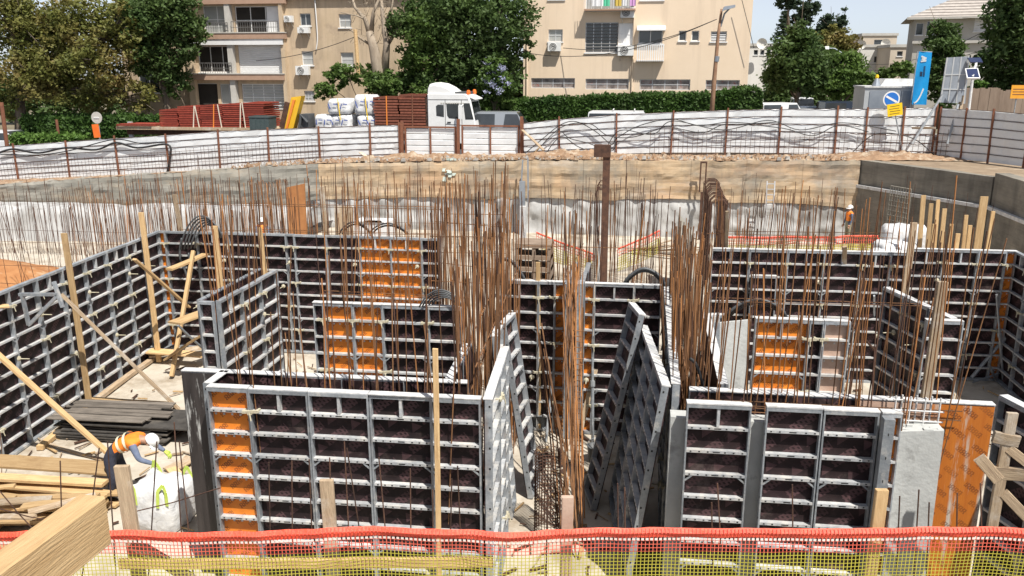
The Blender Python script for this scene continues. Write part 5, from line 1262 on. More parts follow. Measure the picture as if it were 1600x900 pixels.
# standing worker by the back wall
def standing(label, loc, rz, h=1.72, legs='olive', arm=0):
    J = {'pelvis': (V((0, 0, .92)), (.15, .11)), 'waist': (V((0, 0, 1.08)), (.145, .11)), 'chest': (V((0, 0, 1.28)), (.18, .125)), 'upper': (V((0, 0, 1.42)), (.13, .09)), 'neck': (V((0, .0, 1.50)), .055), 'head': (V((.01, 0, 1.60)), .09), 'crown': (V((0, 0, 1.68)), .08)}
    BN = [('pelvis', 'waist', 1), ('waist', 'chest', 0), ('chest', 'upper', 0), ('upper', 'neck', 3), ('neck', 'head', 3), ('head', 'crown', 3)]
    for s, nm in ((1, 'l'), (-1, 'r')):
        J[nm + 'sh'] = (V((0, .19 * s, 1.40)), .065); J[nm + 'el'] = (V((.02 + arm * .1, .25 * s, 1.12)), .045); J[nm + 'wr'] = (V((.10 + arm * .25, .22 * s, .90 + arm * .25)), .034)
        BN += [('upper', nm + 'sh', 0), (nm + 'sh', nm + 'el', 2), (nm + 'el', nm + 'wr', 2)]
        J[nm + 'hip'] = (V((0, .09 * s, .86)), .10); J[nm + 'kn'] = (V((.02, .11 * s, .48)), .068); J[nm + 'an'] = (V((-.01, .12 * s, .08)), .045); J[nm + 'to'] = (V((.15, .14 * s, .04)), .04)
        BN += [('pelvis', nm + 'hip', 1), (nm + 'hip', nm + 'kn', 1), (nm + 'kn', nm + 'an', 1), (nm + 'an', nm + 'to', 4)]
    t = thing('person', label, 'person', loc, rz)
    obj('body', skin_body(J, BN, [mat['vest'], mat[legs], mat['bluegrey'], mat['skin'], mat['black']]), t)
    helmet(t, (.0, 0, 1.625), (0, 0, 1), (1, 0, 0), mat['white']); face(t, (.015, 0, 1.60), (0, 0, 1), (1, 0, 0))
    for s in (1, -1): hand(t, (.10 + arm * .25, .22 * s, .90 + arm * .25), (.4, 0, -1 + arm), (0, -s, 0), mat['skin'])
    return t
p = PZ(1314, 312, 1.72); p.y = min(p.y, 38.2)
standing('worker in orange vest and white helmet standing by the shaded corner wall', (p.x, p.y, 0), R(200))
p = PZ(408, 341, 1.72)
standing('worker in orange vest half hidden behind the back left wall', (p.x, p.y, 0), R(-60), arm=.8)

# ================================================================== street side
def street_at(x, y): return street_z(x, y)
# ---- buildings
def facade(parent, name, x0, x1, z0, z1, Y, depth, holes, m, reveal=.18):
    """front wall with real openings plus sides and roof"""
    g = MB(); xs = sorted({x0, x1, *[h[0] for h in holes], *[h[1] for h in holes]}); zs_ = sorted({z0, z1, *[h[2] for h in holes], *[h[3] for h in holes]})
    for a, b in zip(xs, xs[1:]):
        for c, d in zip(zs_, zs_[1:]):
            mx, mz = (a + b) / 2, (c + d) / 2
            if any(h[0] < mx < h[1] and h[2] < mz < h[3] for h in holes): continue
            g.poly([(a, 0, c), (b, 0, c), (b, 0, d), (a, 0, d)])
    for (a, b, c, d) in holes:
        r = reveal; g.poly([(a, 0, c), (a, 0, d), (a, r, d), (a, r, c)]); g.poly([(b, 0, d), (b, 0, c), (b, r, c), (b, r, d)]); g.poly([(a, 0, d), (b, 0, d), (b, r, d), (a, r, d)]); g.poly([(b, 0, c), (a, 0, c), (a, r, c), (b, r, c)])
    g.poly([(x0, 0, z0), (x0, 0, z1), (x0, depth, z1), (x0, depth, z0)]); g.poly([(x1, 0, z1), (x1, 0, z0), (x1, depth, z0), (x1, depth, z1)])
    g.poly([(x0, 0, z1), (x1, 0, z1), (x1, depth, z1), (x0, depth, z1)]); g.poly([(x0, depth, z0), (x0, depth, z1), (x1, depth, z1), (x1, depth, z0)])
    return g.build(name, m, parent)
def window(parent, h, cols=2, rows=1, pane='glass', frame='alu', reveal=.16, sill=True, bar=.05, slats=0, slatmat='alu'):
    a, b, c, d = h; g = MB(); y0, y1 = reveal - .06, reveal - .01
    g.box(a + .002, a + bar, y0, y1, c + .002, d - .002); g.box(b - bar, b - .002, y0, y1, c + .002, d - .002); g.box(a + bar, b - bar, y0, y1, d - bar, d - .002); g.box(a + bar, b - bar, y0, y1, c + .002, c + bar)
    for k in range(1, cols): x = a + (b - a) * k / cols; g.box(x - bar * .45, x + bar * .45, y0, y1, c + bar, d - bar)
    for k in range(1, rows): z = c + (d - c) * k / rows; g.box(a + bar, b - bar, y0 + .004, y1 - .004, z - bar * .4, z + bar * .4)
    w_ = g.build('window', mat[frame], parent)
    g = MB(); g.box(a + .01, b - .01, y1 - .025, y1 - .015, c + .01, d - .01); g.build('pane', mat[pane] if isinstance(pane, str) else pane, w_)
    if sill: g = MB(); g.box(a - .06, b + .06, -.07, .04, c - .07, c - .003); g.build('sill', mat['white'], w_)
    for k in range(slats):
        z = c + bar + (d - c - 2 * bar) * (k + .5) / slats; g = MB(); g.hexa([(a + bar, y0 - .03, z - .02), (b - bar, y0 - .03, z - .02), (b - bar, y0 - .005, z + .01), (a + bar, y0 - .005, z + .01)], [(a + bar, y0 - .035, z), (b - bar, y0 - .035, z), (b - bar, y0 - .01, z + .03), (a + bar, y0 - .01, z + .03)]); g.build('slat', mat[slatmat], w_)
    return w_
def hpx(r, Y, o):      # picture rectangle -> opening on the facade plane
    a, b = PY(r[0], r[1], Y), PY(r[2], r[3], Y); return (round(a.x - o.x, 3), round(b.x - o.x, 3), round(b.z - o.z, 3), round(a.z - o.z, 3))
def ac_unit(label, r, Y, dp=.35):
    a, b = PY(r[0], r[1], Y), PY(r[2], r[3], Y); wd, h = b.x - a.x, a.z - b.z
    t = thing('air_conditioner', label, 'air conditioner', (a.x, Y, b.z))
    g = MB(); g.box(0, wd, -dp - .06, -.06, 0, h); g.build('casing', mat['acwhite'], t)
    g = MB(); n_ = 16; c = (wd * .4, h * .5); R_ = min(h * .42, wd * .38)
    k = len(g.v)
    for j in range(n_): q = 2 * math.pi * j / n_; g.v.append((c[0] + R_ * math.cos(q), -dp - .065, c[1] + R_ * math.sin(q)))
    g.f.append(tuple(range(n_))); g.m.append(0)
    g.build('fan_opening', mat['acgrey'], t)
    for q in (.35, .7, 1): 
        g = MB(); g.tube([(c[0] + R_ * q * math.cos(x), -dp - .075, c[1] + R_ * q * math.sin(x)) for x in [2 * math.pi * j / 16 for j in range(17)]], .012, 4, cap=False); g.build('guard_ring', mat['acwhite'], t)
    g = MB()
    for x in (wd * .15, wd * .85): g.bar((x, -dp, -.03), (x, .0, -.03), .04, .04); g.bar((x, -dp * .9, -.05), (x, 0, -.3), .03, .03)
    g.build('bracket', mat['greytrim'], t)
    return t
# beige building behind the hedge
YB = 54.0; a, b = PY(818, 0, YB), PY(1177, 0, YB)
o = V((a.x, YB, 3.7)); bR = thing('apartment_building', 'beige rendered apartment building behind the clipped hedge', 'building', o)
hs = {k: hpx(r, YB, o) for k, r in {'sh': (857, 46, 879, 65), 'big': (915, 35, 965, 82), 'door': (965.5, 36, 990, 71), 'top': (915, -14, 991, 16), 'awn': (998, 47, 1035, 68), 's1': (1061, 48, 1072, 64), 's2': (1081, 48, 1092, 64), 's3': (1111, 49, 1135, 65), 'tl': (857, -20, 882, -1), 'tr': (1001, -24, 1037, 0),
      'b1': (830, 122, 898, 138), 'b2': (915, 123, 982, 140), 'b3': (1000, 124, 1078, 141), 'b4': (1103, 125, 1155, 141)}.items()}
facade(bR, 'wall', 0, b.x - a.x, -.4, 12.5, YB, 11, list(hs.values()), mat['beige'])
clut = M('cluttered_window', (.10,.08,.075), (.42,.36,.33), .3, 2.2, 0, c3=(.35,.08,.06), s3=2.5, t3=(.62,.7))
window(bR, hs['sh'], 2, 2, 'glasslt'); window(bR, hs['big'], 4, 1, 'glass', slats=9, slatmat='acgrey'); window(bR, hs['door'], 2, 2, 'white', 'white'); window(bR, hs['top'], 3, 1, 'glasslt', 'white'); window(bR, hs['awn'], 2, 1, 'glass', 'white')
window(bR, hs['s1'], 1, 1, 'glass', 'white'); window(bR, hs['s2'], 1, 1, 'glass', 'white'); window(bR, hs['s3'], 1, 1, 'glass', 'white', slats=5); window(bR, hs['tl'], 2, 1, 'glasslt'); window(bR, hs['tr'], 2, 1, 'glasslt', 'white')
for k in ('b1', 'b2', 'b3', 'b4'): window(bR, hs[k], 4 if k != 'b4' else 3, 2, clut, 'alu', sill=False)
h_ = hs['awn']; g = MB(); g.hexa([(h_[0] - .1, -.5, h_[3] - .05), (h_[1] + .15, -.5, h_[3] - .05), (h_[1] + .15, -.0, h_[3] + .0), (h_[0] - .1, -.0, h_[3] + .0)], [(h_[0] - .1, -.5, h_[3] + .03), (h_[1] + .15, -.5, h_[3] + .03), (h_[1] + .15, -.0, h_[3] + .25), (h_[0] - .1, -.0, h_[3] + .25)]); g.build('awning', mat['white'], bR)
bal = obj('balcony', None, bR); n_ = 13; h2 = hpx((995, 70, 1037, 96), YB, o); g = MB(); g.box(h2[0], h2[1], -.5, 0, h2[2] + .02, h2[2] + .07); g.box(h2[0], h2[1], -.52, -.46, h2[3] - .05, h2[3]); g.build('rail', mat['white'], bal)
for k in range(n_): x = h2[0] + (h2[1] - h2[0]) * (k + .25) / n_; g = MB(); g.box(x, x + (h2[1] - h2[0]) / n_ * .55, -.55, -.52, h2[2], h2[3]); g.build('slat', mat['white'], bal)
bal = obj('balcony', None, bR); h2 = hpx((914, 0, 993, 17), YB, o); g = MB(); g.box(h2[0], h2[1], -.7, 0, h2[2], h2[2] + .1); g.build('slab', mat['pinktrim'], bal)
for k in range(22): x = h2[0] + (h2[1] - h2[0]) * k / 21; g = MB(); g.box(x - .012, x + .012, -.69, -.665, h2[2] + .1, h2[3] + .3); g.build('bar', mat['white'], bal)
for k, (x0, x1, c) in enumerate(((.5, 1.2, (.7, .7, .7)), (1.1, 1.55, (.1, .5, .3)), (1.85, 2.25, (.55, .4, .08)), (2.3, 2.6, (.7, .7, .7)), (2.75, 3.1, (.55, .3, .55)))):
    g = MB(); nz = 5
    for i in range(7):
        for j in range(nz): g.v.append((h2[0] + x0 + (x1 - x0) * i / 6, -.75 + .03 * math.sin(i * 2.2 + k), h2[2] + 1.0 - j * .19))
    for i in range(6):
        for j in range(nz - 1): q = i * nz + j; g.f.append((q, q + 1, q + nz + 1, q + nz)); g.m.append(0)
    tag(g.build('laundry', M('laundry_cloth', c, rough=.9), None, o), ['white sheet drying at the left of the upper balcony', 'green cloth drying on the upper balcony', 'mustard cloth drying on the upper balcony', 'small white cloth drying on the upper balcony', 'mauve cloth drying at the right of the upper balcony'][k], 'laundry')
ac_unit('air conditioner under the small shuttered window of the beige building', (857, 66, 877, 80), YB)
ac_unit('air conditioner at the right of the upper balcony', (970, 12, 991, 28), YB)
ac_unit('air conditioner below the white balcony shutters', (966, 71, 990, 87), YB)
for x in (992, 824): p = PY(x, 0, YB); g = MB(); g.tube([(p.x - o.x, -.06, -.3), (p.x - o.x, -.06, 12.4)], .05, 8); g.build('drain_pipe', mat['beige'], bR)
p = PY(1127, 8, 47)
# sandy building on the left
YL = 54.5; a, b = PY(180, 0, YL), PY(648, 0, YL); o = V((a.x, YL, 3.0)); bL = thing('apartment_building', 'sandy apartment building with balconies behind the red stacks', 'building', o)
px = {'t1': (316, 9, 362, 52), 't2': (366, 10, 440, 53), 'm1': (308, 72, 368, 113), 'm2': (371, 70, 443, 117), 'g1': (303, 130, 342, 166), 'g2': (343, 131, 373, 166), 'g3': (377, 131, 446, 174), 'w1': (468, 21, 486, 40), 'w2': (529, 22, 549, 43), 'w3': (471, 80, 490, 102), 'w4': (532, 82, 553, 103), 'w5': (475, 142, 492, 158), 'x1': (215, 40, 250, 75), 'x2': (215, 110, 250, 145), 'w6': (470, -30, 487, -10), 'u1': (380, -40, 440, -4), 'u2': (530, -30, 560, -6)}
hs = {k: hpx(r, YL, o) for k, r in px.items()}
facade(bL, 'wall', 0, b.x - a.x, -1.5, 13.2, YL, 11, list(hs.values()), mat['beige2'])
window(bL, hs['t1'], 2, 2, 'glasslt', 'white'); window(bL, hs['t2'], 3, 2, 'darkin', 'white'); window(bL, hs['m1'], 3, 1, 'darkin', 'white'); window(bL, hs['m2'], 1, 1, 'white', 'white', slats=14, slatmat='white')
window(bL, hs['g1'], 1, 1, 'darkin', 'alu'); window(bL, hs['g2'], 2, 1, 'glasslt', 'alu'); window(bL, hs['g3'], 4, 2, 'glasslt', 'white', slats=8, slatmat='alu')
for k in ('w1', 'x1', 'x2', 'w6', 'u1', 'u2'): window(bL, hs[k], 2, 1, 'glass', 'alu')
for k in ('w2', 'w3', 'w4'): window(bL, hs[k], 1, 2, 'glasslt', 'white')
window(bL, hs['w5'], 3, 3, 'glasslt', 'alu')
h2 = hs['t2']; g = MB(); g.box(h2[1] - .95, h2[1] - .05, .02, .08, h2[2] + .05, h2[3] - .05); g.build('door_leaf', mat['white'], bL)
for (y0, y1, dp, nm) in ((53, 61, .55, 'balcony_slab'), (116, 125, .55, 'balcony_slab'), (-2, 6, .45, 'balcony_slab'), (170, 186, .3, 'plinth')):
    h2 = hpx((297, y0, 449, y1), YL, o); g = MB(); g.box(h2[0], h2[1], -dp, -.003, h2[2], h2[3]); q = g.build(nm, mat['pinktrim'], bL)
    g = MB(); g.box(h2[0] - .03, h2[1] + .03, -dp - .04, -.002, h2[3] + .002, h2[3] + .07); g.build('edge', mat['greytrim'], q)
for (x0, x1, yt, yb) in ((316, 362, 36, 53), (366, 440, 34, 53), (318, 368, 98, 116)):
    h2 = hpx((x0, yt, x1, yb), YL, o); bal = obj('railing', None, bL); g = MB(); g.box(h2[0], h2[1], -.5, -.46, h2[3] - .05, h2[3]); g.box(h2[0], h2[1], -.49, -.465, (h2[2] + h2[3]) / 2, (h2[2] + h2[3]) / 2 + .03); g.build('rail', mat['acgrey'], bal)
    n_ = int((h2[1] - h2[0]) / .16)
    for k in range(n_ + 1): x = h2[0] + (h2[1] - h2[0]) * k / n_; g = MB(); g.box(x - .011, x + .011, -.487, -.467, h2[2] - .1, h2[3] - .05); g.build('bar', mat['acgrey'], bal)
for x in (364, 446, 300): h2 = hpx((x - 3, 0, x + 3, 172), YL, o); g = MB(); g.box(h2[0], h2[1], -.40, -.004, h2[2], h2[3]); g.build('pier', mat['greytrim'] if x == 364 else mat['beige2'], bL)
h2 = hpx((297, 62, 449, 70), YL, o); g = MB(); g.box(h2[0] + .2, h2[1] - .1, -.5, -.005, h2[2], h2[3]); g.build('shutter_box', mat['white'], bL)
h2 = hpx((180, -10, 648, 4), YL, o); g = MB(); g.box(h2[0], h2[1] + .1, -.25, -.006, h2[2] + .3, h2[3]); g.build('string_course', mat['greytrim'], bL)
cable('white downpipe hanging on the sandy wall', [PY(492, 0, YL - .1), PY(495, 40, YL - .1), PY(496, 62, YL - .1), PY(494, 78, YL - .1)], .04, m='white', name='drain_pipe')
ac_unit('air conditioner on the sandy wall right of the balconies', (465, 103, 486, 117), YL)
ac_unit('small air conditioner by the top balcony of the sandy building', (447, 25, 460, 35), YL)
ac_unit('window air conditioner below the dark small window', (468, 43, 486, 52), YL)
# grey house on the right
YH = 76; a, b = PY(1428, 60, YH), PY(1640, 60, YH); o = V((a.x, YH, 3.9)); hR = thing('house', 'grey two-storey house with hipped roof at the upper right', 'house', o, R(-13))
W_ = b.x - a.x; ze = PY(1428, 28, YH).z - o.z; zm = PY(1428, 66, YH).z - o.z
hs = {k: hpx(r, YH, o) for k, r in {'a': (1432, 36, 1441, 55), 'b': (1448, 33, 1470, 55), 'c': (1519, 28, 1549, 50), 'd': (1519, 85, 1546, 108), 'e': (1450, 84, 1470, 106)}.items()}
facade(hR, 'wall', 0, W_, -.3, ze, YH, 9, list(hs.values()), mat['housegrey'])
window(hR, hs['a'], 1, 1); window(hR, hs['b'], 2, 1); window(hR, hs['c'], 1, 1, 'white', 'white', slats=8, slatmat='white'); window(hR, hs['d'], 1, 1, 'white', 'white', slats=8, slatmat='white'); window(hR, hs['e'], 2, 1)
g = MB(); g.box(-.1, W_ + .1, -.25, -.004, zm - .12, zm + .1); g.build('ledge', mat['greytrim'], hR)
g = MB(); e = .7; zr = ze + 2.3
E_ = [(-e, -e, ze), (W_ + e, -e, ze), (W_ + e, 9 + e, ze), (-e, 9 + e, ze)]; R1, R2 = (4.2, 4.5, zr), (W_ - 4, 4.5, zr)
g.poly([E_[0], E_[1], R2, R1]); g.poly([E_[1], E_[2], R2]); g.poly([E_[2], E_[3], R1, R2]); g.poly([E_[3], E_[0], R1]); g.poly([(x, y, z - .02) for x, y, z in E_[::-1]])
rf = g.build('roof', mat['roofgrey'], hR)
g = MB(); g.box(-e - .03, W_ + e + .03, -e - .08, -e, ze - .16, ze + .02); g.build('gutter', mat['greytrim'], rf)
for k in range(9):
    s = (k + .5) / 9; g = MB(); z = ze + 2.3 * s; y = -e + (4.5 + e) * s; xa = -e + (4.2 + e) * s; xb = W_ + e - (4 + e) * s; g.box(xa, xb, y - .06, y + .02, z - .0, z + .05); g.build('tile_course', mat['roofgrey'], rf)
# far houses
def far_house(label, r, Y, m, wins, dp=8, parapet=True):
    a, b = PY(r[0], r[1], Y), PY(r[2], r[3], Y); o = V((a.x, Y, b.z)); t = thing('house', label, 'house', o); hs_ = [hpx(q, Y, o) for q in wins]
    facade(t, 'wall', 0, b.x - a.x, -6, a.z - b.z, Y, dp, hs_, mat[m], .2)
    for h_ in hs_: window(t, h_, 1, 1, 'glass', 'alu')
    if parapet: g = MB(); g.box(-.12, b.x - a.x + .12, -.12, dp + .1, a.z - b.z + .002, a.z - b.z + .3); g.build('parapet', mat['greytrim'], t)
    return t
far_house('white flat-roofed house behind the round trees', (1340, 74, 1398, 112), 100, 'farwhite', [(1366, 88, 1375, 98)])
far_house('cream roof storey above the white flat-roofed house', (1348, 56, 1400, 74), 112, 'fartan', [(1366, 62, 1384, 70)])
far_house('tan house block beside the grey house', (1392, 74, 1424, 100), 95, 'fartan', [(1402, 80, 1410, 88)])
far_house('white house strip seen right of the beige building', (1172, 72, 1212, 104), 105, 'farwhite', [(1178, 78, 1184, 86), (1188, 78, 1194, 86), (1198, 78, 1204, 86)])
far_house('small white roof room far behind the pines', (1330, 60, 1350, 72), 120, 'farwhite', [(1335, 63, 1339, 68)])
for i, (x, y, Y, s) in enumerate(((1383, 68, 108, .55), (1190, 68, 104, .6), (1345, 70, 99.5, .5))):
    p = PY(x, y, Y); g = MB(); n_ = 14
    for ring, (rr_, yy) in enumerate(((.02, .0), (.6, -.06), (1, -.22))):
        for j in range(n_): q = 2 * math.pi * j / n_; g.v.append((s * rr_ * math.cos(q), yy * s * 2, s * rr_ * math.sin(q)))
    for k in range(2):
        for j in range(n_): g.f.append((k*n_+j, k*n_+(j+1) % n_, (k+1)*n_+(j+1) % n_, (k+1)*n_+j)); g.m.append(0)
    g.tube([(0, 0, 0), (0, .1, -s * 1.6)], .05, 6)
    tag(g.build('satellite_dish', mat['farwhite'], None, p), ['satellite dish on the cream far roof', 'satellite dish on the white far house by the beige building', 'satellite dish at the left end of the white flat roof'][i], 'satellite dish')
# ---- trees
def crown_mesh(blobs, n_, size, seed, clump=.27, flat=.0):
    rr = random.Random(seed); v = []; f = []
    vol = [b[1].x * b[1].y * b[1].z for b in blobs]; tot = sum(vol) ** 1.0
    for (c, r), vv in zip(blobs, vol):
        k = max(60, int(n_ * 2.0 * vv / tot)); ncl = max(8, k // 42); cls = []
        for _ in range(ncl):
            u = V((rr.gauss(0, 1), rr.gauss(0, 1), rr.gauss(0, 1))).normalized() * (rr.random() ** .38)
            cls.append(V((c.x + u.x * r.x, c.y + u.y * r.y, c.z + u.z * r.z)))
        sg = clump * (r.x * r.y * r.z) ** (1 / 3)* .55
        for _ in range(k):
            q = cls[rr.randrange(ncl)]; p = q + V((rr.gauss(0, sg), rr.gauss(0, sg), rr.gauss(0, sg * .7)))
            a = V((rr.gauss(0, 1), rr.gauss(0, 1), rr.gauss(0, .6))).normalized(); b_ = a.cross(V((rr.gauss(0, 1), rr.gauss(0, 1), rr.gauss(0, 1)))).normalized(); s = size * .68 * rr.uniform(.55, 1.3)
            m = len(v); a *= s; b_ *= s * .55
            v += [tuple(p - a), tuple(p + b_ - a * .1), tuple(p + a), tuple(p - b_ - a * .1)]; f.append((m, m + 1, m + 2, m + 3))
    me = bpy.data.meshes.new('crown'); me.from_pydata(v, [], f); me.update(); return me
def tree(name, label, Y, tx, blobs_px, n_, size, leaf, bark='bark', tr=.2, seed=1, ybase=None, dz=.8, cat='tree', group=None, limbs=True, twigs=0):
    sc = 1300 / (Y * 1.01); base = PY(tx, 170, Y); gz = street_z(base.x, Y) - .1; base = V((base.x, Y, gz)); rr = random.Random(seed)
    t = thing(name, label, cat, base, group=group); bl = []
    for i, (x, y, rx, ry) in enumerate(blobs_px):
        c = PY(x, y, Y) - base; c.y += rr.uniform(-.8, .8) * dz; bl.append((c, V((rx / sc, (rx + ry) / 2 / sc * dz, ry / sc))))
    me = crown_mesh(bl, n_, size, seed); me.materials.append(mat[leaf]); obj('crown', me, t)
    if limbs:
        g = MB(); top = max(bl, key=lambda q: q[1].x * q[1].z)[0]; zt_ = max(q[0].z for q in bl)
        fork = V((top.x * .35, 0, top.z * .45)); g.tube([(0, 0, -.3), fork * .5 + V((rr.uniform(-.15, .15), 0, 0)), fork], [tr * 1.25, tr, tr * .8], 8)
        for c, r in bl:
            md = fork.lerp(c, .55) + V((rr.uniform(-.3, .3), rr.uniform(-.3, .3), .2)); g.tube([fork * .95, md, c + V((0, 0, r.z * .3))], [tr * .55, tr * .33, tr * .1], 6)
            for _ in range(5 + twigs):
                u = V((rr.gauss(0, .5) * r.x, rr.gauss(0, .5) * r.y, rr.gauss(.2, .5) * r.z)); g.tube([md.lerp(c, rr.random()), c + u * .6, c + u * 1.1], [tr * .18, tr * .1, .012], 4)
        g.build('trunk', mat[bark], t, smooth=True)
    return t
tree('broadleaf_tree', 'large olive-brown tree filling the upper left corner', 50, 24, [(35, 50, 62, 55), (110, 40, 70, 48), (165, 95, 52, 48), (60, 120, 66, 42), (130, 145, 66, 32), (205, 150, 42, 28), (10, 10, 50, 36), (90, 95, 60, 40), (190, 40, 40, 45), (15, 160, 40, 26)], 15000, .20, 'leaf_olive', seed=2, tr=.34, twigs=8)
tree('broadleaf_tree', 'dense dark green tree in front of the sandy building', 51.5, 262, [(240, 30, 62, 42), (290, 45, 34, 36), (250, 90, 48, 38), (272, 128, 26, 28), (215, 60, 34, 34), (300, 85, 20, 22), (272, 5, 45, 30)], 11500, .20, 'leaf_dark', seed=3, tr=.25)
tree('broadleaf_tree', 'large dark green tree between the two apartment buildings', 51, 790, [(690, 25, 66, 42), (785, 35, 52, 42), (735, 85, 70, 42), (672, 128, 44, 30), (775, 120, 40, 40), (645, 45, 34, 40), (735, 10, 60, 30), (815, 75, 22, 22), (745, 145, 50, 22)], 16500, .20, 'leaf_dark', seed=4, tr=.3)
tree('broadleaf_tree', 'lighter green tree at the left edge of the large dark tree', 50.2, 660, [(665, 55, 26, 44), (690, 75, 30, 30), (650, 110, 30, 26), (690, 115, 26, 24)], 3600, .19, 'leaf_mid', seed=14, tr=.14)
tree('flowering_shrub', 'shrub with pale blue flowers left of the hedge', 49.5, 772, [(772, 125, 28, 36), (758, 155, 26, 20), (785, 150, 22, 24)], 2600, .17, 'leaf_mid', seed=5, tr=.06, cat='shrub')
o_ = [q for q in COL.objects if q.name.startswith('flowering_shrub')][0]
bl = [(PY(x, y, 49.1) - o_.location, V((rx / 26, .8, ry / 26))) for x, y, rx, ry in ((770, 112, 22, 26), (760, 140, 20, 18), (785, 135, 16, 18))]
me = crown_mesh(bl, 420, .09, 6); me.materials.append(mat['flower']); stuff(obj('flowers', me, o_))
tree('shrub', 'leafy shrub against the sandy building wall', 50.6, 560, [(545, 115, 34, 14), (520, 138, 28, 12), (590, 122, 26, 20), (508, 150, 16, 8)], 1700, .2, 'leaf_mid', seed=7, tr=.07, cat='shrub')
tree('shrub', 'dense round shrub at the foot of the bare tree', 50, 610, [(600, 132, 34, 22), (640, 128, 30, 24), (660, 145, 26, 18)], 2600, .18, 'leaf_mid', seed=8, tr=.07, cat='shrub')
# bare tree
base = PY(596, 170, 50.8); base.z = 3.3; t = thing('bare_tree', 'leafless pale tree in front of the sandy wall', 'tree', base); g = MB()
def bp(x, y): return PY(x, y, 50.8) - base
for pts, rs in (([(596, 190), (594, 120), (586, 75), (578, 50)], [.5, .42, .3, .22]), ([(600, 120), (606, 70), (600, 30), (592, -20)], [.3, .2, .13, .08]), ([(578, 52), (570, 30), (556, 12), (545, -15)], [.2, .14, .09, .05]), ([(580, 52), (585, 20), (596, -10)], [.16, .1, .06]), ([(586, 75), (560, 58), (548, 45)], [.1, .06, .03]), ([(606, 70), (625, 40), (640, 5)], [.12, .08, .05]), ([(570, 30), (560, 25), (535, 20)], [.06, .04, .02]), ([(600, 40), (612, 10), (615, -10)], [.09, .06, .03])):
    g.tube([bp(*q) + V((0, rnd(-.3, .3) * (i > 0), 0)) for i, q in enumerate(pts)], rs, 8)
rr = random.Random(9)
for _ in range(120):
    x, y = rr.uniform(545, 640), rr.uniform(-10, 70); q = bp(x, y); q.y += rr.uniform(-.8, .8); g.tube([q, q + V((rr.uniform(-.5, .5), rr.uniform(-.3, .3), rr.uniform(-.3, .9)))], [.018, .008], 3)
g.build('trunk', mat['barkpale'], t, smooth=True)
p = PY(555, 46, 50.3); q = PY(560, 118, 50.3); g = MB(); g.tube([(0, 0, 0), p - q], .12, 8); tag(g.build('timber_pole', mat['woodx'], None, q - V((0, 0, 2)) * 0), 'short timber pole standing left of the bare tree', 'pole')
# hedges
def hedge(label, x0, x1, Y, zt_, wd, n_, size, leaf, seed, zf=None):
    rr = random.Random(seed); o = V((x0, Y, street_z(x0, Y))); t = thing('hedge', label, 'hedge', o); v = []; f = []
    def top(x): return zt_(x) + .10 * noise.noise((x * .7, seed, 0)) + .06 * noise.noise((x * 2.7, seed, 5))
    for _ in range(n_):
        x = rr.uniform(x0, x1); z1 = top(x) - o.z; k = rr.random()
        if k < .62: p = V((x - o.x, rr.uniform(-.10, .06), rr.uniform(.0, 1) ** .8 * z1))
        else: p = V((x - o.x, rr.uniform(-.05, wd), z1 + rr.uniform(-.1, .06)))
        if k > .96: p.z += .15
        a = V((rr.gauss(0, 1), rr.gauss(0, .7), rr.gauss(0, 1))).normalized(); b_ = a.cross(V((rr.gauss(0, 1), rr.gauss(0, 1), rr.gauss(0, 1)))).normalized(); s = size * rr.uniform(.6, 1.3); m = len(v); a *= s; b_ *= s * .55
        v += [tuple(p - a), tuple(p + b_), tuple(p + a), tuple(p - b_)]; f.append((m, m + 1, m + 2, m + 3))
    me = bpy.data.meshes.new('foliage'); me.from_pydata(v, [], f); me.materials.append(mat[leaf]); obj('foliage', me, t)
    g = MB(); k = 24; 
    for i in range(k):
        xa, xb = x0 + (x1 - x0) * i / k, x0 + (x1 - x0) * (i + 1) / k; za, zb = top(xa) - o.z - .12, top(xb) - o.z - .12
        g.hexa([(xa - o.x, .08, -.2), (xb - o.x, .08, -.2), (xb - o.x, wd - .1, -.2), (xa - o.x, wd - .1, -.2)], [(xa - o.x, .08, za), (xb - o.x, .08, zb), (xb - o.x, wd - .1, zb), (xa - o.x, wd - .1, za)])
    g.build('branches', mat['leaf_dark'], t)
hx0, hx1 = PY(735, 160, 51.6).x, PY(1192, 150, 51.6).x
hz = [(PY(x, 150, 51.6).x, PY(x, y, 51.6).z) for x, y in ((735, 163), (820, 157), (920, 153), (990, 150), (1130, 147), (1150, 141), (1165, 138), (1185, 141), (1195, 150))]
hedge('long clipped green hedge along the beige building', hx0, hx1, 51.6, lambda x: lerp_tab(hz, x), 1.2, 15000, .13, 'leaf_hedge', 3)
hedge('low bright grass-green hedge behind the left fence', PY(10, 200, 45).x, PY(125, 200, 45).x, 45, lambda x: PY(60, 213, 45).z, .9, 2400, .12, 'leaf_light', 5)
hedge('dark hedge under the olive-brown tree', PY(30, 180, 49).x, PY(250, 180, 49).x, 49, lambda x: PY(60, 183, 49).z, 1.5, 6000, .15, 'leaf_hedge', 6)
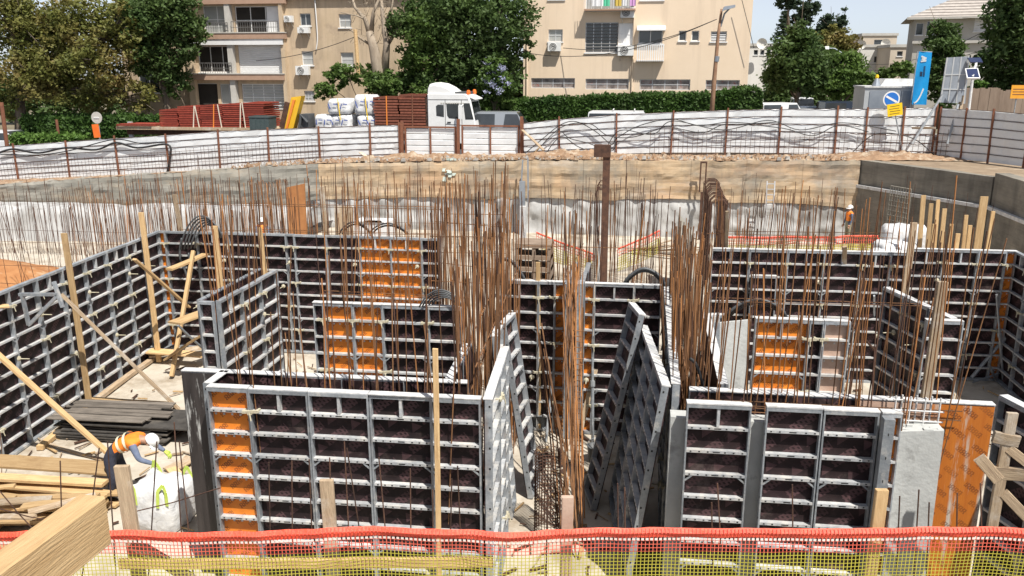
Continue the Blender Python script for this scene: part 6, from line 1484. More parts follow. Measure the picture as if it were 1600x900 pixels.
# right-hand trees
tree('broadleaf_tree', 'round dark green street tree left of the two on the right', 60, 1246, [(1246, 95, 40, 42), (1225, 120, 28, 28), (1268, 120, 26, 28), (1248, 60, 26, 22)], 5600, .24, 'leaf_dark', seed=21, tr=.16)
tree('broadleaf_tree', 'round fresher green street tree right of the two on the right', 61, 1316, [(1316, 112, 33, 34), (1300, 132, 22, 20), (1336, 128, 20, 22)], 4200, .24, 'leaf_mid', seed=22, tr=.16)
tree('broadleaf_tree', 'olive tree behind the fresher street tree', 80, 1310, [(1310, 75, 32, 26), (1290, 60, 20, 20)], 2600, .28, 'leaf_olive', seed=23, tr=.2)
tree('pine_tree', 'bushy pine with a pointed side top behind the street trees', 86, 1300, [(1300, 45, 20, 20), (1284, 58, 16, 18), (1316, 40, 7, 24), (1290, 75, 24, 18)], 3000, .24, 'leaf_pine', seed=24, tr=.2)
tree('pine_tree', 'tall pine with a bare stem cut by the top of the picture', 66, 1247, [(1232, 4, 18, 9), (1266, 12, 15, 15), (1250, 30, 14, 10), (1228, -14, 20, 12), (1262, 32, 10, 8)], 2800, .2, 'leaf_pine', seed=25, tr=.2)
base = PY(1219, 170, 84); base.z = 3.9; t = thing('conifer_tree', 'tiered conifer right of the beige building', 'tree', base); g = MB(); tp = PY(1227, 18, 84) - base
g.tube([(0, 0, -.3), tp * .5, tp], [.25, .15, .03], 6); g.build('trunk', mat['bark'], t)
v = []; f = []; rr = random.Random(4)
for k in range(15):
    z = tp.z * (.42 + .56 * k / 14); rad = 2.0 * (1 - k / 15) + .15; cx = tp.x * z / tp.z
    for _ in range(11):
        a = rr.uniform(0, 6.28)
        for s in range(12):
            q = s / 11 * rad * rr.uniform(.8, 1.1); p = V((cx + q * math.cos(a), q * math.sin(a), z + .12 * math.sin(s / 11 * 3) + rr.gauss(0, .06))); d = V((rr.gauss(0, 1), rr.gauss(0, 1), rr.gauss(0, .4))).normalized() * .2; e = V((0, 0, .06)) + V((rr.gauss(0, .04), rr.gauss(0, .04), 0))
            m = len(v); v += [tuple(p - d), tuple(p + e), tuple(p + d), tuple(p - e)]; f.append((m, m+1, m+2, m+3))
me = bpy.data.meshes.new('crown'); me.from_pydata(v, [], f); me.materials.append(mat['leaf_pine']); obj('crown', me, t)
tree('broadleaf_tree', 'dark tree growing in front of the grey house', 60, 1468, [(1474, 58, 24, 26), (1472, 90, 26, 26), (1465, 125, 20, 26), (1484, 78, 20, 20), (1470, 155, 14, 16)], 4400, .21, 'leaf_dark', seed=26, tr=.16)
tree('broadleaf_tree', 'big dark tree cut by the right picture edge', 48, 1590, [(1590, 30, 42, 44), (1585, 80, 46, 42), (1575, 120, 34, 30), (1620, 60, 50, 60), (1600, -10, 40, 30), (1618, 120, 40, 30)], 9000, .2, 'leaf_dark', seed=27, tr=.24)
tree('shrub', 'green creeper mass along the wall left of the grey house', 70, 1400, [(1385, 112, 22, 9), (1410, 108, 22, 10), (1368, 125, 18, 12)], 2000, .2, 'leaf_mid', seed=28, tr=.06, cat='shrub')
tree('shrub', 'small green shrub behind the solar sign at the right', 47, 1530, [(1530, 135, 12, 9)], 500, .14, 'leaf_light', seed=29, tr=.04, cat='shrub')
for k, (x0, x1, yt, Y, n_) in enumerate(((1195, 1360, 128, 75, 5000), (1340, 1470, 128, 90, 3000), (-40, 220, 120, 66, 6000), (600, 830, 100, 62, 7000))):
    a, b = PY(x0, yt, Y), PY(x1, yt, Y); me = crown_mesh([(V((a.x + (b.x - a.x) * (i + .5) / 6, Y, (a.z + 3.5) / 2)), V(((b.x - a.x) / 9, 1.5, (a.z - 3) / 2))) for i in range(6)], n_, .3, 40 + k); me.materials.append(mat['leaf_dark'])
    stuff(obj('thicket', me), ['dark thicket behind the parked cars at the right', 'dark thicket below the far white houses', 'dark thicket behind the olive-brown tree', 'dark thicket behind the large dark tree'][k], 'thicket')
# ---- street furniture
def stand(name, label, cat, x, yb, Y): b = PY(x, yb, Y); return thing(name, label, cat, (b.x, Y, street_z(b.x, Y)))
p = PY(1126, 14, 47); gz = street_z(p.x, 47); t = thing('street_lamp', 'rusty street lamp in front of the beige building', 'street lamp', (p.x - .15, 47, gz)); h = p.z - gz
g = MB(); g.tube([(0, 0, 0), (.03, 0, h * .45), (.10, 0, h * .8), (.2, 0, h)], [.13, .12, .085, .06], 10); g.build('pole', M('rusty_brown_pole', (.24,.13,.075), (.34,.20,.12), .8, 4), t, smooth=True)
g = MB(); g.tube([(.2, 0, h - .9), (.35, -.1, h - .25), (.62, -.2, h + .05)], .045, 6); g.build('arm', mat['greysteel'], t)
hd = MB(); hd.hexa([(.2, -.32, h - .12), (.85, -.42, h + .05), (.85, -.15, h + .05), (.2, -.05, h - .12)], [(.3, -.28, h + .1), (.85, -.38, h + .18), (.85, -.18, h + .18), (.3, -.08, h + .1)]); hd.build('lamp_head', mat['greysteel'], t)
g = MB(); g.tube([(.09, 0, h * .62), (.12, 0, h * .66)], .13, 8); g.build('band', mat['greysteel'], t)
p = PY(1285, 76, 61.5); gz = street_z(p.x, 61.5); t = thing('street_lamp', 'white street lamp head among the right-hand trees', 'street lamp', (p.x + 1.2, 61.5, gz)); h = p.z - gz
g = MB(); g.tube([(.1, 0, 0), (.1, 0, h - .3), (-.4, 0, h), (-1, 0, h + .03)], [.09, .07, .05, .04], 8); g.build('pole', mat['greysteel'], t)
g = MB(); g.hexa([(-1.6, -.15, h - .02), (-.8, -.18, h - .05), (-.8, .18, h - .05), (-1.6, .15, h - .02)], [(-1.5, -.1, h + .12), (-.8, -.12, h + .16), (-.8, .12, h + .16), (-1.5, .1, h + .12)]); g.build('lamp_head', mat['white'], t)
for i, (a, b, Ya, Yb, sag, lb) in enumerate((((400, 95), (556, 57), 50.3, 50.3, .25, 'thin overhead wire from the timber pole to the sandy building'), ((1120, 30), (880, 75), 47, 53.8, .6, 'overhead wire from the rusty lamp to the beige wall'), ((1120, 30), (800, 78), 47, 53.8, 1.0, 'second overhead wire running left from the rusty lamp'), ((1555, 40), (1355, 100), 60, 90, .8, 'black overhead wire sloping down from the grey house'), ((1555, 72), (1340, 108), 58, 90, .6, 'lower black overhead wire left of the big dark tree'), ((1158, -5), (1178, 75), 53.5, 53.5, .0, 'thin wire down the right edge of the beige building'))):
    A_, B_ = PY(*a, Ya), PY(*b, Yb); cable(lb, [A_.lerp(B_, s / 6) - V((0, 0, sag * 4 * (s / 6) * (1 - s / 6))) for s in range(7)], .02, name='overhead_wire')
# round sign back and orange board
p = PY(151, 184, 43); gz = street_z(p.x, 43); t = thing('road_sign', 'back of a round grey sign behind the left fence', 'sign', (p.x, 43, gz)); h = p.z - gz
g = MB(); g.tube([(0, .04, 0), (0, .04, h + .1)], .035, 8); g.build('pole', mat['galv'], t)
g = MB(); g.tube([(0, -.01, h), (0, .02, h)], .32, 20); g.build('disc', mat['greytrim'], t); g = MB(); g.box(-.16, .16, -.035, -.012, h - .03, h + .03); g.build('clip', mat['white'], t)
a, b = PY(147, 194, 42.6), PY(162, 215, 42.6); t = thing('warning_board', 'orange board below the round sign', 'sign', ((a.x + b.x) / 2, 42.6, street_z(a.x, 42.6))); z0 = street_z(a.x, 42.6)
g = MB(); g.box(-(b.x - a.x) * .4, (b.x - a.x) * .4, -.02, .02, b.z - z0, a.z - z0); q = g.build('board', mat['orangesign'], t); q.rotation_euler = (0, R(-4), 0)
g = MB(); g.tube([(0, .05, 0), (0, .05, a.z - z0 - .1)], .03, 6); g.build('post', mat['galv'], t)
# no stopping sign with yellow board
c = PY(1393, 155, 40.5); c2 = PY(1398, 171, 40.5); ft_ = PY(1414, 232, 40.3); t = thing('road_sign', 'round blue sign with white slash above a yellow board, on a leaning pole', 'sign', (ft_.x, 40.3, 3.6))
of = V((ft_.x, 40.3, 3.6)); g = MB(); g.tube([V((0, 0, 0)), c2 - of + V((0, .06, 0)), c - of + V((0, .06, 0))], .03, 8); g.build('pole', mat['galv'], t)
def disc(g, c, r, y, n_=24, m=0): g.poly([(c.x + r * math.cos(2 * math.pi * j / n_), y, c.z + r * math.sin(2 * math.pi * j / n_)) for j in range(n_)], m)
cc = c - of; g = MB(); g.tube([cc + V((0, .0, 0)), cc + V((0, .03, 0))], .36, 24); q = g.build('disc', mat['white'], t)
g = MB(); disc(g, cc, .30, cc.y - .008); g.build('blue_field', mat['signblue'], q); g = MB(); g.bar(cc + V((-.24, -.012, .13)), cc + V((.24, -.012, -.13)), .004, .09, up=(0, 0, 1)); g.build('slash', mat['white'], q)
k = c2 - of; g = MB(); g.box(-.32, .32, -.015, .015, -.28, .26); q = g.build('board', mat['signyellow'], t, k + V((0, -.02, 0)), (0, R(-9), 0))
for j, w_ in enumerate((.2, .24, .22, .24)): g = MB(); g.box(-w_, w_ - .05 * (j % 2), -.019, -.0155, .15 - j * .11 - .012, .15 - j * .11 + .012); g.build('print_line', mat['rustdark'], q)
# blue banner
a, b = PY(1438, 80, 44), PY(1424, 163, 44); z0 = street_z(a.x, 44); t = thing('banner_flag', 'tall bright blue banner with a white mark on top', 'flag', (b.x, 44, z0)); of = V((b.x, 44, z0)); g = MB(); nx_, nz_ = 8, 20
tl, tr_, bl_, br_ = (PY(x, y, 44) - of for x, y in ((1436, 80), (1456, 82), (1424, 163), (1448, 164)))
for j in range(nz_ + 1):
    for i in range(nx_ + 1):
        s, u = i / nx_, j / nz_; p = tl.lerp(tr_, s).lerp(bl_.lerp(br_, s), u); p.y += .07 * math.sin(s * 5 + u * 4) * (.4 + u); g.v.append(tuple(p))
for j in range(nz_):
    for i in range(nx_): q = j * (nx_ + 1) + i; g.f.append((q, q + nx_ + 1, q + nx_ + 2, q + 1)); g.m.append(0)
fl = g.build('cloth', mat['blue'], t, smooth=True)
def fpt(s, u): p = tl.lerp(tr_, s).lerp(bl_.lerp(br_, s), u); p.y += .07 * math.sin(s * 5 + u * 4) * (.4 + u) - .015; return p
g = MB()
for (s0, u0, s1, u1) in ((.25, .09, .62, .12), (.62, .12, .3, .135), (.3, .135, .62, .165), (.62, .165, .25, .185)): g.bar(fpt(s0, u0), fpt(s1, u1), .01, .075)
g.build('emblem', mat['white'], fl)
g = MB()
for j in range(9): u = .27 + j * .022; g.bar(fpt(.5, u), fpt(.62, u + .006), .006, .03)
for j in range(3): u = .38 + j * .03; g.bar(fpt(.3, u), fpt(.45, u + .01), .006, .05)
g.build('lettering', mat['navy'], fl)
g = MB(); P_ = [fpt(.1 + .55 * s / 7, .97 - .28 * (s / 7) ** 2) for s in range(8)]
for p, q in zip(P_, P_[1:]): g.bar(p, q, .006, .07)
g.build('swoosh', mat['cloth'], fl)
g = MB(); g.tube([(-.05, .03, -.2), tl + V((-.05, .03, 0)), tr_ + V((.02, .03, .02))], .03, 6); g.build('pole', mat['galv'], t)
# site cabin
a, b = PY(1352, 137, 44.5), PY(1425, 190, 44.5); z0 = street_z(a.x, 44.5); t = thing('site_cabin', 'grey metal site cabin behind the fence by the blue sign', 'cabin', (a.x, 44.5, z0)); wd = b.x - a.x; h = a.z - z0
g = MB(); g.box(0, wd, 0, 2.2, 0, h); g.build('body', mat['greycab'], t)
for k in range(2): g = MB(); g.box(wd * (.1 + .45 * k), wd * (.5 + .45 * k), -.03, -.002, .5, h - .15); g.build('panel', mat['greysteel'], t)
g = MB(); g.box(-.05, wd + .05, -.06, 2.25, h + .002, h + .08); g.build('roof', mat['rim'], t)
g = MB(); g.hexa([(wd * .35, .5, h + .08), (wd, .5, h + .08), (wd, 2.1, h + .08), (wd * .35, 2.1, h + .08)], [(wd * .45, .6, h + .42), (wd, .6, h + .42), (wd, 2, h + .42), (wd * .45, 2, h + .42)]); g.build('roof_box', mat['rim'], t)
p = PY(1372, 130, 44.5); t = thing('beacon_lamp', 'grey cone with a yellow lamp on the site cabin roof', 'lamp', (p.x, 44.8, a.z + .08)); g = MB(); g.lathe([(.22, 0), (.2, .06), (.09, .34), (.07, .36)], 10); g.build('cone', mat['greysteel'], t); g = MB(); g.lathe([(.07, .362), (.09, .42), (.07, .52), (.02, .55)], 10); g.build('lens', mat['signyellow'], t)
# sign seen from behind, solar panel, props
tl, br_ = PY(1478, 88, 42.5), PY(1510, 160, 42.5); t = thing('billboard', 'large grey sign panel seen from behind with stiffening ribs', 'billboard', (br_.x, 42.5, 3.7)); of = V((br_.x, 42.5, 3.7))
q4 = [PY(1469, 160, 42.2) - of, PY(1507, 162, 43.2) - of, PY(1514, 88, 43.2) - of, PY(1480, 90, 42.2) - of]; g = MB(); dv = V((.05, .05, 0)); g.hexa([q4[0], q4[1], q4[1] + dv, q4[0] + dv], [q4[3], q4[2], q4[2] + dv, q4[3] + dv]); g.build('panel', mat['greysteel'], t)
for s in (.02, .33, .66, .98): g = MB(); g.bar(q4[0].lerp(q4[1], s) - dv * .6, q4[3].lerp(q4[2], s) - dv * .6, .06, .06, up=(0, 1, 0)); g.build('rib', mat['greycab'], t)
for s in (.3, .62): g = MB(); g.bar(q4[0].lerp(q4[3], s) - dv * .7, q4[1].lerp(q4[2], s) - dv * .7, .05, .05); g.build('cross_rib', mat['greycab'], t)
for i, (a, b) in enumerate((((1505, 150), (1490, 245)), ((1500, 160), (1480, 235)))): g = MB(); g.bar(PY(*a, 42) - of, PY(*b, 40.6) - of, .1, .1); g.build('leg', mat['woodold'], t)
p = PY(1520, 120, 41.3); t = thing('solar_lamp', 'solar panel on a pale post at the right end of the fence', 'solar panel', (PY(1506, 235, 41).x, 41.0, 3.7)); of = t.location.copy()
g = MB(); g.tube([(0, 0, 0), p - of], .06, 8); g.build('post', mat['rim'], t)
q4 = [PY(x, y, Y) - of for x, y, Y in ((1511, 122, 41.2), (1532, 122, 41.2), (1528, 106, 41.8), (1508, 107, 41.8))]; dv = V((0, .04, -.05)); g = MB(); g.hexa([q4[0] + dv, q4[1] + dv, q4[2] + dv, q4[3] + dv], q4); pn = g.build('panel', mat['white'], t)
g = MB(); ctr = sum(q4, V()) / 4; up_ = (q4[1] - q4[0]).cross(q4[3] - q4[0]).normalized() * .006; g.poly([ctr + (q - ctr) * .86 + up_ for q in q4]); g.build('cells', mat['solar'], pn)
q4 = [PY(x, y, Y) - of for x, y, Y in ((1517, 97, 42.4), (1536, 97, 42.4), (1532, 90, 43), (1512, 90, 43))]; g = MB(); g.hexa([q + dv for q in q4], q4); pn = g.build('panel', mat['solar'], t); g = MB(); g.bar((q4[0] + q4[1]) / 2 + dv, p - of, .08, .08); g.build('bracket', mat['rim'], t)
for i, (a, b, lb) in enumerate((((1473, 148), (1425, 225), 'grey pole raking from the sign back down to the left'), ((1497, 163), (1480, 225), 'white pole raking down from the solar post'), ((1503, 175), (1513, 225), 'pale timber raking from the solar post to the right'), ((1550, 213), (1562, 226), 'short pale stick leaning at the far right fence'), ((1425, 200), (1462, 200), 'pale bar lying across the corner of the fence'))):
    plank(lb, PY(*a, 40.4), PY(*b, 39.9), .09, .07, 'woodold' if i > 1 else 'galv', 'raking_pole', 'pole', up=(0, 1, 0))
# brown board fence and yellow board at the far right
t = thing('board_fence', 'brown wooden board fence at the far right', 'fence', (PY(1508, 160, 46).x, 46, 3.7)); of = t.location.copy()
for i in range(26): x0 = 1508 + i * 4; a, b = PY(x0, 138 + (i > 12) * 3, 46), PY(x0 + 3.6, 165, 46); g = MB(); g.box(a.x - of.x, b.x - of.x, rnd(-.01, .01), .03, 0, a.z - of.z + rnd(-.04, .04)); g.build('board', mat['brownwood'], t)
a, b = PY(1581, 133, 44), PY(1604, 154, 44); g = MB(); g.box(0, b.x - a.x, -.02, .02, 0, a.z - b.z); q = thing('warning_board', 'orange-yellow board at the right picture edge', 'sign', (a.x, 44, b.z)); g.build('board', M('amber_board', (.75,.32,.02), (.8,.38,.04), .5, 4), q)
for j in range(3): g = MB(); z = (a.z - b.z) * (.3 + .2 * j); g.box(.08, (b.x - a.x) - .1, -.024, -.0205, z - .02, z + .02); g.build('print_line', mat['rustpost'], q)
g = MB(); g.tube([(.3, .04, .1), (.3, .04, 3.7 - b.z)], .03, 6); g.build('post', mat['galv'], q)
# ---- vehicles
def car(label, x, Y, ang, m, L=4.2, van=False, rack=False, group=None):
    p = PY(x, 170, Y); t = thing('parked_car', label, 'car', (p.x, Y, street_z(p.x, Y) + .03), R(ang), group)
    w_ = .86; hh = 1.46 if not van else 1.85
    lower = [(-L/2, .32), (-L/2 + .05, .72), (-L/2 + .2, .86), (L/2 - 1.15, .92), (L/2 - .12, .72), (L/2, .5), (L/2 - .02, .28)]
    g = MB(); n_ = len(lower); prev = None
    for k, (yy, sc) in enumerate(((-w_, .97), (-w_ * .985, 1), (w_ * .985, 1), (w_, .97))):
        for x_, z_ in lower: g.v.append((x_ * sc, yy, .3 + (z_ - .3) * (sc if k in (0, 3) else 1)))
    for k in range(3):
        for i in range(n_): j = (i + 1) % n_; g.f.append((k*n_+i, k*n_+j, (k+1)*n_+j, (k+1)*n_+i)); g.m.append(0)
    g.f.append(tuple(range(n_))[::-1]); g.m.append(0); g.f.append(tuple(3*n_ + i for i in range(n_))); g.m.append(0)
    g.build('body', m, t)
    cab = [(-L/2 + .22, .86), (-L/2 + .55, hh - .05), (-L/2 + .9, hh), (L/2 - 2.0, hh), (L/2 - 1.15, .92)] if not van else [(-L/2 + .08, .86), (-L/2 + .15, hh - .05), (-L/2 + .3, hh), (L/2 - 1.6, hh), (L/2 - .9, .92)]
    g = MB(); k = len(cab)
    for yy, ins in ((-1, 1), (1, 1)):
        for x_, z_ in cab: f_ = (z_ - .86) / (hh - .86); g.v.append((x_, yy * (w_ - .02 - .16 * f_), z_))
    for i in range(k - 1): g.f.append((i, i + 1, k + i + 1, k + i)); g.m.append(1 if i in (0, k - 2) else 0)
    g.f.append(tuple(range(k))); g.m.append(0); g.f.append(tuple(k + i for i in range(k))[::-1]); g.m.append(0)
    cb = g.build('cabin', [m, mat['glass']], t)
    for sgn in (-1, 1):
        for (xa, xb, xc, xd) in ((cab[1][0] + .05, cab[3][0] - .7 if not van else cab[3][0] - 1.2, None, None), (cab[3][0] - .62, cab[3][0] + .05, None, None)):
            za, zb = .93, hh - .1; f1, f2 = (za - .86) / (hh - .86), (zb - .86) / (hh - .86); ya, yb = sgn * (w_ - .012 - .16 * f1), sgn * (w_ - .012 - .16 * f2)
            g = MB(); g.poly([(xa - .12, ya, za), (xb + (.35 if xb > cab[3][0] - .1 else .0), ya, za), (xb, yb, zb), (xa, yb, zb)]); g.build('side_window', mat['glass'], t)
        for xw in (-L/2 + .75, L/2 - .8):
            g = MB(); g.tube([(xw, sgn * (w_ - .18), .31), (xw, sgn * (w_ + .01), .31)], .31, 16); wq = g.build('wheel', mat['tyre'], t); g = MB(); g.tube([(xw, sgn * (w_ + .0), .31), (xw, sgn * (w_ + .02), .31)], .19, 12); g.build('rim', mat['alu'], wq)
        g = MB(); g.box(L/2 - .14, L/2 - .02, sgn * .62 - .16, sgn * .62 + .16, .58, .7); g.build('headlight', mat['white'], t)
        g = MB(); g.box(-L/2 - .005, -L/2 + .1, sgn * .66 - .12, sgn * .66 + .12, .62, .8); g.build('tail_light', mat['netred'], t)
    if rack:
        for x_ in (-.9, .2): g = MB(); g.box(x_, x_ + .05, -.7, .7, hh + .06, hh + .1); g.build('roof_bar', mat['white'], t)
    return t
car('white van roof with rack just above the right fence', 985, 45.0, 0, mat['carw'], 4.6, True, True)
car('silver car roof beside the truck cab', 793, 46.8, 0, mat['carg'], 4.4, True)
car('white car parked at the far left behind the fence', 12, 47.5, 0, mat['carw'], 4.4)
for i, (x, Y, m, lb, van) in enumerate(((1212, 62, 'carg', 'grey car parked leftmost of the row under the right trees', False), (1222, 56, 'carw', 'white car parked second in the row under the right trees', True), (1258, 57, 'carg', 'bluish silver car parked third in the row under the right trees', False), (1280, 60, 'card', 'dark car parked fourth in the row under the right trees', False), (1330, 58, 'card', 'dark car parked last in the row beside the site cabin', True), (1250, 66, 'carw', 'white car parked behind the row under the right trees', True))):
    car(lb, x, Y, (80, 30, 20, 25, 10, 85)[i], mat[m], 4.3, van)
# ---- truck with load
gz = street_z(-13, 45); X0, X1 = PY(482, 190, 45).x, PY(743, 190, 45).x; t = thing('flatbed_truck', 'white flatbed truck facing right behind the fence', 'truck', (X0, 45, gz)); LN = X1 - X0
cabx = PY(668, 190, 45).x - X0; top = PY(680, 133, 45).z - gz; cabtop = PY(700, 146, 45).z - gz; bedz = 1.15
g = MB(); g.box(0, cabx + .2, .75, 1.65, .7, .95); g.build('chassis', mat['rustdark'], t)
g = MB(); g.box(0, cabx - .1, 0, 2.4, bedz - .14, bedz); g.build('bed', mat['brownwood'], t)
for k in range(3):
    xw = (1.2, 2.4, cabx + 1.3)[k]
    for yy in (.02, 2.08):
        g = MB(); g.tube([(xw, yy, .5), (xw, yy + .3, .5)], .5, 20); wq = g.build('wheel', mat['tyre'], t); g = MB(); g.tube([(xw, yy - .01, .5), (xw, yy, .5)], .26, 14); g.build('rim', mat['alu'], wq)
fx = LN
prof = [(cabx, .55), (cabx, cabtop - .06), (cabx + .08, cabtop), (fx - .55, cabtop - .02), (fx - .36, cabtop - .14), (fx - .26, cabtop - .42), (fx - .05, 1.72), (fx, 1.45), (fx + .02, .95), (fx, .5)]
g = MB(); n_ = len(prof)
for yy, ins in ((.02, .05), (.10, 0), (2.3, 0), (2.38, .05)):
    for x_, z_ in prof: g.v.append((x_ - (ins if x_ > cabx + 1 else -ins), yy, z_ - (ins * .6 if z_ > 2.5 else 0)))
for k in range(3):
    for i in range(n_): j = (i + 1) % n_; g.f.append((k*n_+j, k*n_+i, (k+1)*n_+i, (k+1)*n_+j)); g.m.append(0)
g.f.append(tuple(range(n_))); g.m.append(0); g.f.append(tuple(3*n_ + i for i in range(n_))[::-1]); g.m.append(0)
cbo = g.build('cab', mat['white'], t)
for yy in (.012, 2.388):
    sg = -1 if yy < 1 else 1
    for q in ([(cabx + .50, 1.98), (cabx + .92, 1.92), (cabx + .92, 2.56), (cabx + .60, 2.58), (cabx + .49, 2.5)], [(cabx + 1.10, 2.0), (cabx + 1.2, 1.86), (cabx + 1.78, 1.82), (cabx + 1.74, 2.66), (cabx + 1.06, 2.66)], [(cabx + 2.10, 1.80), (fx - .10, 1.80), (fx - .32, 2.66), (cabx + 2.0, 2.66)]):
        g = MB(); g.poly([(x_, yy, z_) for x_, z_ in (q if sg < 0 else q[::-1])]); g.build('side_window', mat['glass'], cbo)
    for (xa, za, xb, zb_) in ((cabx + 1.0, .9, cabx + 1.0, 2.85), (cabx + 1.93, .9, cabx + 1.90, 2.85), (cabx + .02, cabtop - .32, fx - .4, cabtop - .32), (cabx + 1.0, 1.55, cabx + 1.93, 1.5)):
        g = MB(); g.bar((xa, yy + sg * .004, za), (xb, yy + sg * .004, zb_), .006, .022, up=(1, 0, 0) if xa == xb or abs(xa - xb) < .1 else (0, 0, 1)); g.build('panel_gap', mat['acgrey'], cbo)
    g = MB(); g.box(cabx + 1.1, cabx + 1.3, min(yy, yy + sg * .03), max(yy, yy + sg * .03), 1.62, 1.67); g.build('door_handle', mat['black'], cbo)
    ym = yy + sg * .32; g = MB(); g.box(cabx + 1.80, cabx + 2.0, ym - .06, ym + .06, 1.85, 2.55); g.bar((cabx + 2.0, yy, 2.6), (cabx + 1.92, ym, 2.5), .04, .04); g.build('mirror', mat['white'], cbo)
    g = MB(); g.prism([(cabx + .9, .42), (cabx + .95, .85), (cabx + 1.15, 1.12), (cabx + 1.5, 1.12), (cabx + 1.72, .85), (cabx + 1.76, .42)], min(yy + sg * .002, yy + sg * .05), max(yy + sg * .002, yy + sg * .05)); g.build('wheel_arch', mat['greyhose'], cbo)
g = MB(); g.poly([(fx - .25, .2, cabtop - .45), (fx - .25, 2.2, cabtop - .45), (fx - .03, 2.2, 1.78), (fx - .03, .2, 1.78)]); g.build('windscreen', mat['glass'], cbo)
for k in range(4): g = MB(); z = .75 + k * .17; g.box(fx + .02, fx + .045, .5, 1.9, z, z + .08); g.build('grille_bar', mat['greyhose'], cbo)
for yy in (.15, 1.95): g = MB(); g.box(fx + .0, fx + .05, yy, yy + .3, .7, .95); g.build('headlight', mat['glasslt'], cbo)
dp_ = [(0, 0), (.02, .35), (.10, .50), (.35, .56), (.75, .50), (1.15, .30), (1.45, .06), (1.5, 0)]; g = MB(); n_ = len(dp_)
for yy, s_ in ((.10, .72), (.22, .95), (.5, 1), (1.9, 1), (2.18, .95), (2.3, .72)):
    for x_, z_ in dp_: g.v.append((cabx + .03 + x_ * (.9 + .1 * s_), yy, cabtop - .0 + z_ * s_))
for k in range(5):
    for i in range(n_): j = (i + 1) % n_; g.f.append((k*n_+j, k*n_+i, (k+1)*n_+i, (k+1)*n_+j)); g.m.append(0)
g.f.append(tuple(range(n_))); g.m.append(0); g.f.append(tuple(5*n_ + i for i in range(n_))[::-1]); g.m.append(0)
g.build('wind_deflector', mat['white'], cbo, smooth=False)
g = MB(); g.box(cabx + 1.5, fx - .45, .2, 2.2, cabtop + .0, cabtop + .07); g.build('roof_vent', mat['greyhose'], cbo)
g = MB(); g.hexa([(fx - .36, .12, cabtop - .2), (fx - .02, .12, cabtop - .34), (fx - .02, 2.28, cabtop - .34), (fx - .36, 2.28, cabtop - .2)], [(fx - .36, .12, cabtop - .14), (fx - .02, .12, cabtop - .3), (fx - .02, 2.28, cabtop - .3), (fx - .36, 2.28, cabtop - .14)]); g.build('sun_visor', mat['white'], cbo)
for yy in (.25, 1.95): g = MB(); g.lathe([(.11, cabtop - .06), (.11, cabtop + .06), (.09, cabtop + .15), (.03, cabtop + .18)], 10, (fx - .42, yy)); g.build('beacon', mat['orangesign'], cbo)
g = MB()
for k in range(6): g.bar((cabx + .45 + .07 * k, .005, 1.0 + .06 * (k % 3)), (cabx + .52 + .09 * k, .005, 1.25 + .05 * (k % 2)), .004, .035)
g.build('side_emblem', mat['navy'], cbo)
g = MB()
for k in range(11): g.box(cabx + .75 + k * .12, cabx + .83 + k * .12, .005, .015, 2.62, 2.69)
g.build('side_lettering', mat['greytrim'], cbo)
g = MB(); g.box(cabx - .12, cabx - .02, .1, 2.3, bedz, cabtop - .2); g.build('headboard', mat['rustdark'], t)
def stack(label, x0, x1, z0, z1, y0, dp, n_, m, straps=(), o=V()):
    t = thing('frame_stack', label, 'stack', (x0, y0, z0)); wd = x1 - x0; dz_ = (z1 - z0) / n_
    for k in range(n_):
        j = rnd(-.05, .05); g = MB(); z = k * dz_
        g.box(j, wd + j, -.0, .05, z + dz_ * .1, z + dz_ * .8); g.box(j, wd + j, dp - .05, dp, z + dz_ * .1, z + dz_ * .8)
        for s in range(5): x = j + (wd - .06) * s / 4; g.box(x, x + .06, .05, dp - .05, z + dz_ * .15, z + dz_ * .75)
        g.box(j + .06, wd + j - .06, .05, dp - .05, z + dz_ * .3, z + dz_ * .45)
        g.build('steel_frame', mat[m], t)
    for (s, c, sl) in straps:
        x = wd * s; g = MB(); g.bar((x, -.02, -.15), (x + sl, -.02, z1 - z0 + .03), .06, .012, up=(0, 1, 0)); g.build('strap', mat[c], t)
    return t
zb = gz + bedz + .01
def xz(x, y): p = PY(x, y, 45); return p.x, p.z
stack('stack of brown steel frames on the truck bed with an orange strap', xz(584, 190)[0], xz(622, 190)[0], zb, xz(600, 151)[1], 45.1, 2.1, 12, 'brownstack', ((.52, 'strapor', .02),))
stack('stack of brown steel frames right behind the truck cab', xz(624, 190)[0], xz(665, 190)[0], zb, xz(640, 147)[1], 45.1, 2.1, 13, 'brownstack', ((.48, 'rustpost', .04),))
BAGS = [(487, 520, 188, 206, 'lower white block bag at the left of the truck load'), (514, 550, 181, 206, 'lower white block bag in the middle of the truck load'), (551, 584, 184, 206, 'lower white block bag at the right of the truck load'), (506, 545, 155, 181, 'upper left white block bag on the truck'), (546, 584, 149, 182, 'upper right white block bag on the truck')]
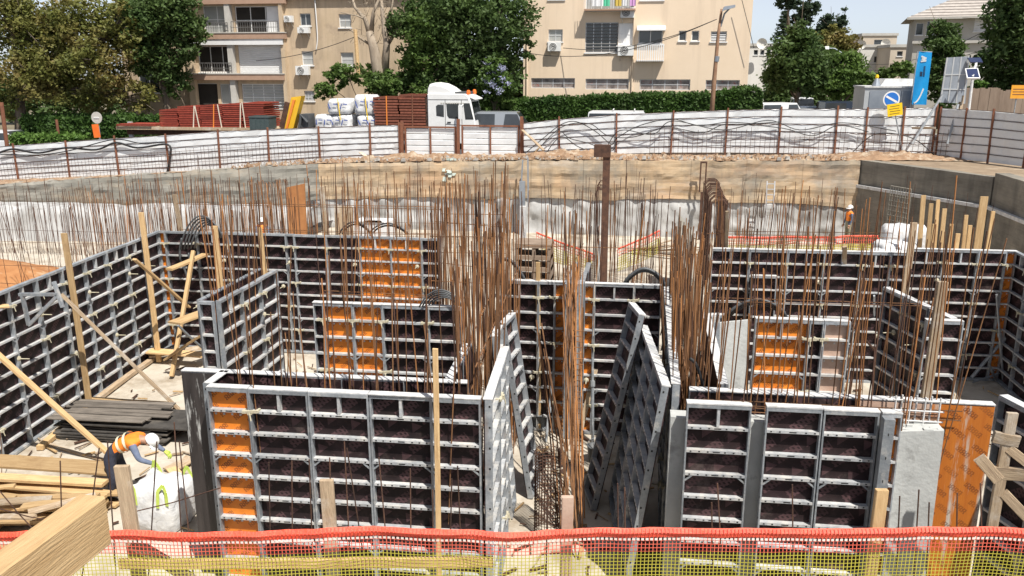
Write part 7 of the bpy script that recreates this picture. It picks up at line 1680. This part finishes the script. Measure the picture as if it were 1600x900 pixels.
for i, (x0, x1, yt, yb, lb) in enumerate(BAGS):
    a, b = xz(x0, yt), xz(x1, yb); low = i < 3; z0_ = zb if low else max(zb + .85, b[1]); h_ = a[1] - z0_
    if low: h_ = max(.8, xz(500, 182)[1] - zb)
    q = bag('block_bag', lb, ((a[0] + b[0]) / 2, 46.0, z0_), (b[0] - a[0]) / 2 * .93, .85, h_, mat['cloth'], 50 + i)
    g = MB(); w2 = (b[0] - a[0]) / 2
    rr = random.Random(i)
    for k in range(4): x = -w2 * .6 + w2 * 1.2 * k / 3; g.bar((x, -.93, h_ * .35), (x + rr.choice((-.12, 0, .1)), -.93, h_ * .7), .01, .05, up=(1, 0, 0)) if k % 2 == 0 else g.bar((x - .1, -.93, h_ * .68), (x + .12, -.93, h_ * .66), .01, .05)
    g.build('blue_print', mat['blueprint'], q)
    if not low:
        g = MB(); g.bar((w2 * .2, -.95, -.3), (w2 * .05, -.95, h_ + .02), .05, .012, up=(0, 1, 0)); g.build('strap', mat['signyellow'], q)
# loader arm: yellow boom
t = thing('loader_crane', 'yellow folded crane boom beside the white bags', 'crane', (PY(455, 200, 44.6).x, 44.6, street_z(-19, 44.6))); of = t.location.copy()
q4 = [PY(x, y, 44.6) - of for x, y in ((444, 203), (457, 205), (471, 150), (455, 152))]; g = MB(); dv = V((0, .55, 0)); g.hexa([q4[0], q4[1], q4[1] + dv, q4[0] + dv], [q4[3], q4[2], q4[2] + dv, q4[3] + dv]); g.build('boom', mat['yellow'], t)
q4 = [PY(x, y, 44.5) - of for x, y in ((446, 200), (449, 201), (461, 156), (457, 156))]; g = MB(); g.hexa([q4[0], q4[1], q4[1] + V((0, .08, 0)), q4[0] + V((0, .08, 0))], [q4[3], q4[2], q4[2] + V((0, .08, 0)), q4[3] + V((0, .08, 0))]); g.build('boom_rib', mat['strapor'], t)
g = MB(); b1 = PY(478, 205, 45) - of; g.box(b1.x - .25, b1.x + .25, .2, 1.2, -.0, PY(478, 178, 45).z - of.z); g.tube([(b1.x - .3, .1, b1.z), (b1.x - .1, .1, b1.z + .9), (b1.x + .25, .1, b1.z + .5)], .09, 8); g.build('slew_base', mat['greyhose'], t)
q = PY(441, 200, 44.9) - of; r_ = PY(450, 160, 44.9) - of; g = MB(); g.bar(q, r_, .18, .3); g.build('inner_boom', mat['rustdark'], t)
g = MB(); b2 = PY(455, 205, 45) - of; g.box(b2.x - .9, b2.x + 1.4, .0, 1.4, 0, max(.8, b2.z)); g.build('carrier', mat['rustdark'], t)
# left trailer with red stacks
gz2 = street_z(-25, 45); a = xz(182, 206); b = xz(436, 200); t = thing('flatbed_trailer', 'flatbed trailer loaded with red frames behind the left fence', 'trailer', (a[0], 45, gz2)); LN2 = b[0] - a[0]; bz = xz(300, 199)[1] - gz2
g = MB(); g.box(0, LN2, 0, 2.4, bz - .16, bz); g.build('bed', mat['woodold'], t); g = MB(); g.box(.2, LN2 - .2, .7, 1.7, bz - .5, bz - .17); g.build('chassis', mat['rustdark'], t)
for xw in (1.5, 2.8, LN2 - 1.5):
    for yy in (.02, 2.08): g = MB(); g.tube([(xw, yy, .5), (xw, yy + .3, .5)], .5, 18); wq = g.build('wheel', mat['tyre'], t); g = MB(); g.tube([(xw, yy - .01, .5), (xw, yy, .5)], .25, 12); g.build('rim', mat['alu'], wq)
zb2 = gz2 + bz + .01
for i, (x0, x1, yt, lb, st) in enumerate(((248, 276, 171, 'low stack of red frames at the left of the trailer', ()), (277, 311, 166, 'tall stack of red frames, second on the trailer', ((.65, 'strapwh', .18), (.95, 'strapwh', -.18))), (312, 346, 164, 'tall stack of red frames in the middle of the trailer', ((.55, 'strapor', .15), (.95, 'strapwh', -.15))), (347, 377, 162, 'tall stack of red frames, second from the trailer right end', ((.85, 'strapwh', .15),)), (378, 412, 160, 'tall stack of red frames at the right end of the trailer', ((.1, 'strapwh', -.1), )))):
    stack(lb, xz(x0, 190)[0], xz(x1, 190)[0], zb2, xz(x0, yt)[1], 45.15, 2.1, 9 if i == 0 else 12, 'redstack', st)
for i in range(7): y = 45.0 + .25 * i; x = xz(184 + i * 2, 203)[0]; plank('%s red-brown beam from the near edge of the trailer front end' % ORD[i] if i else 'long yellow-tipped beam on the near edge of the trailer', (x, y, zb2 + .08 + .02 * (i % 2)), (x + rnd(1.9, 2.2), y, zb2 + .1), .16, .12, 'redstack', 'steel_beam', 'beam', 'beams on the trailer front' if i else None)
a, b = PY(389, 184, 44.2), PY(421, 207, 44.2); g = MB(); g.box(0, b.x - a.x, 0, 1.0, 0, a.z - b.z + .6); g.box(-.03, b.x - a.x + .03, -.03, 1.03, a.z - b.z + .6, a.z - b.z + .68)
for k in range(4): g.box(.1 + k * .27, .16 + k * .27, -.025, -.002, .05, a.z - b.z + .55)
q = tag(g.build('tool_chest', mat['green_ct'], None, (a.x, 44.2, b.z - .6)), 'dark green steel chest in front of the red stacks', 'chest')
g = MB(); g.box(0, b.x - a.x, 0, 1.0, 0, b.z - .6 - street_z(a.x, 44.2) - .002); tag(g.build('trailer_step', mat['rustdark'], None, (a.x, 44.2, street_z(a.x, 44.2))), 'dark plinth under the green steel chest', 'plinth')
# utility pole at far left and blue tarp scrap
p = PY(2, 160, 43.5); q = PY(10, 226, 43.5); g = MB(); g.tube([(0, 0, -1.5), p - q], .11, 8); tag(g.build('timber_pole', mat['rustpost'], None, q), 'leaning brown pole at the left picture edge', 'pole')
p = PY(203, 190, 46); g = MB(); g.box(-.12, .12, -.08, .08, 0, p.z - street_z(p.x, 46)); tag(g.build('meter_post', mat['greycab'], None, (p.x, 46, street_z(p.x, 46))), 'grey meter post beside the red beams', 'post')
p = PY(90, 200, 47); g = MB(); g.tube([(0, 0, 0), (0, 0, p.z - street_z(p.x, 47) + .5)], .08, 8); tag(g.build('timber_pole', mat['rustpost'], None, (p.x, 47, street_z(p.x, 47))), 'thin red-brown post in the hedge under the olive-brown tree', 'pole')
